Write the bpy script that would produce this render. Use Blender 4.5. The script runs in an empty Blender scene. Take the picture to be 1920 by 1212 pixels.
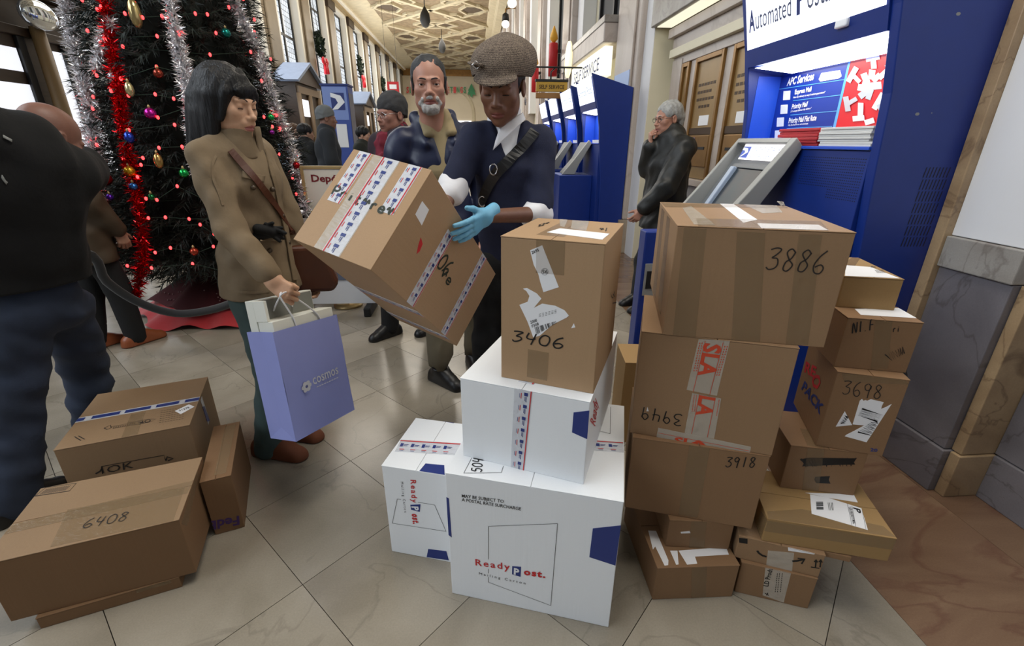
import bpy, bmesh, math, random
import numpy as np
from mathutils import Matrix, Vector
random.seed(7)
SC = bpy.context.scene
COL = SC.collection
# ------------------------------------------------------------------ camera
F = 860.0
CAMH = 1.42
CR = np.array([[0.996991, -0.077253, 0.006328], [-0.022541, -0.367077, -0.929917], [0.074162, 0.926977, -0.367714]])
CPOS = np.array([0, 0, CAMH])
cam = bpy.data.cameras.new('camera')
camo = bpy.data.objects.new('camera', cam)
COL.objects.link(camo)
cam.sensor_width = 36.0
cam.sensor_fit = 'HORIZONTAL'
cam.lens = F / 1920 * 36
cam.clip_start = 0.05
cam.clip_end = 300
_m = Matrix.Identity(4)
for i in range(3):
    _m[i][0] = CR[0][i]; _m[i][1] = -CR[1][i]; _m[i][2] = -CR[2][i]
_m[2][3] = CAMH
camo.matrix_world = _m
SC.camera = camo
# ------------------------------------------------------------------ light
w = bpy.data.worlds.new('hall_daylight'); SC.world = w
w.use_nodes = True
w.node_tree.nodes['Background'].inputs[0].default_value = (0.86, 0.92, 1.0, 1)
w.node_tree.nodes['Background'].inputs[1].default_value = 0.12
SC.view_settings.view_transform = 'Standard'
SC.view_settings.look = 'None'
SC.view_settings.gamma = 1.0
SC.view_settings.use_curve_mapping = False
SC.view_settings.exposure = -0.18
WINDOW_GLOW = 3.4
SIGN_GLOW = 1.5
TUBE_GLOW = 9.0
def area_light(name, loc, target, sx, sy, power, color):
    l = bpy.data.lights.new(name, 'AREA'); l.shape = 'RECTANGLE'; l.size = sx; l.size_y = sy
    l.energy = power; l.color = color
    o = bpy.data.objects.new(name, l); COL.objects.link(o)
    o.location = loc
    o.rotation_euler = (Vector(target) - Vector(loc)).to_track_quat('-Z', 'Y').to_euler()
    return o
# daylight through the big windows of the hall behind and left of the viewer; unseen overhead fills, without fittings, stand in for hall lamps
area_light('daylight_rear_window', (-7.2, -2.6, 5.4), (0.3, 1.6, 0.7), 5.0, 5.0, 370, (0.84, 0.92, 1.0))
area_light('daylight_left_window', (-7.3, 1.6, 5.0), (0.2, 1.6, 0.6), 6.0, 5.0, 470, (0.84, 0.92, 1.0))
area_light('hall_fill_near', (0.5, 1.6, 5.2), (0.5, 1.6, 0), 2.0, 2.0, 135, (1.0, 0.95, 0.86))  # added soft fill without a fitting, hung low for its falloff
area_light('hall_fill_middle', (-3.0, 16, 8.3), (-3.0, 16, 0), 5.0, 9.0, 620, (1.0, 0.95, 0.87))
area_light('hall_fill_far', (-3.0, 42, 8.3), (-3.0, 42, 0), 5.0, 18.0, 1900, (1.0, 0.94, 0.84))
area_light('ceiling_fill', (-3.0, 26, 5.0), (-3.0, 26, 10), 5.0, 30.0, 1250, (1.0, 0.92, 0.80))  # added upward fill to brighten the ceiling, no fitting there
area_light('daylight_window_row', (-7.3, 24, 5.4), (2.0, 24, 4.6), 30.0, 5.0, 1150, (0.88, 0.94, 1.0))
# ------------------------------------------------------------------ rays
def ray(px, py):
    return CR.T @ np.array([(px - 960) / F, (py - 606) / F, 1.0])
def onz(px, py, z=0.0):
    d = ray(px, py); return CPOS + d * ((z - CAMH) / d[2])
def ony(px, py, y):
    d = ray(px, py); return CPOS + d * (y / d[1])
def onx(px, py, x):
    d = ray(px, py); return CPOS + d * (x / d[0])
# ------------------------------------------------------------------ materials
MATS = {}
def _nt(name):
    m = bpy.data.materials.new(name); m.use_nodes = True
    nt = m.node_tree
    return m, nt, nt.nodes['Principled BSDF'], nt.links
def lin(c):
    return tuple(((x / 255) / 12.92 if x / 255 <= 0.04045 else (((x / 255) + 0.055) / 1.055) ** 2.4) for x in c) + (1,)
def mat(name, rgb, rough=0.6, metal=0.0, noise=0.0, scale=20, bump=0.0, bscale=60, rgb2=None, stretch=None, spec=None, alpha=1.0, coat=0.0, detail=4, dist=0.0, sheen=0.0, trans=0.0):
    if name in MATS: return MATS[name]
    m, nt, b, L = _nt(name)
    c = lin(rgb)
    b.inputs['Base Color'].default_value = c
    b.inputs['Roughness'].default_value = rough
    b.inputs['Metallic'].default_value = metal
    if spec is not None: b.inputs['Specular IOR Level'].default_value = spec
    if alpha < 1: b.inputs['Alpha'].default_value = alpha
    if coat: b.inputs['Coat Weight'].default_value = coat
    if trans: b.inputs['Transmission Weight'].default_value = trans
    if sheen:
        b.inputs['Sheen Weight'].default_value = sheen
    need = noise > 0 or bump > 0 or rgb2
    if need:
        tc = nt.nodes.new('ShaderNodeTexCoord'); mp = nt.nodes.new('ShaderNodeMapping')
        L.new(tc.outputs['Object'], mp.inputs[0])
        if stretch: mp.inputs['Scale'].default_value = stretch
    if noise > 0 or rgb2:
        n = nt.nodes.new('ShaderNodeTexNoise'); n.inputs['Scale'].default_value = scale; n.inputs['Detail'].default_value = detail
        n.inputs['Distortion'].default_value = dist
        L.new(mp.outputs[0], n.inputs['Vector'])
        mx = nt.nodes.new('ShaderNodeMix'); mx.data_type = 'RGBA'
        c2 = lin(rgb2) if rgb2 else tuple(x * (1 - noise) for x in c[:3]) + (1,)
        mx.inputs[6].default_value = c; mx.inputs[7].default_value = c2
        r = nt.nodes.new('ShaderNodeMapRange'); r.inputs['From Min'].default_value = 0.35; r.inputs['From Max'].default_value = 0.68
        L.new(n.outputs['Fac'], r.inputs['Value']); L.new(r.outputs[0], mx.inputs[0])
        L.new(mx.outputs[2], b.inputs['Base Color'])
    if bump > 0:
        n2 = nt.nodes.new('ShaderNodeTexNoise'); n2.inputs['Scale'].default_value = bscale; n2.inputs['Detail'].default_value = 3
        L.new(mp.outputs[0], n2.inputs['Vector'])
        bp = nt.nodes.new('ShaderNodeBump'); bp.inputs['Strength'].default_value = bump; bp.inputs['Distance'].default_value = 0.01
        L.new(n2.outputs['Fac'], bp.inputs['Height']); L.new(bp.outputs[0], b.inputs['Normal'])
    MATS[name] = m
    return m
def emis(name, rgb, strength, base=None):
    if name in MATS: return MATS[name]
    m, nt, b, L = _nt(name)
    b.inputs['Base Color'].default_value = lin(base or rgb)
    b.inputs['Emission Color'].default_value = lin(rgb)
    b.inputs['Emission Strength'].default_value = strength
    MATS[name] = m
    return m
def cardboard(name, rgb, k=0.10):
    """kraft board: fibre noise, soft blotches and faint flute lines"""
    if name in MATS: return MATS[name]
    m, nt, b, L = _nt(name)
    tc = nt.nodes.new('ShaderNodeTexCoord')
    oi = nt.nodes.new('ShaderNodeObjectInfo')
    n = nt.nodes.new('ShaderNodeTexNoise'); n.inputs['Scale'].default_value = 5; n.inputs['Detail'].default_value = 5
    L.new(tc.outputs['Object'], n.inputs['Vector'])
    n2 = nt.nodes.new('ShaderNodeTexNoise'); n2.inputs['Scale'].default_value = 260; n2.inputs['Detail'].default_value = 2
    L.new(tc.outputs['Object'], n2.inputs['Vector'])
    mp = nt.nodes.new('ShaderNodeMapping'); mp.inputs['Scale'].default_value = (1, 1, 0.02)
    L.new(tc.outputs['Object'], mp.inputs[0])
    n3 = nt.nodes.new('ShaderNodeTexNoise'); n3.inputs['Scale'].default_value = 120; n3.inputs['Detail'].default_value = 1
    L.new(mp.outputs[0], n3.inputs['Vector'])
    c = lin(rgb)
    mx = nt.nodes.new('ShaderNodeMix'); mx.data_type = 'RGBA'
    mx.inputs[6].default_value = tuple(x * (1 + k) for x in c[:3]) + (1,)
    mx.inputs[7].default_value = tuple(x * (1 - 1.6 * k) for x in c[:3]) + (1,)
    a = nt.nodes.new('ShaderNodeMath'); a.operation = 'MULTIPLY_ADD'; a.inputs[1].default_value = 0.5
    L.new(n2.outputs['Fac'], a.inputs[0])
    h = nt.nodes.new('ShaderNodeMath'); h.operation = 'MULTIPLY'; h.inputs[1].default_value = 0.5
    L.new(n.outputs['Fac'], h.inputs[0]); L.new(h.outputs[0], a.inputs[2])
    L.new(a.outputs[0], mx.inputs[0])
    L.new(mx.outputs[2], b.inputs['Base Color'])
    b.inputs['Roughness'].default_value = 0.62
    b.inputs['Specular IOR Level'].default_value = 0.3
    bp = nt.nodes.new('ShaderNodeBump'); bp.inputs['Strength'].default_value = 0.10; bp.inputs['Distance'].default_value = 0.004
    L.new(n3.outputs['Fac'], bp.inputs['Height']); L.new(bp.outputs[0], b.inputs['Normal'])
    MATS[name] = m
    return m
def stone(name, rgb, rgb2, vein, scale=3.0, vscale=2.2, rough=0.35, vamt=0.6, stretch=(1, 1, 1), vwidth=0.035, island=0.0, use_world=True):
    """veined marble; island > 0 gives each slab its own tone and shifts the veins"""
    if name in MATS: return MATS[name]
    m, nt, b, L = _nt(name)
    N = nt.nodes.new
    ge = N('ShaderNodeNewGeometry'); mp = N('ShaderNodeMapping')
    oi = N('ShaderNodeObjectInfo')
    L.new(ge.outputs['Position'], mp.inputs[0]); mp.inputs['Scale'].default_value = stretch
    vec = mp.outputs[0]
    if island:
        ad = N('ShaderNodeVectorMath'); ad.operation = 'ADD'
        cb = N('ShaderNodeCombineXYZ')
        ml = N('ShaderNodeMath'); ml.operation = 'MULTIPLY'; ml.inputs[1].default_value = 37.0
        L.new(oi.outputs['Random'], ml.inputs[0]); L.new(ml.outputs[0], cb.inputs[0]); L.new(ml.outputs[0], cb.inputs[2])
        L.new(vec, ad.inputs[0]); L.new(cb.outputs[0], ad.inputs[1]); vec = ad.outputs[0]
    n = N('ShaderNodeTexNoise'); n.inputs['Scale'].default_value = scale; n.inputs['Detail'].default_value = 7; n.inputs['Distortion'].default_value = 0.8
    L.new(vec, n.inputs['Vector'])
    mx = N('ShaderNodeMix'); mx.data_type = 'RGBA'
    mx.inputs[6].default_value = lin(rgb); mx.inputs[7].default_value = lin(rgb2)
    r = N('ShaderNodeMapRange'); r.inputs['From Min'].default_value = 0.35; r.inputs['From Max'].default_value = 0.65
    L.new(n.outputs['Fac'], r.inputs['Value']); L.new(r.outputs[0], mx.inputs[0])
    v = N('ShaderNodeTexNoise'); v.inputs['Scale'].default_value = vscale; v.inputs['Detail'].default_value = 6; v.inputs['Distortion'].default_value = 1.2
    L.new(vec, v.inputs['Vector'])
    s = N('ShaderNodeMath'); s.operation = 'SUBTRACT'; s.inputs[1].default_value = 0.5; L.new(v.outputs['Fac'], s.inputs[0])
    ab = N('ShaderNodeMath'); ab.operation = 'ABSOLUTE'; L.new(s.outputs[0], ab.inputs[0])
    r2 = N('ShaderNodeMapRange'); r2.inputs['From Min'].default_value = 0.0; r2.inputs['From Max'].default_value = vwidth
    r2.inputs['To Min'].default_value = vamt; r2.inputs['To Max'].default_value = 0.0
    L.new(ab.outputs[0], r2.inputs['Value'])
    m2 = N('ShaderNodeMix'); m2.data_type = 'RGBA'; m2.inputs[7].default_value = lin(vein)
    L.new(mx.outputs[2], m2.inputs[6]); L.new(r2.outputs[0], m2.inputs[0])
    out = m2.outputs[2]
    g = N('ShaderNodeTexNoise'); g.inputs['Scale'].default_value = 180; g.inputs['Detail'].default_value = 2
    L.new(ge.outputs['Position'], g.inputs['Vector'])
    rg = N('ShaderNodeMapRange'); rg.inputs['To Min'].default_value = 0.86; rg.inputs['To Max'].default_value = 1.12
    L.new(g.outputs['Fac'], rg.inputs['Value'])
    hs = N('ShaderNodeHueSaturation')
    L.new(out, hs.inputs['Color']); L.new(rg.outputs[0], hs.inputs['Value'])
    if island:
        ri = N('ShaderNodeMapRange'); ri.inputs['To Min'].default_value = 1 - island; ri.inputs['To Max'].default_value = 1 + island
        L.new(oi.outputs['Random'], ri.inputs['Value'])
        mm = N('ShaderNodeMath'); mm.operation = 'MULTIPLY'
        L.new(rg.outputs[0], mm.inputs[0]); L.new(ri.outputs[0], mm.inputs[1]); L.new(mm.outputs[0], hs.inputs['Value'])
    L.new(hs.outputs[0], b.inputs['Base Color'])
    b.inputs['Roughness'].default_value = rough
    MATS[name] = m
    return m
# ------------------------------------------------------------------ mesh helpers
class MB:
    def __init__(s): s.v = []; s.f = []; s.mi = []; s.sm = []
    def add(s, vs, fs, mi=0, smooth=False):
        o = len(s.v); s.v += [tuple(map(float, p)) for p in vs]
        for f in fs: s.f.append(tuple(i + o for i in f)); s.mi.append(mi); s.sm.append(smooth)
        return s
    def box(s, lo, hi, mi=0, M=None):
        (a, b, c), (d, e, f) = lo, hi
        vs = [(a, b, c), (d, b, c), (d, e, c), (a, e, c), (a, b, f), (d, b, f), (d, e, f), (a, e, f)]
        if M is not None: vs = [tuple(M @ Vector(p)) for p in vs]
        return s.add(vs, [(0, 3, 2, 1), (4, 5, 6, 7), (0, 1, 5, 4), (1, 2, 6, 5), (2, 3, 7, 6), (3, 0, 4, 7)], mi)
    def prism(s, poly, axis, a, b, mi=0):
        """poly: 2-D points in the two other axes (in x,y,z order), extruded along axis from a to b"""
        n = len(poly)
        def P(p, t):
            q = list(p); q.insert(axis, t); return q
        vs = [P(p, a) for p in poly] + [P(p, b) for p in poly]
        fs = [tuple(range(n))[::-1], tuple(range(n, 2 * n))] + [(i, (i + 1) % n, n + (i + 1) % n, n + i) for i in range(n)]
        return s.add(vs, fs, mi)
    def tube(s, pts, rad, n=8, mi=0, cap=True, flat=None):
        pts = [Vector(p) for p in pts]
        if not hasattr(rad, '__len__'): rad = [rad] * len(pts)
        rings = []; up = None
        for i, p in enumerate(pts):
            t = (pts[min(i + 1, len(pts) - 1)] - pts[max(i - 1, 0)])
            if t.length < 1e-9: t = Vector((0, 0, 1))
            t.normalize()
            if up is None:
                up = Vector((0, 0, 1)) if abs(t.z) < .9 else Vector((1, 0, 0))
            a = t.cross(up)
            if a.length < 1e-6: a = t.cross(Vector((1, 0.3, 0)))
            a.normalize(); bb = a.cross(t); up = bb
            k = flat or 1.0
            rings.append([p + (a * math.cos(2 * math.pi * j / n) + bb * k * math.sin(2 * math.pi * j / n)) * rad[i] for j in range(n)])
        vs = [q for r in rings for q in r]; fs = []
        for i in range(len(pts) - 1):
            for j in range(n):
                fs.append((i * n + j, i * n + (j + 1) % n, (i + 1) * n + (j + 1) % n, (i + 1) * n + j))
        if cap: fs += [tuple(range(n))[::-1], tuple(range((len(pts) - 1) * n, len(pts) * n))]
        return s.add(vs, fs, mi, True)
    def lathe(s, prof, c=(0, 0, 0), n=20, mi=0, smooth=True):
        vs = []; fs = []
        for (r, z) in prof:
            for j in range(n):
                a = 2 * math.pi * j / n
                vs.append((c[0] + r * math.cos(a), c[1] + r * math.sin(a), c[2] + z))
        for i in range(len(prof) - 1):
            for j in range(n):
                fs.append((i * n + j, i * n + (j + 1) % n, (i + 1) * n + (j + 1) % n, (i + 1) * n + j))
        fs += [tuple(range(n))[::-1], tuple(range((len(prof) - 1) * n, len(prof) * n))]
        return s.add(vs, fs, mi, smooth)
    def ball(s, c, r, n=10, mi=0):
        if not hasattr(r, '__len__'): r = (r, r, r)
        m = n // 2 + 1
        vs = [(c[0], c[1], c[2] - r[2])]; fs = []
        for i in range(1, m):
            t = math.pi * i / m
            for j in range(n):
                a = 2 * math.pi * j / n
                vs.append((c[0] + r[0] * math.sin(t) * math.cos(a), c[1] + r[1] * math.sin(t) * math.sin(a), c[2] - r[2] * math.cos(t)))
        vs.append((c[0], c[1], c[2] + r[2])); e = len(vs) - 1
        for j in range(n):
            fs.append((0, 1 + (j + 1) % n, 1 + j)); fs.append((e, e - n + j, e - n + (j + 1) % n))
        for i in range(m - 2):
            for j in range(n):
                fs.append((1 + i * n + j, 1 + i * n + (j + 1) % n, 1 + (i + 1) * n + (j + 1) % n, 1 + (i + 1) * n + j))
        return s.add(vs, fs, mi, True)
    def mesh(s, name, mats):
        me = bpy.data.meshes.new(name)
        me.from_pydata(s.v, [], s.f)
        if not isinstance(mats, (list, tuple)): mats = [mats]
        for m in mats: me.materials.append(m)
        me.polygons.foreach_set('material_index', s.mi)
        me.polygons.foreach_set('use_smooth', s.sm)
        me.update()
        return me
    def build(s, name, mats, parent=None, bevel=0, loc=None, seg=2):
        return put(name, s.mesh(name, mats), parent, bevel, loc, seg)
def put(name, me, parent=None, bevel=0, loc=None, seg=2):
    o = bpy.data.objects.new(name, me); COL.objects.link(o)
    if parent is not None: o.parent = parent
    if loc is not None: o.location = loc
    if bevel:
        b = o.modifiers.new('bevel', 'BEVEL'); b.width = bevel; b.segments = seg; b.limit_method = 'ANGLE'; b.angle_limit = math.radians(40)
    return o
def tag(o, label=None, cat=None, group=None, kind=None):
    if label: o['label'] = label
    if cat: o['category'] = cat
    if group: o['group'] = group
    if kind: o['kind'] = kind
    return o
def empty(name, loc=(0, 0, 0), rz=0.0, label=None, cat=None, group=None):
    o = bpy.data.objects.new(name, None); COL.objects.link(o)
    o.empty_display_size = 0.1
    o.location = loc; o.rotation_euler = (0, 0, rz)
    return tag(o, label, cat, group)
def copy_tree(o, parent=None):
    c = o.copy(); COL.objects.link(c)
    if parent is not None: c.parent = parent
    for ch in list(o.children): copy_tree(ch, c)
    return c
def struct(o): o['kind'] = 'structure'; return o
# text as mesh, mapped onto a plane: P0 baseline start, P1 baseline end, P2 cap height above the start
_txt = {}
def text_mesh(s, bold=0.0, track=1.0):
    k = (s, bold, track)
    if k in _txt: return _txt[k]
    cu = bpy.data.curves.new('t', 'FONT'); cu.body = s; cu.size = 1.0; cu.offset = bold; cu.resolution_u = 2; cu.space_character = track
    o = bpy.data.objects.new('t', cu); COL.objects.link(o)
    dg = bpy.context.evaluated_depsgraph_get()
    me = bpy.data.meshes.new_from_object(o.evaluated_get(dg))
    bpy.data.objects.remove(o)
    n = len(me.vertices); co = np.zeros(n * 3); me.vertices.foreach_get('co', co); co = co.reshape(-1, 3)
    fs = [tuple(p.vertices) for p in me.polygons]
    _txt[k] = (co, fs)
    return _txt[k]
def text_on(mb, s, P0, P1, P2, bold=0.0, mi=0, cap=0.70, track=1.0):
    co, fs = text_mesh(s, bold, track)
    if len(co) == 0: return
    P0, P1, P2 = map(lambda p: np.array(p, float), (P0, P1, P2))
    x0, x1 = co[:, 0].min(), co[:, 0].max()
    u = (co[:, 0] - x0) / max(x1 - x0, 1e-6); v = co[:, 1] / cap
    pts = P0 + u[:, None] * (P1 - P0) + v[:, None] * (P2 - P0)
    mb.add(pts, fs, mi)
# handwriting: strokes in a unit cell
GL = {
 '0': [[(.5, 1), (.2, .85), (.05, .5), (.2, .1), (.5, 0), (.8, .12), (.95, .5), (.8, .88), (.45, 1)]],
 '1': [[(.55, 1), (.45, 0)]],
 '2': [[(.1, .8), (.4, 1), (.8, .8), (.6, .45), (.1, .05), (.95, .05)]],
 '3': [[(.1, .92), (.5, 1), (.9, .92), (.6, .7), (.35, .55), (.75, .5), (.9, .3), (.7, .08), (.3, 0), (.05, .12)]],
 '4': [[(.25, 1), (.1, .5), (.5, .42), (.9, .5)], [(.85, .95), (.7, .4), (.6, -.1)]],
 '5': [[(.9, 1), (.35, 1), (.25, .6), (.65, .6), (.9, .35), (.6, .02), (.1, .1)]],
 '6': [[(.8, 1), (.35, .75), (.1, .35), (.3, .03), (.7, .02), (.9, .25), (.6, .42), (.2, .3)]],
 '8': [[(.85, .85), (.5, 1), (.2, .8), (.5, .55), (.85, .3), (.6, .02), (.2, .1), (.25, .38), (.6, .58), (.85, .85)]],
 '9': [[(.85, .8), (.5, 1), (.15, .75), (.4, .5), (.8, .65), (.85, .85), (.7, .4), (.6, -.05)]],
 'A': [[(0, 0), (.45, 1), (.85, 0)], [(.15, .4), (.75, .4)]],
 'F': [[(.9, 1), (.15, 1), (.1, 0)], [(.1, .55), (.7, .55)]],
 'N': [[(.05, 0), (.1, 1), (.85, 0), (.9, 1)]],
 'P': [[(.1, 0), (.1, 1), (.7, .95), (.85, .7), (.6, .5), (.1, .5)]],
 'I': [[(.5, 1), (.5, 0)]], 'i': [[(.5, .6), (.45, 0)], [(.52, .85), (.52, .8)]], '.': [[(.3, .05), (.4, .02)]], ' ': [],
 'r': [[(.2, .6), (.2, 0)], [(.2, .4), (.5, .62), (.8, .55)]], 'e': [[(.1, .35), (.85, .38), (.6, .65), (.2, .5), (.2, .1), (.6, 0), (.9, .15)]],
 't': [[(.4, 1), (.4, .1), (.8, 0)], [(.1, .6), (.8, .6)]], 'a': [[(.8, .6), (.3, .6), (.1, .25), (.4, 0), (.8, .2), (.8, .6), (.85, 0)]],
 'l': [[(.4, 1), (.4, .05), (.6, 0)]], 'L': [[(.2, 1), (.15, 0), (.85, .02)]],
 '~': [[(0, .5), (.25, .8), (.5, .2), (.75, .8), (1, .4)]],
}
def smooth_line(p, n=4):
    if len(p) < 3: return p
    out = []
    for i in range(len(p) - 1):
        a = p[max(i - 1, 0)]; b = p[i]; c = p[i + 1]; d = p[min(i + 2, len(p) - 1)]
        for k in range(n):
            t = k / n
            out.append(tuple(.5 * (2 * b[j] + (c[j] - a[j]) * t + (2 * a[j] - 5 * b[j] + 4 * c[j] - d[j]) * t * t + (3 * b[j] - a[j] - 3 * c[j] + d[j]) * t ** 3) for j in range(len(b))))
    return out + [p[-1]]
def ribbon(mb, pts, width, nrm, mi=0):
    pts = [np.array(p, float) for p in pts]; nrm = np.array(nrm, float)
    L = []; R_ = []
    for i, p in enumerate(pts):
        t = pts[min(i + 1, len(pts) - 1)] - pts[max(i - 1, 0)]
        l = np.linalg.norm(t)
        if l < 1e-9: t = np.array([1., 0, 0])
        s = np.cross(nrm, t); s = s / (np.linalg.norm(s) + 1e-12) * width / 2
        L.append(p + s); R_.append(p - s)
    n = len(pts)
    mb.add(L + R_, [(i, n + i, n + i + 1, i + 1) for i in range(n - 1)], mi)
def write_on(mb, s, P0, P1, P2, nrm, width, mi=0, gap=0.22):
    P0, P1, P2 = map(lambda p: np.array(p, float), (P0, P1, P2))
    n = len(s); cw = 1.0 / (n + (n - 1) * gap)
    for i, ch in enumerate(s):
        x0 = i * cw * (1 + gap)
        for st in GL.get(ch, []):
            st = [(a + random.uniform(-.03, .03), b + random.uniform(-.03, .03)) for a, b in st]
            ribbon(mb, [P0 + (x0 + a * cw) * (P1 - P0) + b * (P2 - P0) for a, b in smooth_line(st)], width, nrm, mi)
# ================================================================== SETTING
M_tile = stone('floor_marble', (158, 149, 134), (136, 127, 112), (100, 92, 82), scale=2.0, vscale=1.1, rough=0.19, vamt=0.30, vwidth=0.008, island=0.13)
M_border = stone('floor_border_marble', (132, 106, 84), (110, 84, 66), (94, 58, 48), scale=2.2, vscale=1.0, rough=0.24, vamt=0.45, stretch=(0.7, 2.2, 1), vwidth=0.03, island=0.08)
M_grey = stone('wainscot_marble', (124, 120, 124), (102, 98, 102), (70, 62, 58), scale=2.5, vscale=1.6, rough=0.3, vamt=0.5, vwidth=0.014)
M_beige = stone('beige_marble', (176, 150, 116), (148, 122, 92), (100, 76, 56), scale=4, vscale=2.6, rough=0.3, vamt=0.55, vwidth=0.02)
M_rail = stone('rail_marble', (158, 154, 148), (136, 128, 120), (92, 82, 76), scale=4, vscale=2.0, rough=0.3, vamt=0.45, vwidth=0.016)
M_hall = stone('hall_limestone', (176, 162, 142), (160, 144, 124), (140, 122, 104), scale=0.8, vscale=0.6, rough=0.5, vamt=0.3)
M_hall2 = stone('pilaster_marble', (196, 184, 174), (178, 164, 152), (150, 134, 122), scale=1.2, vscale=0.9, rough=0.4, vamt=0.35)
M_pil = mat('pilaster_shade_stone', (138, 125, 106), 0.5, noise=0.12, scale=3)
M_white = mat('white_paint', (226, 226, 228), 0.55, noise=0.03, scale=4, bump=0.05, bscale=40)
M_cream = mat('cream_paint', (226, 218, 192), 0.55, noise=0.04, scale=3)
M_joint = mat('floor_joint', (58, 52, 46), 0.8)
M_dark = mat('dark_metal', (26, 26, 28), 0.45)
M_wood = mat('dark_wood', (52, 36, 24), 0.45, noise=0.3, scale=6, stretch=(1, 1, 8))
M_bronze = mat('bronze_brass', (150, 112, 62), 0.38, metal=0.6, noise=0.25, scale=5)
M_black = mat('matte_black', (14, 14, 15), 0.6)
# ---- floor: slabs laid diagonally, joints recessed
fl = struct(MB().box((-9, -4, -0.06), (3.2, 58, -0.012)).build('floor', M_joint))
P_ = 0.4662; U0 = 0.40; V0 = 0.345
def clip(poly, axis, val, keep_less):
    out = []
    for i in range(len(poly)):
        a, b = poly[i], poly[(i + 1) % len(poly)]
        ia = (a[axis] <= val) == keep_less or a[axis] == val; ib = (b[axis] <= val) == keep_less or b[axis] == val
        if ia: out.append(a)
        if ia != ib:
            t = (val - a[axis]) / (b[axis] - a[axis])
            out.append(tuple(a[j] + t * (b[j] - a[j]) for j in range(2)))
    return out
def tile_poly(i, j, g=0.0012):
    u0, u1 = U0 + i * P_ + g, U0 + (i + 1) * P_ - g
    v0, v1 = V0 + j * P_ + g, V0 + (j + 1) * P_ - g
    s = math.sqrt(.5)
    p = [((u - v) * s, (u + v) * s) for u, v in ((u0, v0), (u1, v0), (u1, v1), (u0, v1))]
    p = clip(p, 0, 1.34, True) if len(p) else p
    if len(p) >= 3: p = clip(p, 0, -7.6, False)
    if len(p) >= 3: p = clip(p, 1, 57.0, True)
    return p
def in_view(x, y, m=60):
    c = CR @ (np.array([x, y, 0.]) - CPOS)
    if c[2] < 0.2: return None
    px, py = 960 + F * c[0] / c[2], 606 + F * c[1] / c[2]
    if -m < px < 1920 + m and -m < py < 1212 + m: return c[2]
    return None
near = []; far = MB()
for i in range(-30, 100):
    for j in range(-20, 110):
        p = tile_poly(i, j)
        if len(p) < 3: continue
        cx = sum(q[0] for q in p) / len(p); cy = sum(q[1] for q in p) / len(p)
        if cy < -4 or cy > 57: continue
        d = in_view(cx, cy, 240)
        if d is not None and cy < 7.5: near.append((d, p, cx, cy))
        elif d is not None or cy < 6: far.add([(x, y, 0.0) for x, y in p], [tuple(range(len(p)))])
near.sort(key=lambda t: t[0])
cache = None
s_ = math.sqrt(.5) * (P_ / 2 - 0.0012)
full = MB().prism([(0, -2 * s_), (2 * s_, 0), (0, 2 * s_), (-2 * s_, 0)], 2, -0.012, 0.0).mesh('tile', M_tile)
for d, p, cx, cy in near[:300]:
    if len(p) == 4 and abs(p[0][0] - p[2][0]) < 1e-4:
        put('tile', full, fl, loc=(cx, cy, random.uniform(-0.0006, 0.0)))
    else:
        MB().prism([(x - cx, y - cy) for x, y in p], 2, -0.012, 0.0).build('tile', M_tile, fl, loc=(cx, cy, 0))
for d, p, cx, cy in near[300:]: far.add([(x, y, 0.0) for x, y in p], [tuple(range(len(p)))])
tag(far.build('distant_tiling', M_tile, fl), kind='stuff')
# border band along the right wall
for k in range(-2, 9):
    y0 = 0.62 + k * 1.36
    MB().box((1.3415, y0, -0.012), (1.945, y0 + 1.357, 0.0)).build('border_slab', M_border, fl)
    MB().box((1.9465, y0, -0.012), (2.34, y0 + 1.357, 0.0)).build('border_slab', M_border, fl)
# ---- right wall
XW = 1.971
wr = struct(MB().box((2.34, -4, 0), (2.6, 57, 8.9)).build('wall_right', M_cream))
def wr_part(name, lo, hi, m, bev=0.004): return MB().box(lo, hi).build(name, m, wr, bevel=bev)
# pier beside the near kiosk: wainscot, moulded rail, white plaster above
wr_part('wainscot_panel', (XW, 1.475, 0.212), (2.34, 1.765, 0.938), M_grey)
wr_part('chair_rail', (XW - 0.016, 1.470, 0.940), (2.34, 1.765, 1.068), M_rail, 0.005)
wr_part('plaster_panel', (XW + 0.004, 1.475, 1.070), (2.34, 1.765, 8.85), M_white)
wr_part('plinth', (XW - 0.012, 1.464, 0), (2.34, 1.765, 0.209), M_grey)
wr_part('marble_strip', (XW - 0.03, 1.765, 0), (2.34, 1.812, 8.85), M_beige)
wr_part('pier_return', (XW + 0.03, 1.43, 0.212), (2.16, 1.473, 0.938), M_beige)
wr_part('return_plinth', (XW + 0.018, 1.42, 0), (2.16, 1.463, 0.209), M_beige)
wr_part('wainscot_panel', (2.15, -4, 0.215), (2.34, 1.428, 0.938), M_grey)
wr_part('plinth', (2.14, -4, 0), (2.34, 1.42, 0.212), M_grey)
wr_part('chair_rail', (2.135, -4, 0.940), (2.34, 1.428, 1.068), M_rail)
wr_part('plaster_panel', (2.155, -4, 1.070), (2.34, 1.47, 8.85), M_white)
# behind the kiosk and up to the bronze door bay
wr_part('plaster_panel', (XW + 0.015, 1.813, 0), (2.34, 2.95, 8.85), M_cream)
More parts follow.
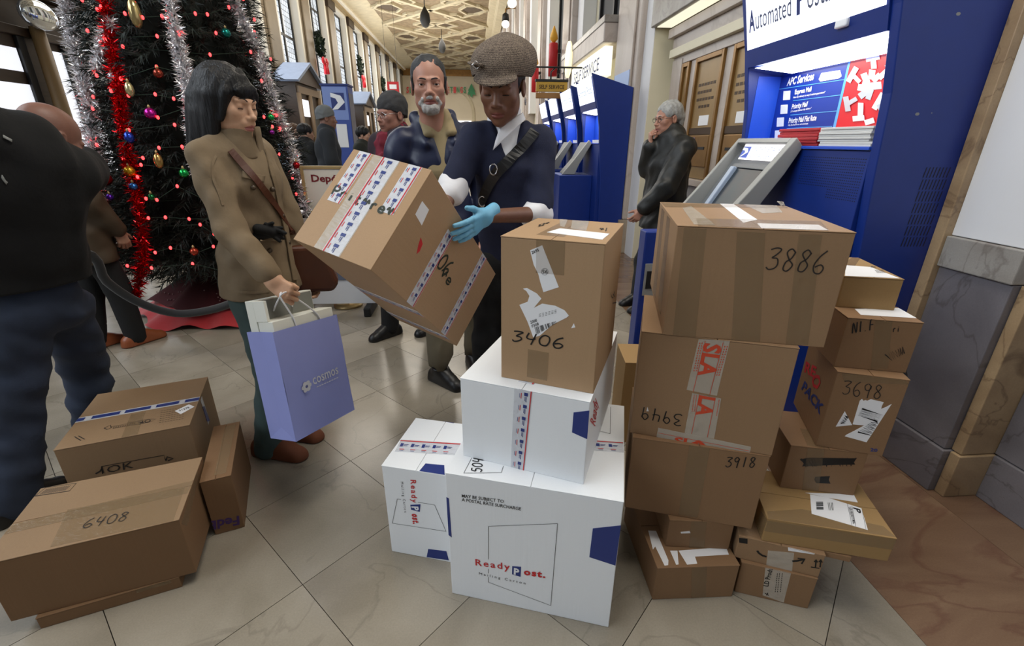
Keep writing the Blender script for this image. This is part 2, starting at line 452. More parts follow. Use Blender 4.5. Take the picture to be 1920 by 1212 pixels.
# bay with the closed bronze counter windows
XB = 2.264
wr_part('bay_base', (XB - 0.02, 2.95, 0), (2.34, 5.796, 1.02), M_rail)
wr_part('bay_sill', (XB - 0.10, 2.95, 1.02), (2.34, 5.70, 1.08), M_hall2)
def jamb(y0, y1, x=XB - 0.06): return wr_part('marble_jamb', (x, y0, 1.08), (2.34, y1, 2.25), M_hall2)
jamb(5.35, 5.60); jamb(5.02, 5.17, XB - 0.03); jamb(4.30, 4.46, XB - 0.03); jamb(3.60, 3.76, XB - 0.03); jamb(2.95, 3.06, XB - 0.03)
wr_part('architrave', (XB - 0.05, 2.95, 2.20), (2.34, 5.60, 2.28), M_hall2)
wr_part('frieze', (XB - 0.10, 2.95, 2.28), (2.34, 5.62, 2.36), M_cream)
wr_part('frieze', (XB - 0.07, 2.95, 2.362), (2.34, 5.62, 2.47), M_hall2)
wr_part('cornice', (XB - 0.12, 2.95, 2.472), (2.34, 5.66, 2.56), M_hall2)
wr_part('bay_return', (2.041, 5.797, 0), (2.34, 6.118, 8.85), M_cream)
wr_part('bay_panel', (2.035, 5.80, 0), (2.041, 6.115, 8.85), M_white, 0)
tag(wr_part('bay_blind', (XB - 0.005, 2.95, 1.08), (2.34, 5.35, 2.2), M_dark, 0))
# pilasters and recesses down the hall
M_grat = mat('dark_grating', (44, 44, 46), 0.6, noise=0.5, scale=60)
M_bay = mat('bay_plaster', (140, 138, 132), 0.6, noise=0.05)
for k in range(12):
    y0 = 6.12 + 4.32 * k
    wr_part('pilaster', (XW, y0, 0.45), (2.34, y0 + 0.98, 8.85), M_hall2, 0.02)
    wr_part('pilaster_shaft', (XW - 0.03, y0 + 0.14, 0.45), (XW, y0 + 0.84, 8.85), M_hall2, 0.01)
    wr_part('pilaster_plinth', (XW - 0.05, y0 - 0.02, 0), (2.34, y0 + 1.0, 0.45), M_hall, 0.01)
    if k:
        wr_part('bay_return', (2.09, y0 - 0.5, 2.4), (2.34, y0, 8.85), M_white, 0.01)
        wr_part('upper_grille', (2.30, y0 - 2.9, 3.0), (2.335, y0 - 1.1, 8.0), M_grat, 0)
        for dy in (2.92, 2.0, 1.1): wr_part('grille_mullion', (2.25, y0 - dy - .04, 3.0), (2.335, y0 - dy + .04, 8.0), M_dark, 0)
# ---- canopies with lit soffits
M_soffit = emis('lit_soffit', (255, 250, 226), 0.95)
can = struct(MB().box((1.985, 2.95, 2.60), (2.34, 5.80, 2.95)).build('trim_1', M_rail, bevel=0.01))
MB().box((2.03, 3.2, 2.594), (2.19, 5.72, 2.599)).build('lit_soffit', M_soffit, can)
can2 = struct(MB().box((1.80, 7.14, 2.70), (2.34, 10.40, 2.98)).build('trim_2', M_hall2, bevel=0.015))
MB().box((1.79, 7.12, 2.93), (2.34, 10.42, 3.02)).build('canopy_cornice', M_rail, can2, bevel=0.01)
# ---- left wall with tall leaded windows
XL = -7.6
wl = struct(MB().box((-8.3, -4, 0), (-7.98, 58, 8.9)).build('wall_left', M_hall))
def wl_part(name, lo, hi, m, bev=0.0): return MB().box(lo, hi).build(name, m, wl, bevel=bev)
def pane_material():
    m, nt, b, L = _nt('leaded_daylit_glass')
    tc = nt.nodes.new('ShaderNodeTexCoord'); mp = nt.nodes.new('ShaderNodeMapping')
    mp.inputs['Rotation'].default_value = (0, math.radians(90), 0)
    L.new(tc.outputs['Object'], mp.inputs[0])
    sx = nt.nodes.new('ShaderNodeSeparateXYZ'); L.new(tc.outputs['Object'], sx.inputs[0])
    cb = nt.nodes.new('ShaderNodeCombineXYZ'); L.new(sx.outputs[1], cb.inputs[0]); L.new(sx.outputs[2], cb.inputs[1])
    br = nt.nodes.new('ShaderNodeTexBrick'); br.inputs['Scale'].default_value = 1.0
    br.inputs['Brick Width'].default_value = 0.24; br.inputs['Row Height'].default_value = 0.20; br.inputs['Mortar Size'].default_value = 0.012
    br.inputs['Color1'].default_value = (0.80, 0.86, 0.93, 1); br.inputs['Color2'].default_value = (0.52, 0.57, 0.64, 1); br.inputs['Mortar'].default_value = (0.10, 0.11, 0.12, 1)
    L.new(cb.outputs[0], br.inputs['Vector'])
    L.new(br.outputs['Color'], b.inputs['Emission Color']); b.inputs['Emission Strength'].default_value = WINDOW_GLOW * 0.34
    b.inputs['Base Color'].default_value = (0.1, 0.11, 0.12, 1); b.inputs['Roughness'].default_value = 0.15
    return m
M_pane = pane_material()
M_jamb = mat('white_jamb', (236, 234, 226), 0.5)
pw, ph = 0.96, 1.90
pane_me = MB().box((-0.01, -pw / 2, -ph / 2), (0.01, pw / 2, ph / 2)).mesh('pane', M_pane)
n = 0
for k in range(-6, 9):
    o = 21.9 + 4.35 * k
    n += 1
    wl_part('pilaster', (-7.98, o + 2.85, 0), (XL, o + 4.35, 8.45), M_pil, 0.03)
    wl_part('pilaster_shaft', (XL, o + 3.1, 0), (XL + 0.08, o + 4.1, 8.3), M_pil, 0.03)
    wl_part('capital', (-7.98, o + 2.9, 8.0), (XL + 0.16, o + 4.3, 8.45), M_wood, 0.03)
    wl_part('apron', (-7.98, o, 0), (-7.75, o + 2.85, 1.45), M_hall)
    wl_part('jamb', (-7.98, o + 2.62, 1.45), (XL + 0.01, o + 2.85, 8.45), M_jamb, 0.02)
    wl_part('jamb', (-7.98, o, 1.45), (XL - 0.01, o + 0.15, 8.45), M_jamb, 0.02)
    wl_part('lintel', (-7.98, o, 8.3), (XL, o + 2.85, 8.45), M_jamb)
    wdw = struct(MB().box((-7.98, o + 0.2, 1.5), (-7.93, o + 2.6, 1.62)).build('window_%d' % n, M_dark))
    fb = MB()
    for y in (0.22, 1.38, 2.54): fb.box((-7.975, o + y - .06, 1.5), (-7.90, o + y + .06, 8.3))
    for z in (1.62, 3.6, 5.58, 7.55, 8.25): fb.box((-7.975, o + 0.2, z - .05), (-7.905, o + 2.6, z + .05))
    fb.build('window_frame', M_dark, wdw)
    for y in (0.80, 1.96):
        for z in (2.62, 4.6, 6.57):
            put('pane', pane_me, wdw, loc=(-7.95, o + y, z))
        put('pane', pane_me, wdw, loc=(-7.95, o + y, 7.9)).scale = (1, 1, 0.34)
tr = struct(MB().box((-7.98, -4, 8.45), (-7.30, 57, 8.88)).build('trim_3', mat('gilt_cornice', (168, 146, 104), 0.5, noise=0.3, scale=4, stretch=(1, 6, 1)), bevel=0.03))
MB().box((-7.45, -4, 8.55), (-7.15, 57, 8.7)).build('cornice_moulding', M_jamb, tr, bevel=0.03)
# ---- ceiling: coffers between crossing ribs, cove at both sides
ZC = 8.9
M_ceil = mat('ceiling_plaster', (146, 128, 100), 0.7, noise=0.35, scale=3.5, rgb2=(114, 98, 74), detail=8, bump=0.5, bscale=9)
M_rib = mat('ceiling_rib', (202, 190, 160), 0.6, noise=0.15, scale=3)
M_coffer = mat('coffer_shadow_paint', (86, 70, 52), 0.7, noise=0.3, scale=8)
ce = struct(MB().box((-8.0, -4, ZC), (2.6, 58, ZC + 0.2)).build('ceiling', M_ceil))
MB().prism([(-7.6, 8.45), (-7.6, ZC), (-5.9, ZC), (-6.2, 8.84), (-7.1, 8.72)], 1, -4, 57).build('cove', M_rib, ce)
MB().prism([(1.97, 8.4), (1.97, ZC), (1.05, ZC), (1.12, 8.80), (1.45, 8.72), (1.55, 8.5)], 1, -4, 57).build('cove', M_rib, ce)
xl, xr = -5.9, 1.05; xc = (xl + xr) / 2; per = 8.1
def rib(a, b, wd=0.30, hz=0.16):
    a = np.array(a, float); b = np.array(b, float); d = b - a; l = np.linalg.norm(d); d /= l; s = np.array([-d[1], d[0]]) * wd / 2
    p = [a - s, b - s, b + s, a + s]
    MB().prism([tuple(q) for q in p], 2, ZC - hz, ZC).build('rib', M_rib, ce)
for k in range(-1, 8):
    y0 = 4.6 + per * (k - 1); y1 = y0 + per; ym = (y0 + y1) / 2
    if y1 < 10: continue
    rib((xl, y0), (xr, y1)); rib((xr, y0), (xl, y1))
    rib((xl, ym - .0), (xc, y1), .2, .1); rib((xr, ym), (xc, y1), .2, .1); rib((xl, ym), (xc, y0), .2, .1); rib((xr, ym), (xc, y0), .2, .1)
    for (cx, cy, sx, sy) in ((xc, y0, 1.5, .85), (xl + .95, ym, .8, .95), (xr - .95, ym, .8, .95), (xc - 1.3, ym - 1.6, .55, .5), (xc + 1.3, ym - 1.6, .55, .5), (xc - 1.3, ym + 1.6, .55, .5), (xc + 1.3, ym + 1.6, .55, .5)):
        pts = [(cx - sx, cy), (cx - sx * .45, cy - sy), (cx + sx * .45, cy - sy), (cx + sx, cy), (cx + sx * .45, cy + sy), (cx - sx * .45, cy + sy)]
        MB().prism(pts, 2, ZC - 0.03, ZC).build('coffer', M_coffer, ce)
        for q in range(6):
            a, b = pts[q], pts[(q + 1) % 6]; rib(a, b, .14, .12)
# ---- end wall
we = struct(MB().box((-8, 57, 0), (2.6, 57.3, 8.9)).build('wall_back', mat('end_wall_plaster', (214, 202, 178), 0.6, noise=0.06, scale=1)))
MB().box((-7.6, 56.85, 8.05), (2.0, 57, 8.7)).build('frieze', M_bronze, we, bevel=0.02)
ar = MB()
pa = [(xc - 2.6, 0)] + [(xc + 2.6 * math.cos(math.pi * (1 - t / 16)), 4.4 + 2.6 * math.sin(math.pi * t / 16)) for t in range(17)] + [(xc + 2.6, 0)]
pb = [(xc + 2.3, 0)] + [(xc + 2.3 * math.cos(math.pi * t / 16), 4.4 + 2.3 * math.sin(math.pi * t / 16)) for t in range(17)] + [(xc - 2.3, 0)]
for i in range(len(pa) - 1):
    a, b = pa[i], pa[i + 1]; c, d = pb[len(pb) - 2 - i], pb[len(pb) - 1 - i]
    ar.prism([a, b, c, d], 1, 56.8, 57)
ar.build('arch_moulding', M_rib, we)
MB().box((xc - 2.2, 56.9, 0.2), (xc + 2.2, 57, 3.6)).build('lit_doorway', emis('daylit_doorway', (240, 244, 255), 1.2), we)
# ================================================================== CARTONS
FIT = {
'B1': (.2152, 1.2804, 0, -.3021, .5191, .5045, .503), 'B2': (.2254, 1.3514, .503, -.4247, .382, .5186, .2752),
'B3': (.2552, 1.2792, .7782, -.4324, .2713, .323, .4146), 'B4': (-.1767, 1.4105, 0, -.2855, .25, .2953, .392),
'TA': (.701, 1.2148, 0, -.0303, .2719, .35, .1443), 'TB': (.7388, 1.2357, .1443, -.1351, .2101, .25, .1171),
'T7': (.7262, 1.287, .2614, -.3118, .3999, .33, .286), 'T6': (.7395, 1.3107, .5474, -.3604, .4152, .36, .3555),
'T5': (.8089, 1.3771, .9029, -.2847, .4227, .5203, .3139), 'R7': (.9988, 1.1359, 0, -.3581, .2218, .26, .1359),
'R6': (.9997, 1.1517, .1359, -.3945, .246, .27, .0933), 'R5': (1.1014, 1.1157, .2292, -.2949, .3563, .2455, .0927),
'R4': (1.1588, 1.2599, .3219, -.2486, .2313, .22, .174), 'R3': (1.2358, 1.2701, .4959, -.3656, .1878, .28, .2748),
'R2': (1.2232, 1.2443, .7707, -.2838, .1985, .142, .1653), 'R1': (1.2592, 1.4111, .936, -.2818, .1621, .2878, .102),
'P2': (-1.2465, 1.2791, 0, .3294, .3718, .28, .046), 'P1': (-1.2583, 1.3132, .046, .2931, .4866, .3376, .2331),
'P4': (-1.048, 1.628, 0, .3509, .10, .3878, .2528), 'P3': (-1.4553, 1.8194, 0, .3318, .4302, .4441, .34),
}
M_kraft = cardboard('kraft_board', (152, 121, 90))  # toned down for the shade on the tower fronts
M_kraft2 = cardboard('pale_kraft_board', (172, 140, 106))
M_kraft3 = cardboard('shaded_kraft_board', (140, 108, 78))  # shade over the tower and right stack mixed into the kraft
M_kraft4 = cardboard('ochre_kraft_board', (160, 128, 84))
M_kraft5 = cardboard('shaded_pile_board', (122, 92, 64))  # left pile's shade put into the board colour
M_kraft6 = cardboard('half_shaded_pile_board', (146, 119, 90))  # milder painted shade for the left pile's lid and rear carton
M_wcarton = cardboard('white_board', (236, 238, 240), 0.02)
M_paper = mat('label_paper', (236, 236, 238), 0.6)
M_marker = mat('black_marker', (16, 15, 16), 0.55)
M_ink = mat('pen_ink', (40, 34, 30), 0.6)
M_navy = mat('navy_print', (34, 52, 120), 0.5)
M_redp = mat('red_print', (196, 40, 44), 0.5)
M_purple = mat('purple_print', (64, 36, 96), 0.55)
M_orange = mat('orange_red_print', (206, 74, 44), 0.5)
def tape_material(name, rgb, alpha, rough=0.12):
    if name in MATS: return MATS[name]
    m = mat(name, rgb, rough, alpha=alpha, bump=0.5, bscale=30, stretch=(1, 3, 1))
    return m
M_clear = tape_material('clear_tape', (158, 134, 102), 0.24)
M_milk = tape_material('milky_tape', (216, 206, 190), 0.42, 0.2)
M_ptape = tape_material('printed_postal_tape', (232, 234, 240), 0.62, 0.2)
def K(off, s): return lambda *pts: [(off[0] + x / s, off[1] + y / s) for x, y in pts]
class Carton:
    def __init__(s, key, m, label, group=None, par=None, R=None, name='carton', flap_axis=0, flapm=None):
        x, y, z, yaw, w, d, h = par or FIT[key]
        s.w, s.d, s.h = w, d, h
        s.M = np.eye(4)
        c, sn = math.cos(yaw), math.sin(yaw)
        s.M[:3, :3] = np.array([[c, -sn, 0], [sn, c, 0], [0, 0, 1]]) if R is None else np.array(R)
        s.M[:3, 3] = (x, y, z)
        t = 0.003
        s.o = MB().box((-w / 2, -d / 2, 0), (w / 2, d / 2, h - t - .0004)).build(name, m, bevel=0.0022)
        s.o.matrix_world = Matrix(s.M.tolist())
        tag(s.o, label, 'carton', group); assert len(label.split()) <= 16, label
        fm = flapm or m
        e = 0.0008
        for k in (-1, 1):
            lo, hi = [-w / 2 - e, -d / 2 - e], [w / 2 + e, d / 2 + e]
            if k < 0: hi[flap_axis] = -0.0009
            else: lo[flap_axis] = 0.0009
            MB().box((lo[0], lo[1], h - t), (hi[0], hi[1], h)).build('flap', fm, s.o, bevel=0.0012)
        s.inv = np.linalg.inv(s.M)
    def nrm(s, f): return {'f': (0, -1, 0), 'b': (0, 1, 0), 'l': (-1, 0, 0), 'r': (1, 0, 0), 't': (0, 0, 1)}[f]
    def at(s, f, px, lift=0.0007, clampit=True):
        d = s.inv[:3, :3] @ ray(*px); o = (s.inv @ np.array([*CPOS, 1]))[:3]
        ax, v = {'f': (1, -s.d / 2), 'b': (1, s.d / 2), 'l': (0, -s.w / 2), 'r': (0, s.w / 2), 't': (2, s.h)}[f]
        p = o + d * ((v - o[ax]) / d[ax])
        return s.fixp(f, p, lift, clampit)
    def fixp(s, f, p, lift=0.0007, clampit=True):
        p = np.array(p, float)
        ax, v = {'f': (1, -s.d / 2), 'b': (1, s.d / 2), 'l': (0, -s.w / 2), 'r': (0, s.w / 2), 't': (2, s.h)}[f]
        if clampit:
            lim = [(-s.w / 2, s.w / 2), (-s.d / 2, s.d / 2), (0, s.h)]
            for i in range(3): p[i] = min(max(p[i], lim[i][0]), lim[i][1])
        p[ax] = v
        return p + np.array(s.nrm(f)) * lift
    def poly(s, f, pts, m, name='label', lift=0.0007, label=None, local=False):
        P = [s.fixp(f, p, lift) if local else s.at(f, p, lift) for p in pts]
        n = len(P); back = [p - np.array(s.nrm(f)) * lift * .8 for p in P]
        mb = MB().add(P + back, [tuple(range(n)), tuple(range(n, 2 * n))[::-1]] + [(i, (i + 1) % n, n + (i + 1) % n, n + i) for i in range(n)])
        o = mb.build(name, m, s.o)
        # orient faces outwards
        bm = bmesh.new(); bm.from_mesh(o.data); bmesh.ops.recalc_face_normals(bm, faces=bm.faces); bm.to_mesh(o.data); bm.free()
        if label: o['label'] = label
        return o
    def text(s, mb, f, t, p0, p1, p2, bold=0.0, lift=0.0013, mi=0, track=1.0):
        k = len(mb.v)
        text_on(mb, t, *(s.at(f, p, lift, False) for p in (p0, p1, p2)), bold=bold, mi=mi, track=track)
        mb.v[k:] = [tuple(s.fixp(f, v, lift)) for v in mb.v[k:]]
    def hand(s, mb, f, t, p0, p1, p2, width=0.003, lift=0.0012, mi=0):
        k = len(mb.v)
        write_on(mb, t, *(s.at(f, p, lift, False) for p in (p0, p1, p2)), s.nrm(f), width, mi)
        mb.v[k:] = [tuple(s.fixp(f, v, lift)) for v in mb.v[k:]]
    def line(s, mb, f, pts, width=0.0016, lift=0.0010, mi=0):
        ribbon(mb, [s.at(f, p, lift) for p in pts], width, s.nrm(f), mi)
    def add(s, mb, name, m, label=None):
        if not mb.v: return None
        o = mb.build(name, m, s.o)
        o['kind'] = 'stuff'
        if label: o['label'] = label
        return o
    def tape(s, f, pa, pb, width, m=None, local=False, lift=0.0008, name='packing_tape'):
        a, b = (s.fixp(f, p, 0) for p in (pa, pb)) if local else (s.at(f, p, 0) for p in (pa, pb))
        t = b - a; L = np.linalg.norm(t); t /= L
        n_ = np.array(s.nrm(f)); q = np.cross(n_, t) * width / 2
        return s.poly(f, [a - q, b - q, b + q, a + q], m or M_clear, name, lift, local=True), a, b, t, q
    def postal_tape(s, f, pa, pb, width, local=False, side=1):
        """printed parcel tape: white film, a red rule at one edge, blue emblem blocks and red print dashes"""
        o, a, b, t, q = s.tape(f, pa, pb, width, M_ptape, local, name='postal_tape')
        L = np.linalg.norm(b - a); n_ = np.array(s.nrm(f)) * .0014
        mb = MB()
        def quad(x0, x1, y0, y1, mi): mb.add([a + t * x0 + q * y0 + n_, a + t * x1 + q * y0 + n_, a + t * x1 + q * y1 + n_, a + t * x0 + q * y1 + n_], [(0, 1, 2, 3)], mi)
        quad(0, L, .74 * side, .9 * side, 1)
        x = 0.008
        while x < L - .02:
            quad(x, x + .011, -.15, .40, 0)
            quad(x + .013, x + .030, .15, .24, 0); quad(x + .013, x + .027, -.02, .06, 0)
            quad(x + .004, x + .022, -.62, -.52, 1)
            quad(x + .006, x + .020, -.82, -.76, 0)
            x += .040
        tag(mb.build('tape_print', [M_navy, M_redp], o), kind='stuff')
        return o
    def scribble(s, f, pts, width, m=None, name='marker_scribble'):
        mb = MB(); s.line(mb, f, pts, width, 0.0016); return s.add(mb, name, m or M_marker)
def zigzag(p0, p1, p2, p3, n):
    """zigzag between edge p0-p1 and edge p3-p2"""
    out = []
    for i in range(n + 1):
        t = i / n; a, b = ((p0, p1) if i % 2 == 0 else (p3, p2))
        j = random.uniform(-.05, .05)
        out.append((a[0] + (b[0] - a[0]) * (t + j), a[1] + (b[1] - a[1]) * (t + j)))
    return out
def postal_brand(c, f, ready, pbox, pl, ost, mail, trap, gaps=None):
    """red and navy carton lettering with a keystone outline"""
    r = MB(); c.text(r, f, 'Ready', *ready, bold=0.014, track=1.28); c.text(r, f, 'ost.', *ost, bold=0.045, track=1.22)
    c.add(r, 'red_lettering', M_redp, 'red carton lettering')
    c.poly(f, pbox, M_navy, 'letter_block', 0.0009, 'navy block behind one letter')
    w_ = MB(); c.text(w_, f, 'P', *pl, bold=0.04); c.add(w_, 'white_letter', M_paper)
    g = MB(); c.text(g, f, 'M a i l i n g   C a r t o n', *mail)
    for a, b in trap: c.line(g, f, [a, b], 0.0014)
    c.add(g, 'thin_print', M_ink)
G_W = 'white mailing cartons'
k5 = K((700, 680), 2.33)
# --- large white mailing carton
c = Carton('B1', M_wcarton, 'largest white mailing carton, standing on the floor at the front with a keystone outline')
postal_brand(c, 'f', [(891.8, 1059.8), (956, 1069.0), (891.2, 1048.2)], [(960.5, 1062), (977, 1063.3), (976, 1082), (960, 1077)], [(963.5, 1076.5), (973.5, 1079), (963.8, 1065)],
             [(982, 1077.2), (1022.5, 1083.6), (982.3, 1066)], [(898.3, 1077.5), (985.4, 1096), (898.3, 1073)],
             [((915.9, 987), (1045.5, 982)), ((1045.5, 982), (1032.6, 1135.8)), ((1032.6, 1135.8), (915.9, 1092)), ((915.9, 987), (915.9, 1049)), ((915.9, 1092), (915.9, 1082)), ((915.9, 1075), (915.9, 1067))])
c.poly('f', [(1111.5, 991.2), (1167, 986), (1154, 1061), (1105, 1045)], M_navy, 'corner_patch')
c.poly('f', [(834, 932), (841.6, 935), (847, 1008), (838, 1003)], M_navy, 'corner_patch')
mb = MB(); c.text(mb, 'f', 'MAY BE SUBJECT TO', (866, 932.4), (944.6, 943.2), (866, 926.6), .010); c.text(mb, 'f', 'A POSTAL RATE SURCHARGE', (866, 939.6), (976.8, 957.2), (866, 933.8), .010)
for a, b in (((869.5, 888), (940, 887)), ((940, 887), (943.8, 875)), ((884.5, 859.4), (869.5, 888)), ((1145, 763.7), (1144, 814)), ((1144, 814), (1122.7, 808.8))): c.line(mb, 't', [a, b], .0014)
c.add(mb, 'warning_print', M_marker)
mb = MB(); c.hand(mb, 't', '504', (903, 887), (905, 861), (884, 885), .004); c.add(mb, 'handwriting', M_marker)
c.postal_tape('t', (1090, 834), (1174, 840), .055)
# --- medium white carton on top of it
c = Carton('B2', M_wcarton, 'white mailing carton in the middle of its stack with postal tape down the front')
c.postal_tape('f', (986, 720), (971.5, 887), .040, side=1); c.tape('f', (976, 719), (968, 886), .036, M_ptape, lift=.0005, name='postal_tape')
c.poly('f', [(1075.5, 773.6), (1109.5, 771), (1104, 824.5), (1072.5, 811)], M_navy, 'corner_patch')
c.postal_tape('t', (986, 719), (1010, 690), .048, side=-1)
mb = MB(); c.text(mb, 'r', 'Ready', (1115, 800), (1121, 755), (1106, 790), .01); c.add(mb, 'red_lettering', M_redp)
# --- small white carton at the left
c = Carton('B4', M_wcarton, 'smallest white mailing carton, half hidden behind the largest one, lettering turned sideways')
postal_brand(c, 'f', [(769.9, 899.7), (772.6, 942.6), (780.2, 900.5)], [(769.5, 947), (788.5, 946), (787, 960), (771, 956)], [(772, 949.5), (774, 957), (784, 950)],
             [(772.5, 963), (775, 982.6), (785, 964.8)], [(751.5, 904), (758.5, 961), (756.3, 903.7)],
             [((745, 936), (752, 937)), ((784, 942), (815, 947)), ((815, 947), (836.5, 996.7)), ((836.5, 996.7), (735.6, 981.3)), ((735.6, 981.3), (745, 936))])
c.poly('t', [(783.7, 888), (797.9, 869.7), (833, 873), (832, 894.6)], M_navy, 'corner_patch')
c.poly('t', [(830, 790), (834, 784), (856, 787), (850, 794)], M_navy, 'corner_patch')
c.poly('f', [(800, 1045), (803, 1029.8), (837, 1034), (841.6, 1051)], M_navy, 'corner_patch')
c.postal_tape('t', (746, 836), (862, 843), .07)
# --- kraft carton on the white ones
k4 = K((920, 390), 3.464)
c = Carton('B3', M_kraft2, 'kraft carton numbered 3406 on top of the white mailing cartons', flap_axis=0)
c.poly('f', k4((257, 275), (335, 243), (443, 515), (343, 548), (322, 480), (310, 430), (280, 370), (270, 330), (262, 300)), M_paper, 'torn_label', label='torn white label strip')
c.poly('f', k4((187, 630), (240, 610), (252, 572), (232, 540), (210, 525), (235, 520), (300, 556), (330, 590), (280, 650), (335, 622), (420, 636), (480, 665), (508, 700), (495, 712), (400, 760), (320, 830), (277, 842), (240, 740)), M_paper, 'torn_label', label='torn white barcode label')
c.poly('f', k4((523, 782), (540, 750), (550, 776)), M_paper, 'torn_label')
mb = MB(); c.text(mb, 'f', '2695', *k4((270, 300), (316, 280), (264, 282)), .015); c.text(mb, 'f', '95', *k4((370, 402), (336, 402), (370, 426)), .01)
c.text(mb, 'f', '2300', *k4((260, 752), (303, 737), (256, 734)), .015); c.text(mb, 'f', 'F308', *k4((270, 777), (314, 760), (266, 760)), .015)
ring = [(352 + 22 * math.cos(a * .5236), 414 + 22 * math.sin(a * .5236)) for a in range(13)]
c.line(mb, 'f', k4(*ring), .0008, .0014)
for i in range(26):
    if i in (5, 11, 14, 19): continue
    t = i / 26; c.line(mb, 'f', k4((286 + 142 * t, 775 - 42 * t), (300 + 130 * t, 822 - 75 * t)), random.choice((.0008, .0016)), .0014)
for y in range(3):
    for q in range(6): c.line(mb, 'f', k4((315 + q * 20, 690 - q * 5 + y * 9), (328 + q * 20, 687 - q * 5 + y * 9)), .0009, .0014)
c.add(mb, 'label_print', M_marker)
mb = MB(); c.hand(mb, 'f', '3406', *k4((135, 862), (470, 915), (148, 795)), .0042)
c.hand(mb, 't', '52~', *k4((300, 128), (375, 105), (312, 112)), .0028); c.hand(mb, 't', '~1', *k4((705, 150), (760, 155), (712, 128)), .0028)
c.hand(mb, 'r', '31', *k4((775, 545), (795, 640), (800, 540)), .003)
c.add(mb, 'handwriting', M_marker)
c.tape('f', k4((390, 190))[0], k4((385, 430))[0], .075); c.tape('t', k4((385, 182))[0], k4((565, 84))[0], .075, M_clear)
c.poly('t', k4((365, 160), (450, 135), (772, 170), (725, 208)), M_paper, 'shipping_label', .0011)
c.poly('t', k4((447, 75), (500, 78), (480, 125), (452, 120)), M_milk, 'crumpled_tape', .0011); c.poly('t', k4((530, 82), (640, 88), (620, 150), (520, 135)), M_milk, 'crumpled_tape', .0011)
c.tape('f', k4((310, 930))[0], k4((300, 1110))[0], .06)
# --- tall kraft tower behind the white stack
k6 = K((1160, 360), 1.893); kb = K((1180, 630), 4.846); k8 = K((1160, 900), 3.4286); kt = K((1230, 365), 5.053)
c = Carton('TA', M_kraft3, 'kraft carton with torn white scraps on its lid, under the tallest stack', flap_axis=1)
for q in (k8((190, 328), (240, 330), (320, 520), (318, 550), (295, 553), (235, 430), (220, 450)), k8((330, 457), (378, 457), (385, 545), (370, 548)), k8((385, 457), (690, 433), (708, 482), (490, 495), (505, 540), (440, 547))):
    c.poly('t', q, M_paper, 'torn_label')
c.tape('f', k8((520, 555))[0], k8((510, 765))[0], .05)
c = Carton('TB', M_kraft3, 'small shaded kraft carton squeezed between the floor carton and the tall stack')
c.poly('f', k8((398, 335), (455, 330), (462, 343), (400, 345)), M_paper, 'torn_label'); c.tape('f', k8((520, 250))[0], k8((500, 440))[0], .05)
c = Carton('T7', M_kraft3, 'kraft carton numbered 3918, below the carton with red printed tape')
mb = MB(); c.hand(mb, 'f', '3918', *kb((870, 1190), (1138, 1196), (885, 1100)), .0034); c.add(mb, 'handwriting', M_marker)
c.tape('f', kb((640, 1000))[0], (1290, 968), .06)
c = Carton('T6', M_kraft, 'kraft carton numbered 3949 upside down, sealed with red printed tape')
t1 = c.poly('f', kb((630, 30), (915, 45), (795, 545), (520, 490)), M_milk, 'printed_tape', .0008, 'milky tape printed in red')
t2 = c.poly('f', kb((570, 520), (835, 570), (770, 935), (500, 890)), M_milk, 'printed_tape', .0010)
c.poly('f', kb((262, 835), (1105, 1008), (1095, 1060), (245, 925)), M_milk, 'printed_tape', .0012)
mb = MB(); c.text(mb, 'f', 'SLA', *kb((684, 62), (628, 358), (836, 82)), .035, .0016); c.text(mb, 'f', 'LA', *kb((642, 538), (610, 717), (780, 562)), .035, .0018)
c.text(mb, 'f', 'SLA', *kb((400, 975), (690, 1018), (412, 918)), .035, .0018); c.text(mb, 'f', 'C', *kb((955, 1072), (1058, 1086), (962, 1040)), .035, .0018)
for a, b in ((kb((690, 45), (580, 505))), (kb((852, 58), (730, 530))), (kb((637, 530), (565, 890))), (kb((782, 562), (708, 920))), (kb((262, 880), (1090, 1045)))): c.line(mb, 'f', [a, b], .0014, .0017)
for (x0, y0, x1, y1) in ((640, 60, 585, 330), (662, 60, 607, 330), (890, 90, 810, 370), (868, 90, 790, 370), (590, 540, 570, 690), (610, 540, 590, 690), (815, 580, 790, 730)):
    for i in range(12):
        t = i / 12; c.line(mb, 'f', kb((x0 + (x1 - x0) * t, y0 + (y1 - y0) * t), (x0 + (x1 - x0) * (t + .05), y0 + (y1 - y0) * (t + .05))), .0022, .0016)
c.add(mb, 'tape_print', M_orange)
mb = MB(); c.hand(mb, 'f', '3949', *kb((485, 716), (105, 645), (478, 822)), .0036); c.add(mb, 'handwriting', M_marker)
c.poly('f', kb((155, 685), (165, 645), (176, 685)), M_paper, 'torn_label')
c = Carton('T5', M_kraft, 'kraft carton numbered 3886 on top of the tallest stack, lid crossed with shiny tape')
mb = MB(); c.hand(mb, 'f', '3886', *k6((518, 275), (724, 292), (540, 196)), .0034); c.add(mb, 'handwriting', M_ink)
for q in (k6((232, 127), (312, 132), (272, 518), (192, 510)), k6((420, 140), (520, 146), (500, 538), (400, 530)), k6((640, 150), (722, 153), (672, 545), (592, 542))): c.poly('f', q, M_clear, 'packing_tape')
c.poly('l', [(1241, 390), (1246, 397), (1229, 560), (1224, 548)], M_clear, 'packing_tape'); c.poly('l', [(1251, 404), (1257, 411), (1239, 590), (1233, 575)], M_clear, 'packing_tape')
c.poly('t', kt((600, 85), (720, 85), (960, 240), (830, 270)), M_paper, 'shipping_label', .001)
c.poly('t', kt((960, 275), (1540, 290), (1630, 340), (1000, 322)), M_paper, 'shipping_label', .001)
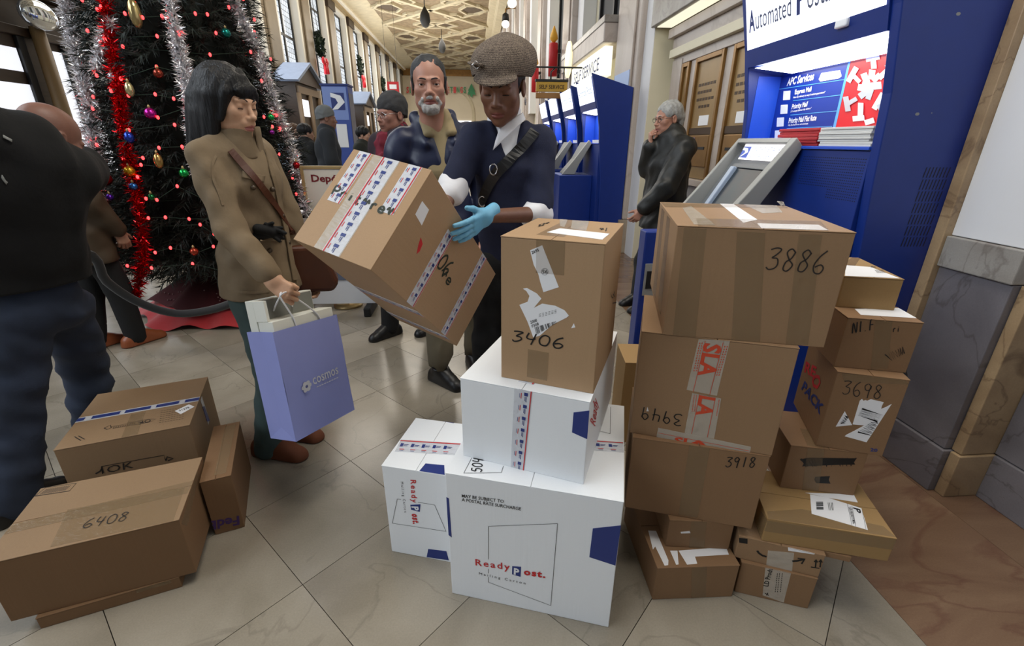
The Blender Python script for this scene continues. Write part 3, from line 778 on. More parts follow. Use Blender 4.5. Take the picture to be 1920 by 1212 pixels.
c.poly('t', kt((40, 80), (1180, 90), (1250, 130), (90, 120)), M_clear, 'packing_tape', .0014); c.poly('t', kt((250, 130), (330, 110), (560, 290), (360, 285)), M_milk, 'packing_tape', .0012)
c.poly('t', kt((380, 230), (1560, 255), (1640, 345), (400, 300)), M_clear, 'packing_tape', .0016); c.poly('t', kt((830, 95), (1130, 100), (1200, 170), (1010, 180)), M_milk, 'packing_tape', .0012)  # the last milky patch paints glare on the tape
cr = MB()
pe = [c.at('t', p, 0.0) for p in ((1446, 380), (1462, 382))]
g = [[pe[0] + (pe[1] - pe[0]) * (i / 5) + np.array([0.003 * math.sin(i * 2 + j), .012 * j, .006 * j * (1.2 - .2 * j) + .003 * math.cos(i * 2.3 + j)]) for i in range(6)] for j in range(4)]
cr.add([p for r in g for p in r], [(j * 6 + i, j * 6 + i + 1, j * 6 + i + 7, j * 6 + i + 6) for j in range(3) for i in range(5)])
c.add(cr, 'loose_tape_end', M_milk)
# carton standing behind the tower, only its edge shows
c = Carton(None, M_kraft4, 'kraft carton standing behind the tallest stack, only its left edge showing', par=(.895, 1.99, 0, -.12, .38, .22, .45))
# --- right stack
k7 = K((1400, 460), 1.731); k3 = K((1560, 690), 7.13); kp = K((1440, 900), 7.575); kr = K((1500, 300), 3.03); kk = K((1460, 640), 5.77)
c = Carton('R7', M_kraft3, 'kraft carton on the floor sealed with tape printed sideways, foot of the right stack', flap_axis=1)
c.poly('f', k8((945, 556), (1112, 588), (1060, 790), (925, 742)), M_milk, 'printed_tape')
mb = MB(); c.text(mb, 'f', 'LD Produ', *k8((960, 686), (990, 570), (930, 680)), .02, .0014)
for x in (1000, 1014, 1032):
    for i in range(9): c.line(mb, 'f', k8((x + (9 - i) * 1.6 + 6, 600 + i * 14), (x + (9 - i) * 1.6 + 4, 609 + i * 14)), .0018, .0014)
c.line(mb, 'f', k8((940, 728), (965, 742)), .003, .0014); c.line(mb, 'f', k8((950, 742), (958, 726)), .003, .0014)
c.add(mb, 'tape_print', M_marker)
c = Carton('R6', M_kraft, 'shallow kraft carton with a curved arrow printed in black and two upright arrows')
c.poly('f', k8((960, 455), (1128, 470), (1112, 592), (945, 560)), M_milk, 'packing_tape')
mb = MB()
c.line(mb, 'f', k8((890, 455), (902, 472), (925, 487), (950, 494)), .007); c.line(mb, 'f', k8((1115, 523), (1150, 520), (1192, 510)), .007)
c.line(mb, 'f', k8((1150, 504), (1196, 508), (1175, 540)), .005)
for x in (1268, 1298):
    c.line(mb, 'f', k8((x - 4, 562), (x + 1, 515)), .004); c.line(mb, 'f', k8((x - 11, 528), (x + 1, 512), (x + 10, 531)), .004)
c.line(mb, 'f', k8((1235, 560), (1290, 569)), .004); c.add(mb, 'arrow_print', M_marker)
c.poly('f', k8((1088, 432), (1265, 458), (1258, 480), (1090, 456)), M_paper, 'label_scrap'); c.poly('f', k8((768, 372), (828, 380), (828, 412), (775, 404)), M_black, 'hand_hole', label='dark hand hole')
MB().box((c.w / 2, -c.d / 2 + .02, c.h - .022), (c.w / 2 + .075, c.d / 2 - .02, c.h - .002)).build('side_flap', M_kraft3, c.o, bevel=.001)
c = Carton('R5', M_kraft4, 'flat kraft carton wrapped in clear tape with a big postage label on its lid', flap_axis=1)
c.poly('t', k8((1230, 95), (1345, 117), (1560, 185), (1602, 325), (1240, 220)), M_paper, 'postage_label', .001, 'white postage label'); c.poly('t', k8((1200, 85), (1510, 95), (1537, 147), (1345, 117)), M_paper, 'label_scrap', .001)
mb = MB(); c.text(mb, 't', 'P', *kp((1208, 398), (1228, 462), (1305, 425)), .03, .0018); c.text(mb, 't', 'USPS PRIORITY MAIL', *kp((1142, 395), (1206, 635), (1180, 390)), .01, .0018)
for q in range(14):
    if q != 8: c.line(mb, 't', kp((680 + q * .6, 322 + q * 8), (780 + q * .6, 322 + q * 8.1)), .0012 if q % 3 else .002, .0018)
for x in (850, 870, 895, 910): c.line(mb, 't', kp((x, 330), (x + 16, 440)), .0012, .0018)
c.line(mb, 't', kp((1125, 350), (1190, 650)), .0008, .0018); c.line(mb, 't', kp((1190, 375), (1245, 670)), .0008, .0018); c.line(mb, 't', kp((1335, 440), (1390, 710)), .0008, .0018)
c.add(mb, 'label_print', M_marker)
c.poly('t', k8((955, 205), (1180, 190), (1700, 300), (1795, 372), (960, 255)), M_clear, 'packing_tape', .0009); c.poly('f', k8((950, 262), (1790, 385), (1760, 450), (935, 330)), M_clear, 'packing_tape', .0009); c.poly('l', k8((955, 258), (912, 386), (880, 330), (915, 200)), M_clear, 'packing_tape')
c = Carton('R4', M_kraft3, 'kraft carton with its address blacked out by two marker blots')
c.poly('f', k7((172, 696), (200, 690), (352, 692), (346, 702), (352, 712), (300, 713), (180, 718), (186, 708)), M_marker, 'marker_blot'); c.poly('f', k7((222, 752), (270, 750), (266, 762), (272, 774), (225, 772), (219, 762)), M_marker, 'marker_blot')
c.scribble('f', zigzag(*k7((176, 692), (348, 690), (350, 716), (182, 720)), 30), .004)
c.tape('f', k7((225, 660))[0], k7((205, 800))[0], .05); c.tape('t', k7((225, 655))[0], k7((200, 600))[0], .05)
c = Carton('R3', M_kraft3, 'kraft carton numbered 3698 with scribbled-over white labels')
mb = MB(); c.hand(mb, 'f', '3698', *k3((128, 345), (650, 420), (158, 165)), .0026); c.add(mb, 'handwriting', M_ink)
c.poly('f', k3((370, 440), (400, 415), (420, 440), (450, 432), (470, 440), (520, 420), (690, 460), (665, 510), (655, 550), (720, 525), (795, 485), (460, 995), (170, 915), (190, 895), (300, 840), (430, 770), (275, 755)), M_paper, 'torn_label', .0009)
c.poly('f', k3((50, 785), (170, 580), (268, 765)), M_paper, 'torn_label', .0009)
c.scribble('f', zigzag(*k3((400, 540), (345, 635), (600, 720), (680, 630)), 15), .0055); c.scribble('f', zigzag(*k3((560, 690), (350, 850), (510, 905), (620, 720)), 20), .0050)
c.scribble('f', zigzag(*k3((110, 745), (180, 625), (215, 660), (165, 740)), 9), .0045)
mb = MB(); c.text(mb, 'f', '20', *k3((508, 1112), (604, 1122), (514, 1072)), .03); c.text(mb, 'l', 'PACK', *kk((248, 515), (455, 800), (285, 430)), .03); c.add(mb, 'blue_print', M_navy)
mb = MB(); c.text(mb, 'l', 'RE', *kk((280, 330), (395, 400), (300, 220)), .03)
c.line(mb, 'l', kk((370, 420), (380, 480), (420, 500), (450, 450), (440, 390), (405, 380), (370, 420)), .012); c.add(mb, 'red_print', M_redp)
c.poly('f', k3((130, 75), (1000, 95), (1050, 230), (160, 180)), M_clear, 'packing_tape')
c = Carton('R2', M_kraft3, 'kraft carton with smudged lettering and a scribble low on its front')
mb = MB(); c.hand(mb, 'f', 'NI.F', *kr((295, 985), (420, 965), (300, 925)), .0034); c.hand(mb, 'f', 'ri', *kr((525, 978), (566, 976), (528, 945)), .0026); c.add(mb, 'handwriting', M_marker)
c.scribble('f', zigzag(*kr((482, 1105), (590, 1058), (590, 1100), (520, 1140)), 15), .0034)
c.poly('t', kr((310, 848), (560, 843), (680, 902), (345, 882)), M_paper, 'shipping_label', .001); c.tape('f', kr((480, 900))[0], kr((450, 1190))[0], .045)
c = Carton('R1', M_kraft4, 'small pale kraft carton on top of the right stack with a white postage label')
c.poly('t', kr((258, 600), (400, 610), (565, 674), (250, 664)), M_paper, 'postage_label', .001)
mb = MB(); c.text(mb, 't', 'P', *kr((400, 612), (425, 616), (408, 606)), .02)
for q in range(7): c.line(mb, 't', kr((425 + q * 7, 628), (440 + q * 7, 645)), .0014, .0015)
c.add(mb, 'label_print', M_marker); c.tape('t', kr((330, 556))[0], kr((270, 600))[0], .04, M_clear)
# --- left pile
k1 = K((0, 680), 2.279); kf = K((140, 740), 6.857)
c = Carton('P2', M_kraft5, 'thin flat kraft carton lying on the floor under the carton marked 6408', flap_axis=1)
c.tape('f', (250, 1098), (318, 1084), .03, M_clear)
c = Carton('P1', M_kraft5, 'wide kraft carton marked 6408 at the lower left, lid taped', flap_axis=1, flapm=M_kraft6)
mb = MB(); c.hand(mb, 't', '6408', *k1((348, 712), (540, 676), (372, 672)), .0030, .0022); c.add(mb, 'handwriting', M_ink)
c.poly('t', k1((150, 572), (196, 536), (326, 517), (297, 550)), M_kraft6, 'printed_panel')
mb = MB(); q = k1((150, 572), (196, 536), (326, 517), (297, 550)); c.line(mb, 't', q + [q[0]], .003)
for i in range(14): t = i / 14; c.line(mb, 't', k1((172 + 112 * t, 565 - 18 * t), (202 + 108 * t, 542 - 17 * t)), .0022)
c.add(mb, 'barcode_print', M_ink)
c.poly('t', k1((0, 740), (30, 700), (850, 500), (800, 560)), M_clear, 'packing_tape', .0012); c.poly('t', k1((290, 630), (790, 535), (735, 690), (215, 790)), M_clear, 'packing_tape', .0009); c.poly('r', k1((830, 430), (850, 480), (800, 700), (775, 690)), M_clear, 'packing_tape')
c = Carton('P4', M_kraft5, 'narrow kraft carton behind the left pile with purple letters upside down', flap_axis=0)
mb = MB(); c.text(mb, 'f', 'FedEx', *k1((1022, 656), (850, 690), (1024, 692)), .03); c.add(mb, 'purple_lettering', M_purple)
c.tape('t', k1((985, 270))[0], k1((940, 478))[0], .04)
c = Carton('P3', M_kraft6, 'kraft carton with blue and white tape on its lid, at the back left', flap_axis=1)
o_, a, b, t, q = c.tape('t', kf((-30, 345))[0], kf((1618, 55))[0], .040, M_ptape, name='postal_tape')
mb = MB(); L = np.linalg.norm(b - a); up = np.array([0, 0, .0008])
for u0, u1 in ((.0, .06), (.115, .335), (.375, .585), (.63, .825), (.875, 1)):
    mb.add([a + t * L * u0 - q * .62 + up * 2, a + t * L * u1 - q * .62 + up * 2, a + t * L * u1 + q * .62 + up * 2, a + t * L * u0 + q * .62 + up * 2], [(0, 1, 2, 3)])
tag(mb.build('blue_block_print', M_navy, o_), kind='stuff')
c.tape('r', kf((1625, 50))[0], kf((1725, 360))[0], .036, M_ptape, name='postal_tape'); c.poly('r', kf((1640, 160), (1665, 150), (1735, 340), (1700, 350)), M_navy, 'blue_block_print', .0016)
c.poly('t', kf((1290, 215), (1470, 130), (1540, 160), (1365, 255)), M_paper, 'address_sticker', .0012)
mb = MB(); c.text(mb, 't', '51278', *kf((1350, 222), (1480, 178), (1335, 205)), .01, .0018)
for r_ in range(7):
    for i in range(9): c.line(mb, 't', kf((1110 + i * 36 + r_ * -4, 215 + r_ * 25 - i * 6), (1134 + i * 36 - r_ * 4, 211 + r_ * 25 - i * 6)), .0022)
c.line(mb, 't', kf((380, 435), (460, 395), (470, 430), (420, 455), (380, 435)), .003); c.line(mb, 't', kf((470, 420), (940, 320), (1040, 318), (980, 355), (490, 440)), .0016)
c.text(mb, 't', 'OK', *kf((975, 318), (810, 360), (985, 350)), .01); c.line(mb, 't', kf((0, 545), (80, 595)), .003); c.line(mb, 't', kf((50, 535), (128, 580)), .003)
for i in range(10): c.line(mb, 't', kf((780 - i * 30, 365 + i * 6), (765 - i * 30, 385 + i * 6)), .002)
c.line(mb, 'f', kf((345, 925), (1150, 780), (1170, 850)), .003); c.line(mb, 'f', kf((345, 925), (360, 1020)), .003); c.text(mb, 'f', 'OK', *kf((420, 1010), (760, 940), (410, 925)), 0)
c.line(mb, 'f', kf((270, 1020), (330, 985), (350, 930), (370, 1010)), .006); c.line(mb, 'f', kf((1175, 850), (1190, 800), (1265, 825), (1200, 850)), .006)
c.add(mb, 'ornament_print', M_ink)
c.tape('t', kf((820, 240))[0], kf((700, 540))[0], .05)
# --- carton being lifted
RH = [[.82048, .47948, -.3113], [-.54569, .49462, -.67644], [-.17036, .72488, .66748]]
bc = (np.array([-.0905, 1.7788, .6148]) + np.array([.0835, 1.9583, .8778]) + np.array([-.3591, 1.9574, .6706]) + np.array([-.1851, 2.1369, .9336])) / 4
HELD = c = Carton(None, M_kraft2, 'long tilted kraft carton held up by the postal worker, wrapped in postal tape', par=(*bc, 0, .3273, .3629, .689), R=RH, flap_axis=0)
w2, d2 = c.w / 2, c.d / 2
c.postal_tape('t', (-w2 * .66, d2, 0), (-w2 * .66, -.02, 0), .055, True); c.postal_tape('t', (0, d2, 0), (0, -d2, 0), .07, True, -1); c.postal_tape('t', (w2 * .62, d2, 0), (w2 * .62, .0, 0), .055, True)
k33 = K((540, 260), 2.885)
c.postal_tape('r', k33((880, 510))[0], k33((655, 905))[0], .05); c.postal_tape('r', k33((1065, 632))[0], k33((838, 1062))[0], .05)
zf = [c.inv[:3] @ np.array([*0 * CPOS, 1])]
for z_ in (.35, .10): c.postal_tape('f', (w2, -d2, z_), (-w2, -d2, z_ - .02), .05, True)
c.poly('r', k33((688, 410), (725, 338), (762, 385), (723, 470)), M_paper, 'torn_label', label='white diamond of torn label')
mb = MB(); c.hand(mb, 'r', '06d', *k33((800, 690), (880, 770), (850, 620)), .008); c.hand(mb, 'r', '~e', *k33((815, 740), (870, 800), (845, 690)), .007)
c.hand(mb, 't', 'Prit~re~', *k33((235, 300), (560, 425), (260, 255)), .008); c.add(mb, 'handwriting', mat('olive_marker', (44, 50, 36), 0.6))
c.poly('r', k33((695, 625), (705, 575), (718, 535), (728, 570), (712, 610)), M_redp, 'red_mark')
c.tape('t', (-w2 * .1, d2, 0), (-w2 * .1, -d2, 0), .11, M_milk, True, lift=.0006)
# ================================================================== KIOSKS
M_blue = mat('kiosk_blue', (14, 46, 128), 0.42, noise=0.06, scale=14)
M_bluel = mat('kiosk_lit_and_emblem_blue', (30, 80, 200), 0.4)  # kiosk blue as the tube light brightens it; the emblem shares it
M_sign = emis('lit_sign_face', (238, 244, 255), SIGN_GLOW)
M_tube = emis('tube_diffuser', (255, 255, 250), TUBE_GLOW)
M_panel = mat('info_panel_blue', (22, 52, 150), 0.3)
M_cyan = mat('cyan_print', (90, 170, 230), 0.4)
M_grey_p = mat('terminal_grey', (104, 107, 110), 0.5)
M_grey_l = mat('terminal_pale_grey', (140, 141, 138), 0.5)
M_wprint = mat('white_print', (240, 242, 246), 0.5)
PROF = [(1.66, 0), (1.635, .97), (1.60, 1.30), (1.575, 1.60), (1.52, 1.89), (1.44, 2.20), (1.966, 2.05), (1.966, 0)]
HOLE = MB().box((-.0007, -.003, -.0015), (.0007, .003, .0015))
def kiosk(Y0, W, label, detail=False, group=None):
    k = empty('postal_kiosk', (1.6, Y0, 0), 0, label, 'kiosk', group)
    def B(lo, hi, name, m, bev=0.0, par=None):
        return MB().box((lo[0] - 1.6, lo[1], lo[2]), (hi[0] - 1.6, hi[1], hi[2])).build(name, m, par or k, bevel=bev)
    def PR(poly, a, b, name, m, bev=0.0): return MB().prism([(x - 1.6, z) for x, z in poly], 1, a, b).build(name, m, k, bevel=bev)
    sp = PR(PROF, 0, .045, 'side_panel', M_blue, .004)
    PR([(x + .001, z) for x, z in PROF], W - .04, W, 'side_panel', M_blue, .004)
    B((1.60, .046, 0), (1.66, W - .041, 1.395), 'lower_panel', M_blue, .003)
    B((1.585, .046, 1.397), (1.80, W - .041, 1.41), 'shelf', M_bluel, .002)
    B((1.74, .046, 1.411), (1.78, W - .041, 1.80), 'info_panel', M_panel if detail else M_bluel); B((1.605, W - .0425, 1.411), (1.739, W - .0405, 1.77), 'tube_lit_sheet', M_bluel)  # added thin sheet and far backs carry the tube light in their colour
    hd = PR([(1.53, 1.81), (1.515, 1.88), (1.45, 2.17), (1.80, 2.10), (1.80, 1.81)], .046, W - .041, 'header', M_blue)
    sf = MB().add([(1.508 - 1.6, .055, 1.893), (1.508 - 1.6, W - .05, 1.893), (1.443 - 1.6, W - .05, 2.165), (1.443 - 1.6, .055, 2.165)], [(0, 1, 2, 3)]).build('lit_sign', M_sign, k)
    tb = MB().add([(1.54 - 1.6, .06, 1.802), (1.54 - 1.6, W - .10, 1.802), (1.72 - 1.6, W - .16, 1.772), (1.72 - 1.6, .06, 1.772)], [(0, 1, 2, 3)]).build('tube_diffuser', M_tube, k)
    dirn = np.array([1.443 - 1.508, 0, .272]); dirn /= np.linalg.norm(dirn)
    def sg(y, v, lift=.004): return np.array([1.508 - 1.6, y, 1.893]) + dirn * v + np.array([-.97, 0, -.23]) * lift
    if detail:
        def st(t, y0, y1, cap_, bold, m):
            mb = MB(); text_on(mb, t, sg(y0, .084), sg(y1, .084), sg(y0, .084 + cap_), bold); tag(mb.build('sign_lettering', m, sf), kind='stuff')
        M_sg = mat('sign_grey_print', (84, 90, 120), 0.5)
        st('A', W - .080, W - .135, .095, .03, M_navy); st('utomated', W - .143, W - .43, .090, 0, M_sg); st('P', W - .468, W - .532, .12, .05, M_navy); st('ostal', W - .540, W - .70, .10, 0, M_sg); st('C', W - .72, W - .77, .105, .045, M_navy); st('enter', W - .777, W - .93, .09, 0, M_sg)
        MB().box((-.100, .235, 1.862), (-.080, .30, 1.895)).build('sign_latch', M_wprint, k, bevel=.006)
        # info panel print
        def ip(px, py): p = onx(px, py, 1.7385); return p - np.array([1.6, Y0, 0])
        mb = MB()
        def tx(s, a, b, c, bold=0.0): text_on(mb, s, ip(*a), ip(*b), ip(*c), bold)
        tx('APC Services', (1475, 161), (1525, 149.5), (1478, 147), .03)
        tx('Express Mail', (1490, 177), (1521, 171), (1491, 168.5), .03); tx('Next-day delivery to many locations-guaranteed*', (1487, 184.5), (1547, 174.5), (1488, 181), .02)
        tx('Priority Mail', (1484, 204.5), (1513, 199.5), (1486, 195.5), .03); tx('2-3 average business day delivery*', (1482, 211), (1521, 204.5), (1483, 207.5), .02)
        tx('Priority Mail Flat Rate', (1478, 231), (1530, 225.5), (1480, 221.5), .03); tx('Why Flat Rate boxes and envelopes', (1477, 236.5), (1515, 233), (1477.5, 233.5), .02)
        tx('First-', (1472, 256), (1489, 253), (1474, 246), .03)
        tag(mb.build('panel_lettering', M_wprint, k), kind='stuff')
        mb = MB()
        for a, b in (((1457, 168), (1585, 149)), ((1487, 189), (1578, 178)), ((1482, 216), (1570, 208)), ((1475, 241), (1560, 237))): ribbon(mb, [ip(*a), ip(*b)], .003, (-1, 0, 0))
        tag(mb.build('panel_rule', M_cyan, k), kind='stuff')
        def quad(pts, name, m, par=None, off=0.0):
            P = [ip(*p) + np.array([-off, 0, 0]) for p in pts]; Q = [p + np.array([.0006, 0, 0]) for p in P]; n = len(P)
            return MB().add(P + Q, [tuple(range(n)), tuple(range(n, 2 * n))[::-1]] + [(i, (i + 1) % n, n + (i + 1) % n, n + i) for i in range(n)]).build(name, m, par or k)
        for cx, cy in ((1476, 179), (1471, 205), (1464, 229), (1460, 253)): quad([(cx - 7, cy - 8), (cx + 6, cy - 9), (cx + 5, cy + 8), (cx - 8, cy + 9)], 'service_icon', M_wprint)
        quad([(1540, 137), (1575, 131.5), (1578, 143), (1573, 147), (1538, 153), (1535, 149)], 'language_badge', M_wprint)
        mb = MB(); text_on(mb, 'Tambien En Espanol', ip(1540, 148), ip(1574, 142.5), ip(1540, 143)); b_ = mb.v[:]; mb.v = [tuple(np.array(v) + np.array([-.0012, 0, 0])) for v in b_]; tag(mb.build('badge_lettering', M_cyan, k), kind='stuff')
        quad([(1596, 110), (1692, 92), (1670, 240), (1564, 246)], 'poster', mat('poster_red', (196, 34, 40), 0.35), off=.002)
        quad([(1593, 111), (1597, 110), (1566, 246), (1561, 246)], 'poster_border', M_cyan, off=.003)
        # white folded boxes printed on the poster: arms of a star, built as flat slips
        def slip(cx, cy, ang, L, W_): 
            c, s = math.cos(ang), math.sin(ang)
            return [(cx + c * a - s * b, cy + s * a + c * b) for a, b in ((-L, -W_), (L, -W_), (L, W_), (-L, W_))]
        for i, (cx, cy, an, L, W_) in enumerate(((1627, 160, .3, 10, 6), (1643, 161, -.1, 11, 7), (1624, 147, 1.2, 10, 6), (1636, 140, 1.7, 9, 6), (1645, 146, 2.4, 9, 5), (1622, 175, 2.5, 11, 6), (1632, 177, 1.9, 10, 5), (1618, 165, .2, 8, 6),
              (1638, 108, -.2, 13, 6), (1640, 120, 1.5, 9, 5), (1600, 140, 2.1, 16, 5), (1608, 148, .8, 9, 4), (1672, 126, .9, 9, 7), (1660, 138, 2.4, 13, 5), (1590, 195, 1.4, 14, 5), (1600, 190, 2.6, 10, 4), (1612, 222, -.1, 11, 5), (1616, 205, 1.6, 12, 5), (1650, 190, 2.1, 17, 5), (1653, 205, 1.1, 10, 3), (1660, 195, .6, 9, 3), (1633, 228, -.3, 9, 5))):
            quad(slip(cx, cy, an, L, W_), 'printed_slip', [M_wprint, mat('slip_shade', (206, 210, 214), .5), mat('slip_dark', (176, 182, 188), .5)][(i * 2 + i // 3) % 3], off=.0032 + .0002 * i)
        mb = MB(); text_on(mb, 'a sim', ip(1653, 226), ip(1671, 223), ip(1654, 218), .02); mb.v = [tuple(np.array(v) + np.array([-.009, 0, 0])) for v in mb.v]; tag(mb.build('poster_lettering', M_wprint, k), kind='stuff')
        # ventilation slots on the side panel
        sl = MB().add([(-.002, 0, -.02), (.002, 0, -.02), (.006, 0, .02), (.002, 0, .02)], [(0, 1, 2, 3)]).mesh('vent_slot', M_black)
        for r_ in range(7):
            for q in range(8): put('vent_slot', sl, sp, loc=(1.812 + .0145 * q - 1.6, -.0008, 1.315 - .047 * r_))
        # perforated speaker field on the lower panel
        mb = MB()
        for r_ in range(16):
            for q in range(32):
                y, z = .06 + q * .0122, 1.36 - r_ * .0112
                if r_ > 11 and q > 14: continue
                mb.add([(-.0006, y, z), (-.0006, y + .006, z), (-.0006, y + .006, z + .0035), (-.0006, y, z + .0035)], [(3, 2, 1, 0)])
        tag(mb.build('perforation', M_black, k), kind='stuff')
        # scuffs in the paint
        for px, py, r_ in ((1720, 214, .006), (1747, 212, .002), (1797, 26, .006), (1805, 310, .003)):
            p = ony(px, py, Y0 - .0005) - np.array([1.6, Y0, 0]); MB().add([(p[0] + r_ * 1.6 * math.cos(a), p[1], p[2] + r_ * math.sin(a)) for a in np.arange(6) * 1.047], [(0, 1, 2, 3, 4, 5)]).build('paint_scuff', M_grey_l, sp)
    else:
        mb = MB(); text_on(mb, 'Automated Postal', sg(W - .10, .10), sg(.10, .10), sg(W - .10, .19)); tag(mb.build('sign_lettering', mat('pale_sign_print', (150, 170, 200), 0.5), sf), kind='stuff')
        for q in range(5): B((1.70, .10, 1.44 + q * .065), (1.735, .24, 1.485 + q * .065), 'leaflet', M_wprint)
        B((1.60, .08, 1.411), (1.72, .42, 1.45), 'paper_stack', M_wprint)
        PR([(1.555, 1.448), (1.596, 1.407), (1.44, 1.14), (1.38, 1.003), (1.20, 1.003), (1.36, 1.19), (1.45, 1.308)], .42, .47, 'terminal_cheek', M_grey_l, .006)
        PR([(1.54, 1.42), (1.59, 1.40), (1.44, 1.14), (1.38, 1.003), (1.25, 1.003), (1.42, 1.20)], .47, .90, 'terminal_body', M_grey_p, .006)
        B((1.15, .30, 0), (1.599, .93, 1.0), 'terminal_cabinet', M_blue, .006)
    return k
kiosk(1.812, 1.02, 'big blue automated postal kiosk at the right with its lit sign cut by the frame', True)
KG = 'row of blue kiosks down the hall'
kiosk(6.15, .97, 'first blue kiosk of the far row, its tall dark side facing the viewer')
kiosk(7.47, .97, 'second blue kiosk of the far row, just behind the first')
kiosk(8.78, .97, 'third blue kiosk of the far row')
kiosk(10.08, .97, 'farthest blue kiosk of the far row, only its lit top showing')
# ---- mailers stacked on the shelf of the near kiosk
M_redcard = mat('red_card', (186, 34, 44), 0.5, noise=0.1, scale=30)
M_whcard = mat('white_card', (222, 222, 220), 0.55, noise=0.05, scale=30)
ORD = ['topmost', 'second from the top', 'third from the top', 'fourth from the top', 'fifth from the top', 'sixth from the top', 'seventh from the top', 'lowest']
for i in range(6):
    o = MB().box((-.075, -.15, 0), (.075, .15, .0125)).build('flat_mailer', M_redcard, bevel=.002)
    o.location = (1.665 + random.uniform(-.008, .008), 2.33 + random.uniform(-.015, .015), 1.4105 + i * .0132)
    tag(o, 'red flat mailer, %s of the red pile on the kiosk shelf' % (ORD[5 - i] if i else 'lowest'), 'mailer', 'red mailers on the kiosk shelf')
for i in range(8):
    o = MB().box((-.07, -.15, 0), (.07, .15, .0092)).build('white_mailer', M_whcard, bevel=.001)
    o.location = (1.66 + random.uniform(-.006, .006), 2.02 + random.uniform(-.012, .012), 1.4105 + i * .0098)
    tag(o, 'white flat mailer, %s of the pile beside the red ones' % ORD[7 - i], 'mailer', 'white mailers on the kiosk shelf')
# ---- grey touch terminal on its blue cabinet
T0, T1 = 2.27, 2.80
tm = empty('touch_terminal', (1.45, T0, 1.0), 0, 'grey touch terminal with a lit header and slanted screen in front of the big kiosk', 'terminal')
def TP(poly, a, b, name, m, bev=.004): return MB().prism([(x - 1.45, z - 1.0) for x, z in poly], 1, a - T0, b - T0).build(name, m, tm, bevel=bev)
cheek = [(1.555, 1.448), (1.596, 1.407), (1.53, 1.28), (1.44, 1.14), (1.38, 1.003), (1.20, 1.003), (1.275, 1.085), (1.36, 1.19), (1.45, 1.308)]
TP(cheek, T0, T0 + .045, 'cheek', M_grey_l); TP(cheek, T1 - .03, T1, 'cheek', M_grey_l)
TP([(1.555, 1.448), (1.596, 1.407), (1.575, 1.395), (1.535, 1.425)], T0 + .045, T1 - .03, 'top_beam', M_grey_l)
TP([(1.575, 1.395), (1.596, 1.407), (1.44, 1.14), (1.38, 1.003), (1.33, 1.003), (1.42, 1.16), (1.53, 1.33)], T0 + .045, T1 - .03, 'back_plate', M_grey_p, 0)
hs = MB().add([(1.548 - 1.45, .055, 1.415 - 1), (1.548 - 1.45, T1 - T0 - .10, 1.415 - 1), (1.518 - 1.45, T1 - T0 - .10, 1.335 - 1), (1.518 - 1.45, .055, 1.335 - 1)], [(3, 2, 1, 0)]).build('lit_header', emis('lit_header_face', (255, 250, 250), 1.4), tm)
mb = MB(); e = lambda y, v: np.array([1.515 - 1.45 + .03 * v - .003, y, .335 + .08 * v])
text_on(mb, 'UNITED STATES', e(.33, .55), e(.06, .55), e(.33, .82)); text_on(mb, 'POSTAL SERVICE', e(.33, .15), e(.06, .15), e(.33, .42)); tag(mb.build('header_lettering', MATS['pale_sign_print'], hs), kind='stuff')
mb = MB(); mb.add([e(.42, .12), e(.345, .12), e(.345, .85), e(.42, .85)], [(0, 1, 2, 3)]); mb.build('header_emblem', M_bluel, hs)
mb = MB(); q = lambda y, v: e(y, v) + np.array([-.001, 0, 0]); mb.add([q(.42, .80), q(.37, .74), q(.352, .5), q(.40, .2), q(.42, .15), q(.385, .46), q(.39, .58), q(.42, .62)], [tuple(range(8))]); mb.build('emblem_bird', M_wprint, hs)
TP([(1.49, 1.29), (1.505, 1.285), (1.37, 1.06), (1.355, 1.065)], T0 + .10, T1 - .13, 'screen', mat('dim_screen', (52, 50, 54), 0.4, rgb2=(30, 48, 58), scale=6))
TP([(1.47, 1.30), (1.505, 1.285), (1.37, 1.06), (1.335, 1.07)], T1 - .16, T1 - .12, 'screen_bezel', mat('bezel_blue_grey', (150, 164, 184), .4))
TP([(1.50, 1.315), (1.515, 1.31), (1.505, 1.287), (1.485, 1.293)], T0 + .045, T1 - .10, 'screen_bezel', M_grey_p)
cb = empty('parcel_cabinet', (1.2, 2.55, 0), 0, 'blue parcel cabinet under the grey terminal, mostly hidden by the tall stack', 'cabinet')
MB().box((-.34, -.28, .10), (.385, -.19, 1.0)).build('cabinet_body', M_blue, cb, bevel=.006)
MB().box((-.31, -.25, 0), (.38, -.20, .10)).build('kick_plate', M_black, cb)
MB().box((-.325, -.284, .66), (-.18, -.28, .835)).build('cabinet_label', M_grey_l, cb, bevel=.002)
MB().box((-.312, -.287, .70), (-.19, -.284, .795)).build('label_window', M_black, cb)
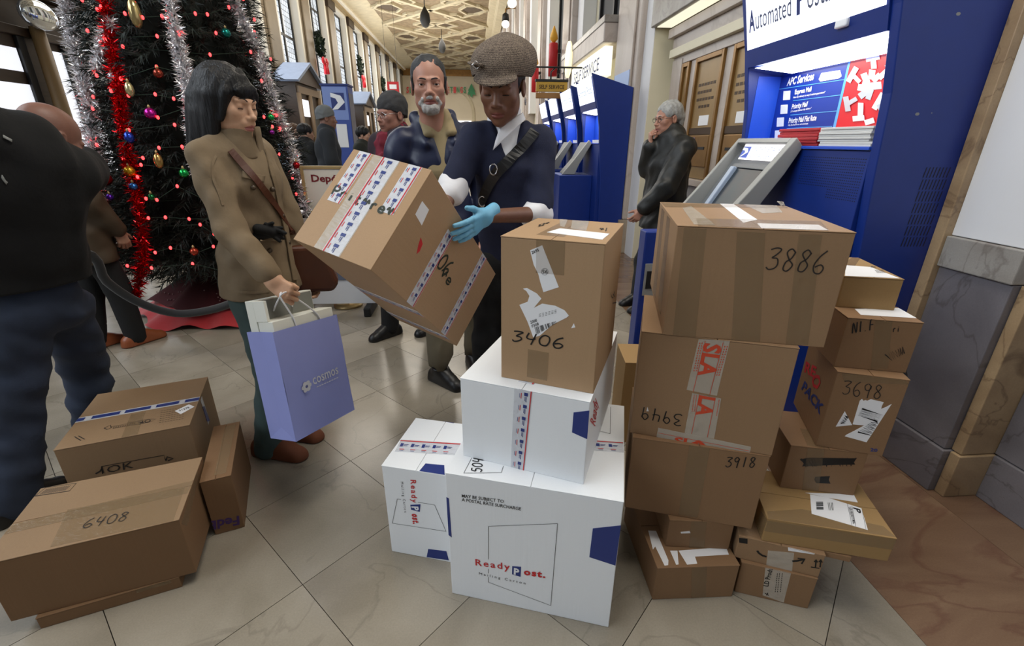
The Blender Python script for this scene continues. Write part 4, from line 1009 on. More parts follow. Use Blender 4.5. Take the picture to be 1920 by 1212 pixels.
# ================================================================== bronze counter windows of the bay
M_brassp = mat('tan_bronze_panel', (158, 128, 82), 0.4, metal=0.25, noise=0.18, scale=4)
n = 0
for y0, y1 in ((4.46, 5.02), (3.76, 4.30), (3.06, 3.60), (5.17, 5.35)):
    n += 1
    d = struct(MB().box((XB - .03, y0, 1.085), (XB - .008, y1, 2.195)).build('door_%d' % n, M_brassp))
    fb = MB().box((XB - .055, y0, 1.085), (XB - .03, y0 + .04, 2.195)).box((XB - .055, y1 - .04, 1.085), (XB - .03, y1, 2.195)).box((XB - .055, y0 + .04, 2.155), (XB - .03, y1 - .04, 2.195))
    fb.build('bronze_frame', M_bronze, d, bevel=.004)
    if y1 - y0 < .3: continue
    MB().box((XB - .045, y0 + .04, 1.50), (XB - .03, y1 - .04, 1.56)).build('slot_bar', mat('dark_bronze', (72, 52, 30), .45, metal=.4), d)
    MB().box((XB - .05, y0 + .06, 1.20), (XB - .03, y1 - .06, 1.49)).build('mail_flap', M_bronze, d, bevel=.006)
    MB().box((XB - .055, y0 + .12, 1.36), (XB - .05, y1 - .12, 1.385)).build('mail_slot', M_black, d)
    MB().box((XB - .034, y0 + .16, 1.58), (XB - .03, y0 + .36, 1.67)).build('paper_note', M_paper, d)
    mb = MB()
    for r_ in range(4):
        for q in range(6):
            if (r_, q) in ((0, 0), (0, 5), (2, 5)): continue
            yy = y1 - .09 - q * .06; mb.box((XB - .032, yy - .045, 1.74 + .065 * r_), (XB - .030, yy, 1.765 + .065 * r_))
    tag(mb.build('worn_lettering', mat('dark_bronze', (72, 52, 30)), d), kind='stuff')
MB().box((XB - .058, 4.80, 1.33), (XB - .055, 4.89, 1.47)).build('sticker', mat('violet_sticker', (150, 130, 190), .5), bpy.data.objects['door_1'])
# ================================================================== lit counter sign and hanging things on the right wall
cs = empty('counter_sign', (1.86, 8.3, 2.3), 0, 'backlit white counter sign with blue lettering under the far canopy', 'sign')
MB().box((-.02, -1.1, 0), (.10, 1.2, .37)).build('sign_box', emis('backlit_panel', (255, 252, 226), 1.15), cs, bevel=.01)
mb = MB(); text_on(mb, 'SELF SERVICE', (-.024, .95, .10), (-.024, -.85, .10), (-.024, .95, .27), .01); tag(mb.build('sign_lettering', M_navy, cs), kind='stuff')
MB().lathe([(0.0, 0), (.30, 0), (.30, .03), (0, .03)], n=24).build('round_lamp', emis('warm_round_lamp', (255, 238, 190), 1.2), can2, loc=(1.80, 9.6, 2.84)).rotation_euler = (0, -math.pi / 2, 0)
MB().box((XW - .036, 6.28, 2.06), (XW - .031, 6.92, 2.26)).build('pale_notice', mat('pale_blue_notice', (176, 198, 236), .5), wr)
hs = empty('hanging_sign', (1.335, 8.6, 2.11), 0, 'brass hanging sign lettered for self service on an iron bracket', 'sign')
MB().box((-.27, -.03, .10), (.26, .03, .25)).build('sign_board', mat('brass_sign', (190, 150, 62), .4, metal=.3), hs, bevel=.008)
MB().box((-.27, -.03, 0), (.26, .03, .085)).build('lower_board', mat('amber_board', (150, 104, 50), .45), hs, bevel=.008)
MB().box((-.285, -.035, .25), (.275, .035, .29)).build('top_rail', M_dark, hs, bevel=.005)
mb = MB(); text_on(mb, 'SELF SERVICE', (-.22, -.034, .145), (.21, -.034, .145), (-.22, -.034, .205), .02); tag(mb.build('sign_lettering', mat('dark_bronze', (72, 52, 30)), hs), kind='stuff')
mb = MB().tube([(-.30, 0, .47), (.62, 0, .47)], .014).tube([(-.02, 0, .29), (-.02, 0, .40), (.06, 0, .47)], .012).tube([(-.20, 0, .29), (-.20, 0, .35)], .010).tube([(.2, 0, .29), (.2, 0, .47)], .010)
mb.build('iron_bracket', M_dark, hs)
M_cred = mat('candle_red', (190, 26, 34), .5); M_flame = mat('flame_yellow', (226, 168, 48), .5)
for (y, z, lab) in ((11.4, 2.78, 'flat red candle decoration with a yellow flame on the right wall'), (14.6, 2.75, 'farther red candle decoration, half hidden by the tweed cap')):
    cd = empty('candle_decoration', (1.78, y, z), 0, lab, 'decoration')
    MB().lathe([(.10, 0), (.10, .62), (.085, .64)], n=12).build('candle', M_cred, cd)
    MB().lathe([(.02, .64), (.09, .72), (.075, .80), (.01, .96)], n=12).build('flame', M_flame, cd)
    MB().box((.0, -.03, .05), (.16, .03, .12)).box((.0, -.03, .45), (.16, .03, .52)).build('wall_bracket', M_dark, cd)
for (y, z, px, lab) in ((19.7, 6.1, 960, 'globe wall lamp high on the right, nearer of two'), (23.4, 6.2, 948, 'globe wall lamp high on the right, farther of two')):
    lm = empty('globe_lamp', (1.5, y, z), 0, lab, 'lamp')
    MB().ball((0, 0, 0), (.17, .17, .15), 14).build('globe', emis('lamp_globe', (255, 250, 235), 2.0), lm)
    MB().lathe([(.05, .42), (.13, .36), (.16, .12)], n=14).build('cap', M_black, lm)
    MB().tube([(0, 0, .40), (0, 0, .55), (.2, 0, .6), (.43, 0, .6)], .03).build('arm', M_bronze, lm)
# pendant lanterns
for (px, py, Y, lab) in ((797, 35, 27, 'dark pendant lantern nearer of the two under the coffered ceiling'), (829, 88, 38, 'dark pendant lantern farther of the two under the coffered ceiling')):
    p = ony(px, py, Y); lp = empty('pendant_lantern', p, 0, lab, 'lamp')
    MB().lathe([(.04, .5), (.22, .2), (.26, -.1), (.14, -.35), (.02, -.4)], n=12).build('lantern_body', M_black, lp)
    MB().tube([(0, 0, .48), (0, 0, ZC - .03 - p[2])], .025, 6).build('rod', M_black, lp)
# ================================================================== left side of the hall
M_day = emis('daylit_door_glass', (236, 240, 250), 1.0)
vb = empty('entrance_vestibule', (-6.86, 7.95, 0), 0, 'dark wooden entrance vestibule with daylit door glass at the far left', 'vestibule')
V = MB(); V.box((-.58, -2.2, 0), (.58, 1.2, 3.3)); V.build('vestibule_body', M_wood, vb, bevel=.02)
MB().box((-.58, -2.3, 3.3), (.72, 1.32, 3.46)).build('cornice', M_wood, vb, bevel=.03); MB().box((.58, -2.2, 2.74), (.66, 1.2, 2.86)).build('transom_rail', M_wood, vb, bevel=.01)
for (a, b, c, d) in ((-1.3, -.16, 2.29, 2.58), (-1.3, -.14, 1.5, 2.13), (-1.3, -.14, .4, 1.35), (.40, .62, .9, 2.64), (.9, 1.08, .9, 2.64)):
    MB().box((.582, a, c), (.59, b, d)).build('glass_pane', M_day, vb)
for yy in (-1.36, -.08, .34, .68): MB().box((.58, yy - .06, 0), (.63, yy + .06, 2.74)).build('door_stile', M_dark, vb, bevel=.006)
MB().lathe([(.02, 2.9), (.085, 2.88), (.10, .1), (.02, .05)], (0, 0, 0), 14).build('column', mat('wood_column', (120, 96, 62), .5), vb, loc=(.74, .10, 0))
g = MB().ball((0, 0, 0), (.12, .30, .19), 18).build('glass_dome', mat('dome_glass', (200, 205, 210), .05, metal=.85)); g.location = (-6.0, 8.0, 3.02); tag(g, 'oval mirror dome above the entrance doors at the upper left', 'mirror')
M_slate = mat('slate_roof', (120, 134, 160), .55, noise=.1, scale=5)
for i, (Y, lab) in enumerate(((21.2, 'nearest gabled wooden vestibule along the window wall'), (32.6, 'middle gabled wooden vestibule along the window wall'), (47, 'farthest gabled wooden vestibule along the window wall'))):
    v = empty('gabled_vestibule', (-6.92, Y, 0), 0, lab, 'vestibule')
    MB().box((-.48, -1.3, 0), (.28, 1.3, 3.45)).build('vestibule_body', M_wood, v)
    MB().prism([(-1.55, 3.45), (1.55, 3.45), (0, 4.15)], 0, -.48, .42).build('gable', M_wood, v)
    MB().prism([(-1.65, 3.44), (0, 4.18), (0, 4.28), (-1.75, 3.50)], 0, -.5, .55).build('roof_slope', M_slate, v); MB().prism([(1.65, 3.44), (1.75, 3.50), (0, 4.28), (0, 4.18)], 0, -.5, .55).build('roof_slope', M_slate, v)
    MB().box((.28, -1.25, 3.1), (.36, 1.25, 3.35)).build('lintel', mat('pale_wood', (112, 94, 74), .5), v); MB().box((.29, -1.1, 2.3), (.33, -.2, 2.9)).build('lit_transom', M_day, v); MB().box((.29, .2, .3), (.32, 1.0, 2.7)).build('door_leaf', M_dark, v)
    for yy in (-1.25, 0, 1.2): MB().lathe([(.09, 0), (.09, 3.1)], n=10).build('column', mat('pale_wood', (112, 94, 74), .5), v, loc=(.34, yy, 0))
M_fir = mat('fir_green', (18, 44, 26), .7, noise=.4, scale=20); M_bow = mat('bow_red', (214, 20, 44), .5)
for i, (px, py, lab) in enumerate(((431, 22, 'wreath with red bow in the window half hidden by the tree'), (600, 84, 'wreath with red bow hanging in the second clear window from the left'), (675, 124, 'wreath with red bow hanging in the fourth clear window from the left'), (718, 158, 'farthest wreath with red bow in the window row'))):
    p = onx(px, py, -7.45); w_ = empty('wreath', p, 0, lab, 'wreath')
    mb = MB(); 
    for q in range(150):
        a = random.uniform(0, 6.283); r_ = .46 + random.uniform(-.12, .12); c = (random.uniform(-.1, .1), r_ * math.cos(a), r_ * math.sin(a)); d = [random.uniform(-.13, .13) for _ in range(3)]
        mb.add([c, (c[0] + d[0], c[1] + d[1], c[2] + d[2]), (c[0] - d[1], c[1] + d[2] * .6, c[2] + d[0]), (c[0] + .06, c[1] - d[2], c[2] + d[1])], [(0, 1, 2), (0, 2, 3), (0, 3, 1)])
    tag(mb.build('fir_ring', M_fir, w_), kind='stuff')
    MB().tube([(0, .40 * math.cos(a * .5236), .40 * math.sin(a * .5236)) for a in range(13)], .09, 8, cap=False).build('ring', M_fir, w_)
    MB().ball((.15, .25, -.72), (.08, .26, .18), 10).ball((.15, -.25, -.72), (.08, .26, .18), 10).tube([(.15, .1, -.8), (.16, .22, -1.25)], .09, 6).tube([(.15, -.1, -.8), (.16, -.16, -1.3)], .09, 6).build('bow', M_bow, w_)
    MB().tube([(0, 0, .45), (-.12, 0, 2.0)], .012, 5).build('hanger', M_dark, w_)
# blue display column
dc = empty('display_column', (-2.10, 8.16, 0), 0, 'blue square display column with a white bird emblem in the middle of the hall', 'display')
MB().box((-.195, -.16, 0), (.195, .16, 2.2)).build('column_body', mat('display_blue', (60, 82, 160), .45), dc, bevel=.006)
MB().box((-.19, -.164, 1.72), (.17, -.161, 2.18)).build('emblem_panel', mat('display_pale_blue', (126, 148, 208), .45), dc); MB().box((-.21, -.175, 2.2), (.21, .175, 2.225)).build('cap', M_navy, dc)
MB().box((-.07, -.168, 1.86), (.13, -.164, 2.1)).build('emblem_field', M_navy, dc)
MB().prism([(-.07, 2.1), (.08, 2.06), (.135, 1.97), (.02, 1.87), (-.07, 1.86), (.03, 1.96), (.0, 2.02), (-.07, 2.04)], 1, -.171, -.168).build('emblem_bird', M_wprint, dc)
MB().box((-.04, -.168, 1.32), (.12, -.164, 1.66)).build('paper_sheet', M_paper, dc)
mb = MB()
for r_ in range(3):
    for q in range(4): mb.box((-.12 + q * .07, -.166, 1.0 - r_ * .06), (-.065 + q * .07, -.162, 1.03 - r_ * .06))
tag(mb.build('worn_lettering', MATS['display_pale_blue'], dc), kind='stuff')
MB().box((.196, -.14, .2), (.199, .14, 2.1)).build('side_sheet', mat('display_side', (112, 112, 128), .5, noise=.3, scale=5), dc)
# sign frame with dark red heading, white board below
sg_ = empty('framed_sign', (-1.19, 4.12, 0), 0, 'gilt framed floor sign headed in dark red, half hidden by the lifted carton', 'sign')
MB().box((-.22, -.012, .86), (.24, .012, 1.20)).build('sign_panel', mat('sign_cream', (206, 200, 188), .5), sg_)
M_gilt = mat('gilt_frame', (186, 160, 112), .35, metal=.5)
for lo, hi in (((-.245, -.02, .84), (-.22, .02, 1.225)), ((.24, -.02, .84), (.265, .02, 1.225)), ((-.22, -.02, 1.20), (.24, .02, 1.225)), ((-.22, -.02, .84), (.24, .02, .86))): MB().box(lo, hi).build('frame_rail', M_gilt, sg_, bevel=.003)
mb = MB(); text_on(mb, 'Depósito', (-.165, -.014, 1.10), (.19, -.014, 1.10), (-.165, -.014, 1.155), .03); tag(mb.build('sign_lettering', mat('dark_red_print', (110, 22, 28), .5), sg_), kind='stuff')
MB().tube([(0, 0, .85), (0, 0, .03)], .015).build('post', M_gilt, sg_); MB().lathe([(.13, 0), (.13, .02), (.03, .035)], n=18).build('base', M_gilt, sg_)
wb = empty('display_board', (-1.27, 3.95, 0), 0, 'low white display board on black feet behind the woman', 'board')
MB().box((-.33, -.02, .08), (.37, .02, .80)).build('board_panel', mat('board_white', (206, 208, 212), .5), wb, bevel=.004)
MB().box((-.335, -.028, .80), (.375, .028, .82)).build('top_edge', M_rail, wb); MB().box((-.33, -.03, .30), (.37, -.02, .42)).build('blue_grey_band', mat('slate_band', (92, 100, 120), .5), wb)
for x in (-.28, .32): MB().box((x - .03, -.16, 0), (x + .03, .16, .08)).build('foot', M_black, wb, bevel=.01)
# red poster on cords, season lettering on the end wall
rp = empty('hanging_poster', ony(738, 175, 30), 0, 'red hanging poster with a yellow patch beside the window row', 'poster')
MB().box((-.33, -.02, -.65), (.33, .02, .6)).build('poster_sheet', M_cred, rp); MB().ball((0, -.03, -.22), (.2, .02, .28), 12).build('yellow_patch', M_flame, rp); MB().box((-.2, -.03, .22), (.2, -.02, .45)).build('white_patch', M_wprint, rp)
for x in (-.3, .3): MB().tube([(x, 0, .6), (x, 0, ZC - .03 - rp.location[2])], .008, 5).build('cord', M_dark, rp)
for i, ch in enumerate("SEASON'S GREETINGS"):
    if ch == ' ': continue
    px = 762 + i * 6.3; p = ony(px, 174, 56.6); q = ony(px + 4.8, 174, 56.6); r_ = ony(px, 163, 56.6)
    mb = MB(); text_on(mb, ch, p - p, q - p, r_ - p, .03); mb.v += [tuple(np.array(v) + np.array([0, .08, 0])) for v in mb.v]
    o = mb.build('wall_letter', mat('letter_red', (200, 50, 50), .5) if i % 2 == 0 else mat('letter_green', (40, 130, 80), .5)); o.location = p
    tag(o, '%s letter %s, %s in the %s word of the end wall greeting' % ('red' if i % 2 == 0 else 'green', ch if ch != "'" else 'apostrophe', ['first', 'second', 'third', 'fourth', 'fifth', 'sixth', 'seventh', 'eighth', 'ninth'][i if i < 8 else i - 9], 'first' if i < 8 else 'second'), 'letter', 'letters of the season greeting on the end wall')
p = ony(884, 168, 56.5); tr_ = empty('wall_tree_cutout', p, 0, 'green tree cut-out after the season greeting on the end wall', 'decoration')
MB().prism([(-.45, -.5), (.45, -.5), (.3, -.1), (.38, -.1), (0, .6), (-.38, -.1), (-.3, -.1)], 1, 0, .1).build('tree_shape', mat('letter_green', (40, 130, 80)), tr_); MB().box((-.12, 0, -.7), (.12, .1, -.5)).build('tree_foot', mat('letter_green', (40, 130, 80)), tr_)
# ================================================================== Christmas tree
TX, TY = -2.25, 4.28
def tree_r(z): return max(0.0, .92 * (1 - (z - .30) / 5.0))
ct = empty('christmas_tree', (TX, TY, 0), 0, 'tall dark green Christmas tree behind the woman in the olive coat', 'tree')
MB().tube([(0, 0, 0), (0, 0, 5.2)], [.07, .02], 10).build('trunk', M_wood, ct)
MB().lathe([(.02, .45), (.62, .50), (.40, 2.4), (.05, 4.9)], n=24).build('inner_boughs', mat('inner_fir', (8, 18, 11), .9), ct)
rng = np.random.default_rng(3)
NS, NN = 4600, 26
V_ = []; 
zz = .46 + (rng.random(NS) ** 1.3) * 4.5
aa = rng.random(NS) * 2 * np.pi
rr = np.array([tree_r(z) for z in zz]) * (.60 + .38 * rng.random(NS) ** .7)
outv = np.stack([np.cos(aa), np.sin(aa), -.25 + .5 * rng.random(NS) - .2], 1); outv /= np.linalg.norm(outv, axis=1)[:, None]
base = np.stack([rr * np.cos(aa), rr * np.sin(aa), zz], 1) - outv * .10
side = np.cross(outv, np.array([0, 0, 1.])); side /= np.linalg.norm(side, axis=1)[:, None]
upv = np.cross(side, outv)
tris = []
for k in range(NN):
    t = k / NN; ang = rng.random(NS) * 2 * np.pi
    d = (np.cos(ang)[:, None] * side + np.sin(ang)[:, None] * upv) * (.045 + .03 * (1 - t)) + outv * .05
    b0 = base + outv * (.20 * t); wv = np.cross(d, outv); wv /= (np.linalg.norm(wv, axis=1)[:, None] + 1e-9)
    tris.append(np.stack([b0 - wv * .0045, b0 + wv * .0045, b0 + d], 1))
pts = np.concatenate(tris).reshape(-1, 3)
me = bpy.data.meshes.new('foliage'); nt_ = len(pts) // 3
me.vertices.add(len(pts)); me.vertices.foreach_set('co', pts.ravel()); me.loops.add(len(pts)); me.loops.foreach_set('vertex_index', np.arange(len(pts)))
me.polygons.add(nt_); me.polygons.foreach_set('loop_start', np.arange(nt_) * 3); me.polygons.foreach_set('loop_total', np.full(nt_, 3)); me.update()
me.materials.append(mat('fir_needles', (12, 28, 18), .65, noise=.5, scale=9, rgb2=(5, 12, 8)))
tag(put('foliage', me, ct), kind='stuff')
def tree_hit(px, py, k=1.0):
    d = ray(px, py); best = None
    for i in range(400):
        t = 2.6 + i * .006; p = CPOS + d * t
        r_ = math.hypot(p[0] - TX, p[1] - TY); e_ = r_ - tree_r(p[2]) * k
        if e_ < 0: return p
        if best is None or e_ < best[0]: best = (e_, p)
    return best[1]
def garland(path, m, label, width, n=1500):
    P = [tree_hit(*q, 1.04) for q in path]; P = np.array(smooth_line([tuple(p) for p in P], 6)); o0 = P[0].copy(); o0[2] = 0
    mb = MB(); core = MB().tube([tuple(p - o0) for p in P], .006, 5)
    for i in range(n):
        u = random.random() * (len(P) - 1.001); j = int(u); c = P[j] + (P[j + 1] - P[j]) * (u - j) - o0
        d = rng.normal(size=3); d /= np.linalg.norm(d); L = width * random.uniform(.55, 1.05); s = np.cross(d, rng.normal(size=3)); s /= np.linalg.norm(s); s *= .0045
        mid = c + d * L * .5 + rng.normal(size=3) * .004
        mb.add([c - s, c + s, mid + s, mid - s, c + d * L], [(0, 1, 2, 3), (3, 2, 4)])
    o = core.build('tinsel_garland', m); o.location = o0
    tag(mb.build('tinsel_strands', m, o), kind='stuff')
    return tag(o, label, 'garland')
M_tsil = mat('silver_tinsel', (240, 238, 240), .22, metal=.75); M_tred = mat('red_tinsel', (206, 16, 26), .2, metal=.85)
garland([(118, -20), (132, 50), (148, 120), (163, 190), (174, 270), (180, 340), (185, 410), (202, 485), (222, 520)], M_tsil, 'silver tinsel garland down the left edge of the Christmas tree', .095, 3300)
garland([(198, -10), (205, 60), (214, 120), (224, 180), (231, 230), (240, 290), (250, 340), (261, 400), (268, 470), (262, 520), (252, 560)], M_tred, 'red tinsel garland down the left half of the Christmas tree', .075, 2600)
garland([(316, -20), (329, 60), (340, 110), (352, 170), (362, 250), (370, 320)], M_tsil, 'silver tinsel garland down the middle of the tree above the woman', .082, 2300)
garland([(428, -20), (455, 40), (480, 90), (500, 150), (515, 200), (540, 260), (560, 330), (574, 400)], M_tsil, 'silver tinsel garland down the right edge of the Christmas tree', .082, 2800)
garland([(210, 40), (190, 80), (178, 130)], M_tsil, 'short loop of silver tinsel beside the red garland', .07, 500)
for i, (px, py, r_, rgb, lab, dr) in enumerate(((282, 213, .036, (190, 30, 150), 'magenta bauble left of the woman hair', 1), (345, 325, .030, (30, 170, 80), 'green bauble left of the woman shoulder', 1), (508, 220, .026, (40, 170, 90), 'green bauble right of the woman face', 1), (242, 258, .030, (50, 80, 200), 'blue bauble on the red garland', 1.3),
    (250, 350, .026, (60, 130, 220), 'lower blue bauble beside the red garland', 1), (253, 25, .036, (180, 160, 110), 'long gold drop ornament near the top', 2.4), (297, 138, .030, (150, 60, 44), 'dull red bauble in the middle of the tree', 1), (297, 302, .028, (190, 150, 90), 'gold drop ornament below the magenta bauble', 1.8), (243, 322, .034, (210, 160, 40), 'yellow bauble on the red garland', 1.1),
    (556, 310, .028, (170, 20, 30), 'red bauble on the right silver garland', 1), (196, 336, .045, (190, 24, 30), 'large red bauble at the left edge', 1), (424, 62, .030, (20, 130, 120), 'teal bauble near the top right', 1), (206, 370, .022, (110, 50, 200), 'small purple bauble at the left edge', 1), (364, 472, .028, (180, 70, 50), 'copper bauble low behind the woman arm', 1),
    (163, 515, .028, (24, 110, 60), 'dark green bauble low at the left edge', 1), (192, 476, .028, (170, 140, 90), 'gold bauble low at the left edge', 1), (284, 370, .024, (30, 110, 60), 'small green bauble right of the red garland', 1), (243, 168, .026, (210, 200, 150), 'pale gold drop on the red garland', 1.8), (211, 144, .028, (220, 224, 236), 'shiny white bauble on the red garland', 1), (510, 248, .018, (150, 40, 160), 'small violet bauble right of the woman face', 1))):
    p = tree_hit(px, py, 1.06); b_ = MB().ball((0, 0, 0), (r_, r_, r_ * dr), 14).build('bauble', mat('bauble_%d_%d_%d' % rgb, rgb, .12, metal=.7)); b_.location = p
    MB().lathe([(.008, 0), (.008, .012), (.002, .022)], (0, 0, r_ * dr - .002), 8).build('cap', M_gilt, b_); tag(b_, lab + ' on the Christmas tree', 'ornament')
st = empty('fairy_lights', (TX, TY - .9, 0), 0, 'string of red fairy lights over the Christmas tree', 'lights')
bul = MB().ball((0, 0, 0), (.0095, .0095, .013), 8).mesh('bulb', emis('red_bulb', (255, 58, 60), 5.0))
cnt = 0; wire = []
for gy in range(15):
    for gx in range(12):
        px = 150 + gx * 37 + random.uniform(-16, 16) + (18 if gy % 2 else 0); py = -10 + gy * 37 + random.uniform(-15, 15)
        p = tree_hit(px, py, 1.05)
        if math.hypot(p[0] - TX, p[1] - TY) > tree_r(p[2]) * 1.08 or p[2] < .3 or random.random() < .34: continue
        put('bulb', bul, st, loc=p - np.array([TX, TY - .9, 0])); wire.append(tuple(p - np.array([TX, TY - .9, 0]))); cnt += 1
MB().tube(wire, .0025, 4).build('light_wire', M_fir, st)
sk = empty('tree_skirt', (TX, TY, 0), 0, 'red velvet tree skirt with dark dotted cloth under the Christmas tree', 'tree skirt')
N_ = 96
def wavy(r0, z0, r1, z1, amp, fr):
    vs = []; fs = []
    for k in range(7):
        t = k / 6
        for j in range(N_):
            a = 2 * math.pi * j / N_; r_ = r0 + (r1 - r0) * t + amp * t * math.sin(fr * a + 1.3 * math.sin(2 * a)); vs.append((r_ * math.cos(a), r_ * math.sin(a), z0 + (z1 - z0) * t ** .8 + .02 * t * math.sin(fr * a * 1.7)))
    for k in range(6):
        for j in range(N_): fs.append((k * N_ + j, (k + 1) * N_ + j, (k + 1) * N_ + (j + 1) % N_, k * N_ + (j + 1) % N_))
    return MB().add(vs, fs, 0, True)
wavy(.50, .17, .74, .025, .05, 9).build('velvet_hem', mat('red_velvet', (176, 20, 28), .75, sheen=.5, bump=.3, bscale=8), sk)
wavy(.12, .52, .62, .14, .05, 7).build('dotted_cloth', mat('maroon_cloth', (70, 12, 18), .8, bump=.3, bscale=7), sk)
mb = MB()
for i in range(150):
    a = random.uniform(0, 6.283); t = random.random() ** .7; r_ = .14 + (.62 - .14) * t + .05 * t * math.sin(7 * a + 1.3 * math.sin(2 * a)); z = .52 - .38 * t ** .8 + .02 * t * math.sin(7 * a * 1.7)
    mb.ball((r_ * math.cos(a) * 1.01, r_ * math.sin(a) * 1.01, z + .004), .006, 6)
tag(mb.build('cloth_dot', mat('pale_dot', (150, 120, 116), .6), sk), kind='stuff')
# rope barrier in front of the tree
rb = empty('rope_barrier', (-2.0, 3.05, 0), 0, 'black velvet rope barrier swagging in front of the tree', 'barrier')
o0 = np.array([-2.0, 3.05, 0])
rp_ = [np.array([-2.86, 2.62, .92])] + [ony(px, py, Y) for px, py, Y in ((150, 470, 2.9), (200, 528, 2.95), (262, 568, 3.0), (330, 588, 3.05), (392, 582, 3.05), (440, 566, 3.02), (474, 545, 3.0))] + [np.array([-1.16, 2.95, .92])]
MB().tube(smooth_line([tuple(p - o0) for p in rp_], 5), .026, 10).build('velvet_rope', mat('black_velvet', (12, 12, 14), .85, sheen=.3), rb)
for p in (rp_[0], rp_[-1]):
    MB().lathe([(.15, 0), (.15, .02), (.03, .04), (.024, .92), (.04, .95), (.02, 1.0)], (p[0] - o0[0], p[1] - o0[1], 0), 16).build('post', M_dark, rb)
# black bag hanging behind the right stack
bg = empty('black_bag', (1.50, 1.40, .60), 0, 'black bag slumped behind the right stack against the wall', 'bag')
MB().ball((0, 0, 0), (.055, .075, .13), 14).build('bag_body', mat('black_nylon', (18, 18, 22), .35, bump=.4, bscale=14), bg)
MB().tube(smooth_line([(0, 0, .12), (-.04, -.02, .18), (-.13, -.06, .176), (-.20, -.09, .174)], 4), .010, 6).build('strap', mat('black_nylon', (18, 18, 22)), bg)
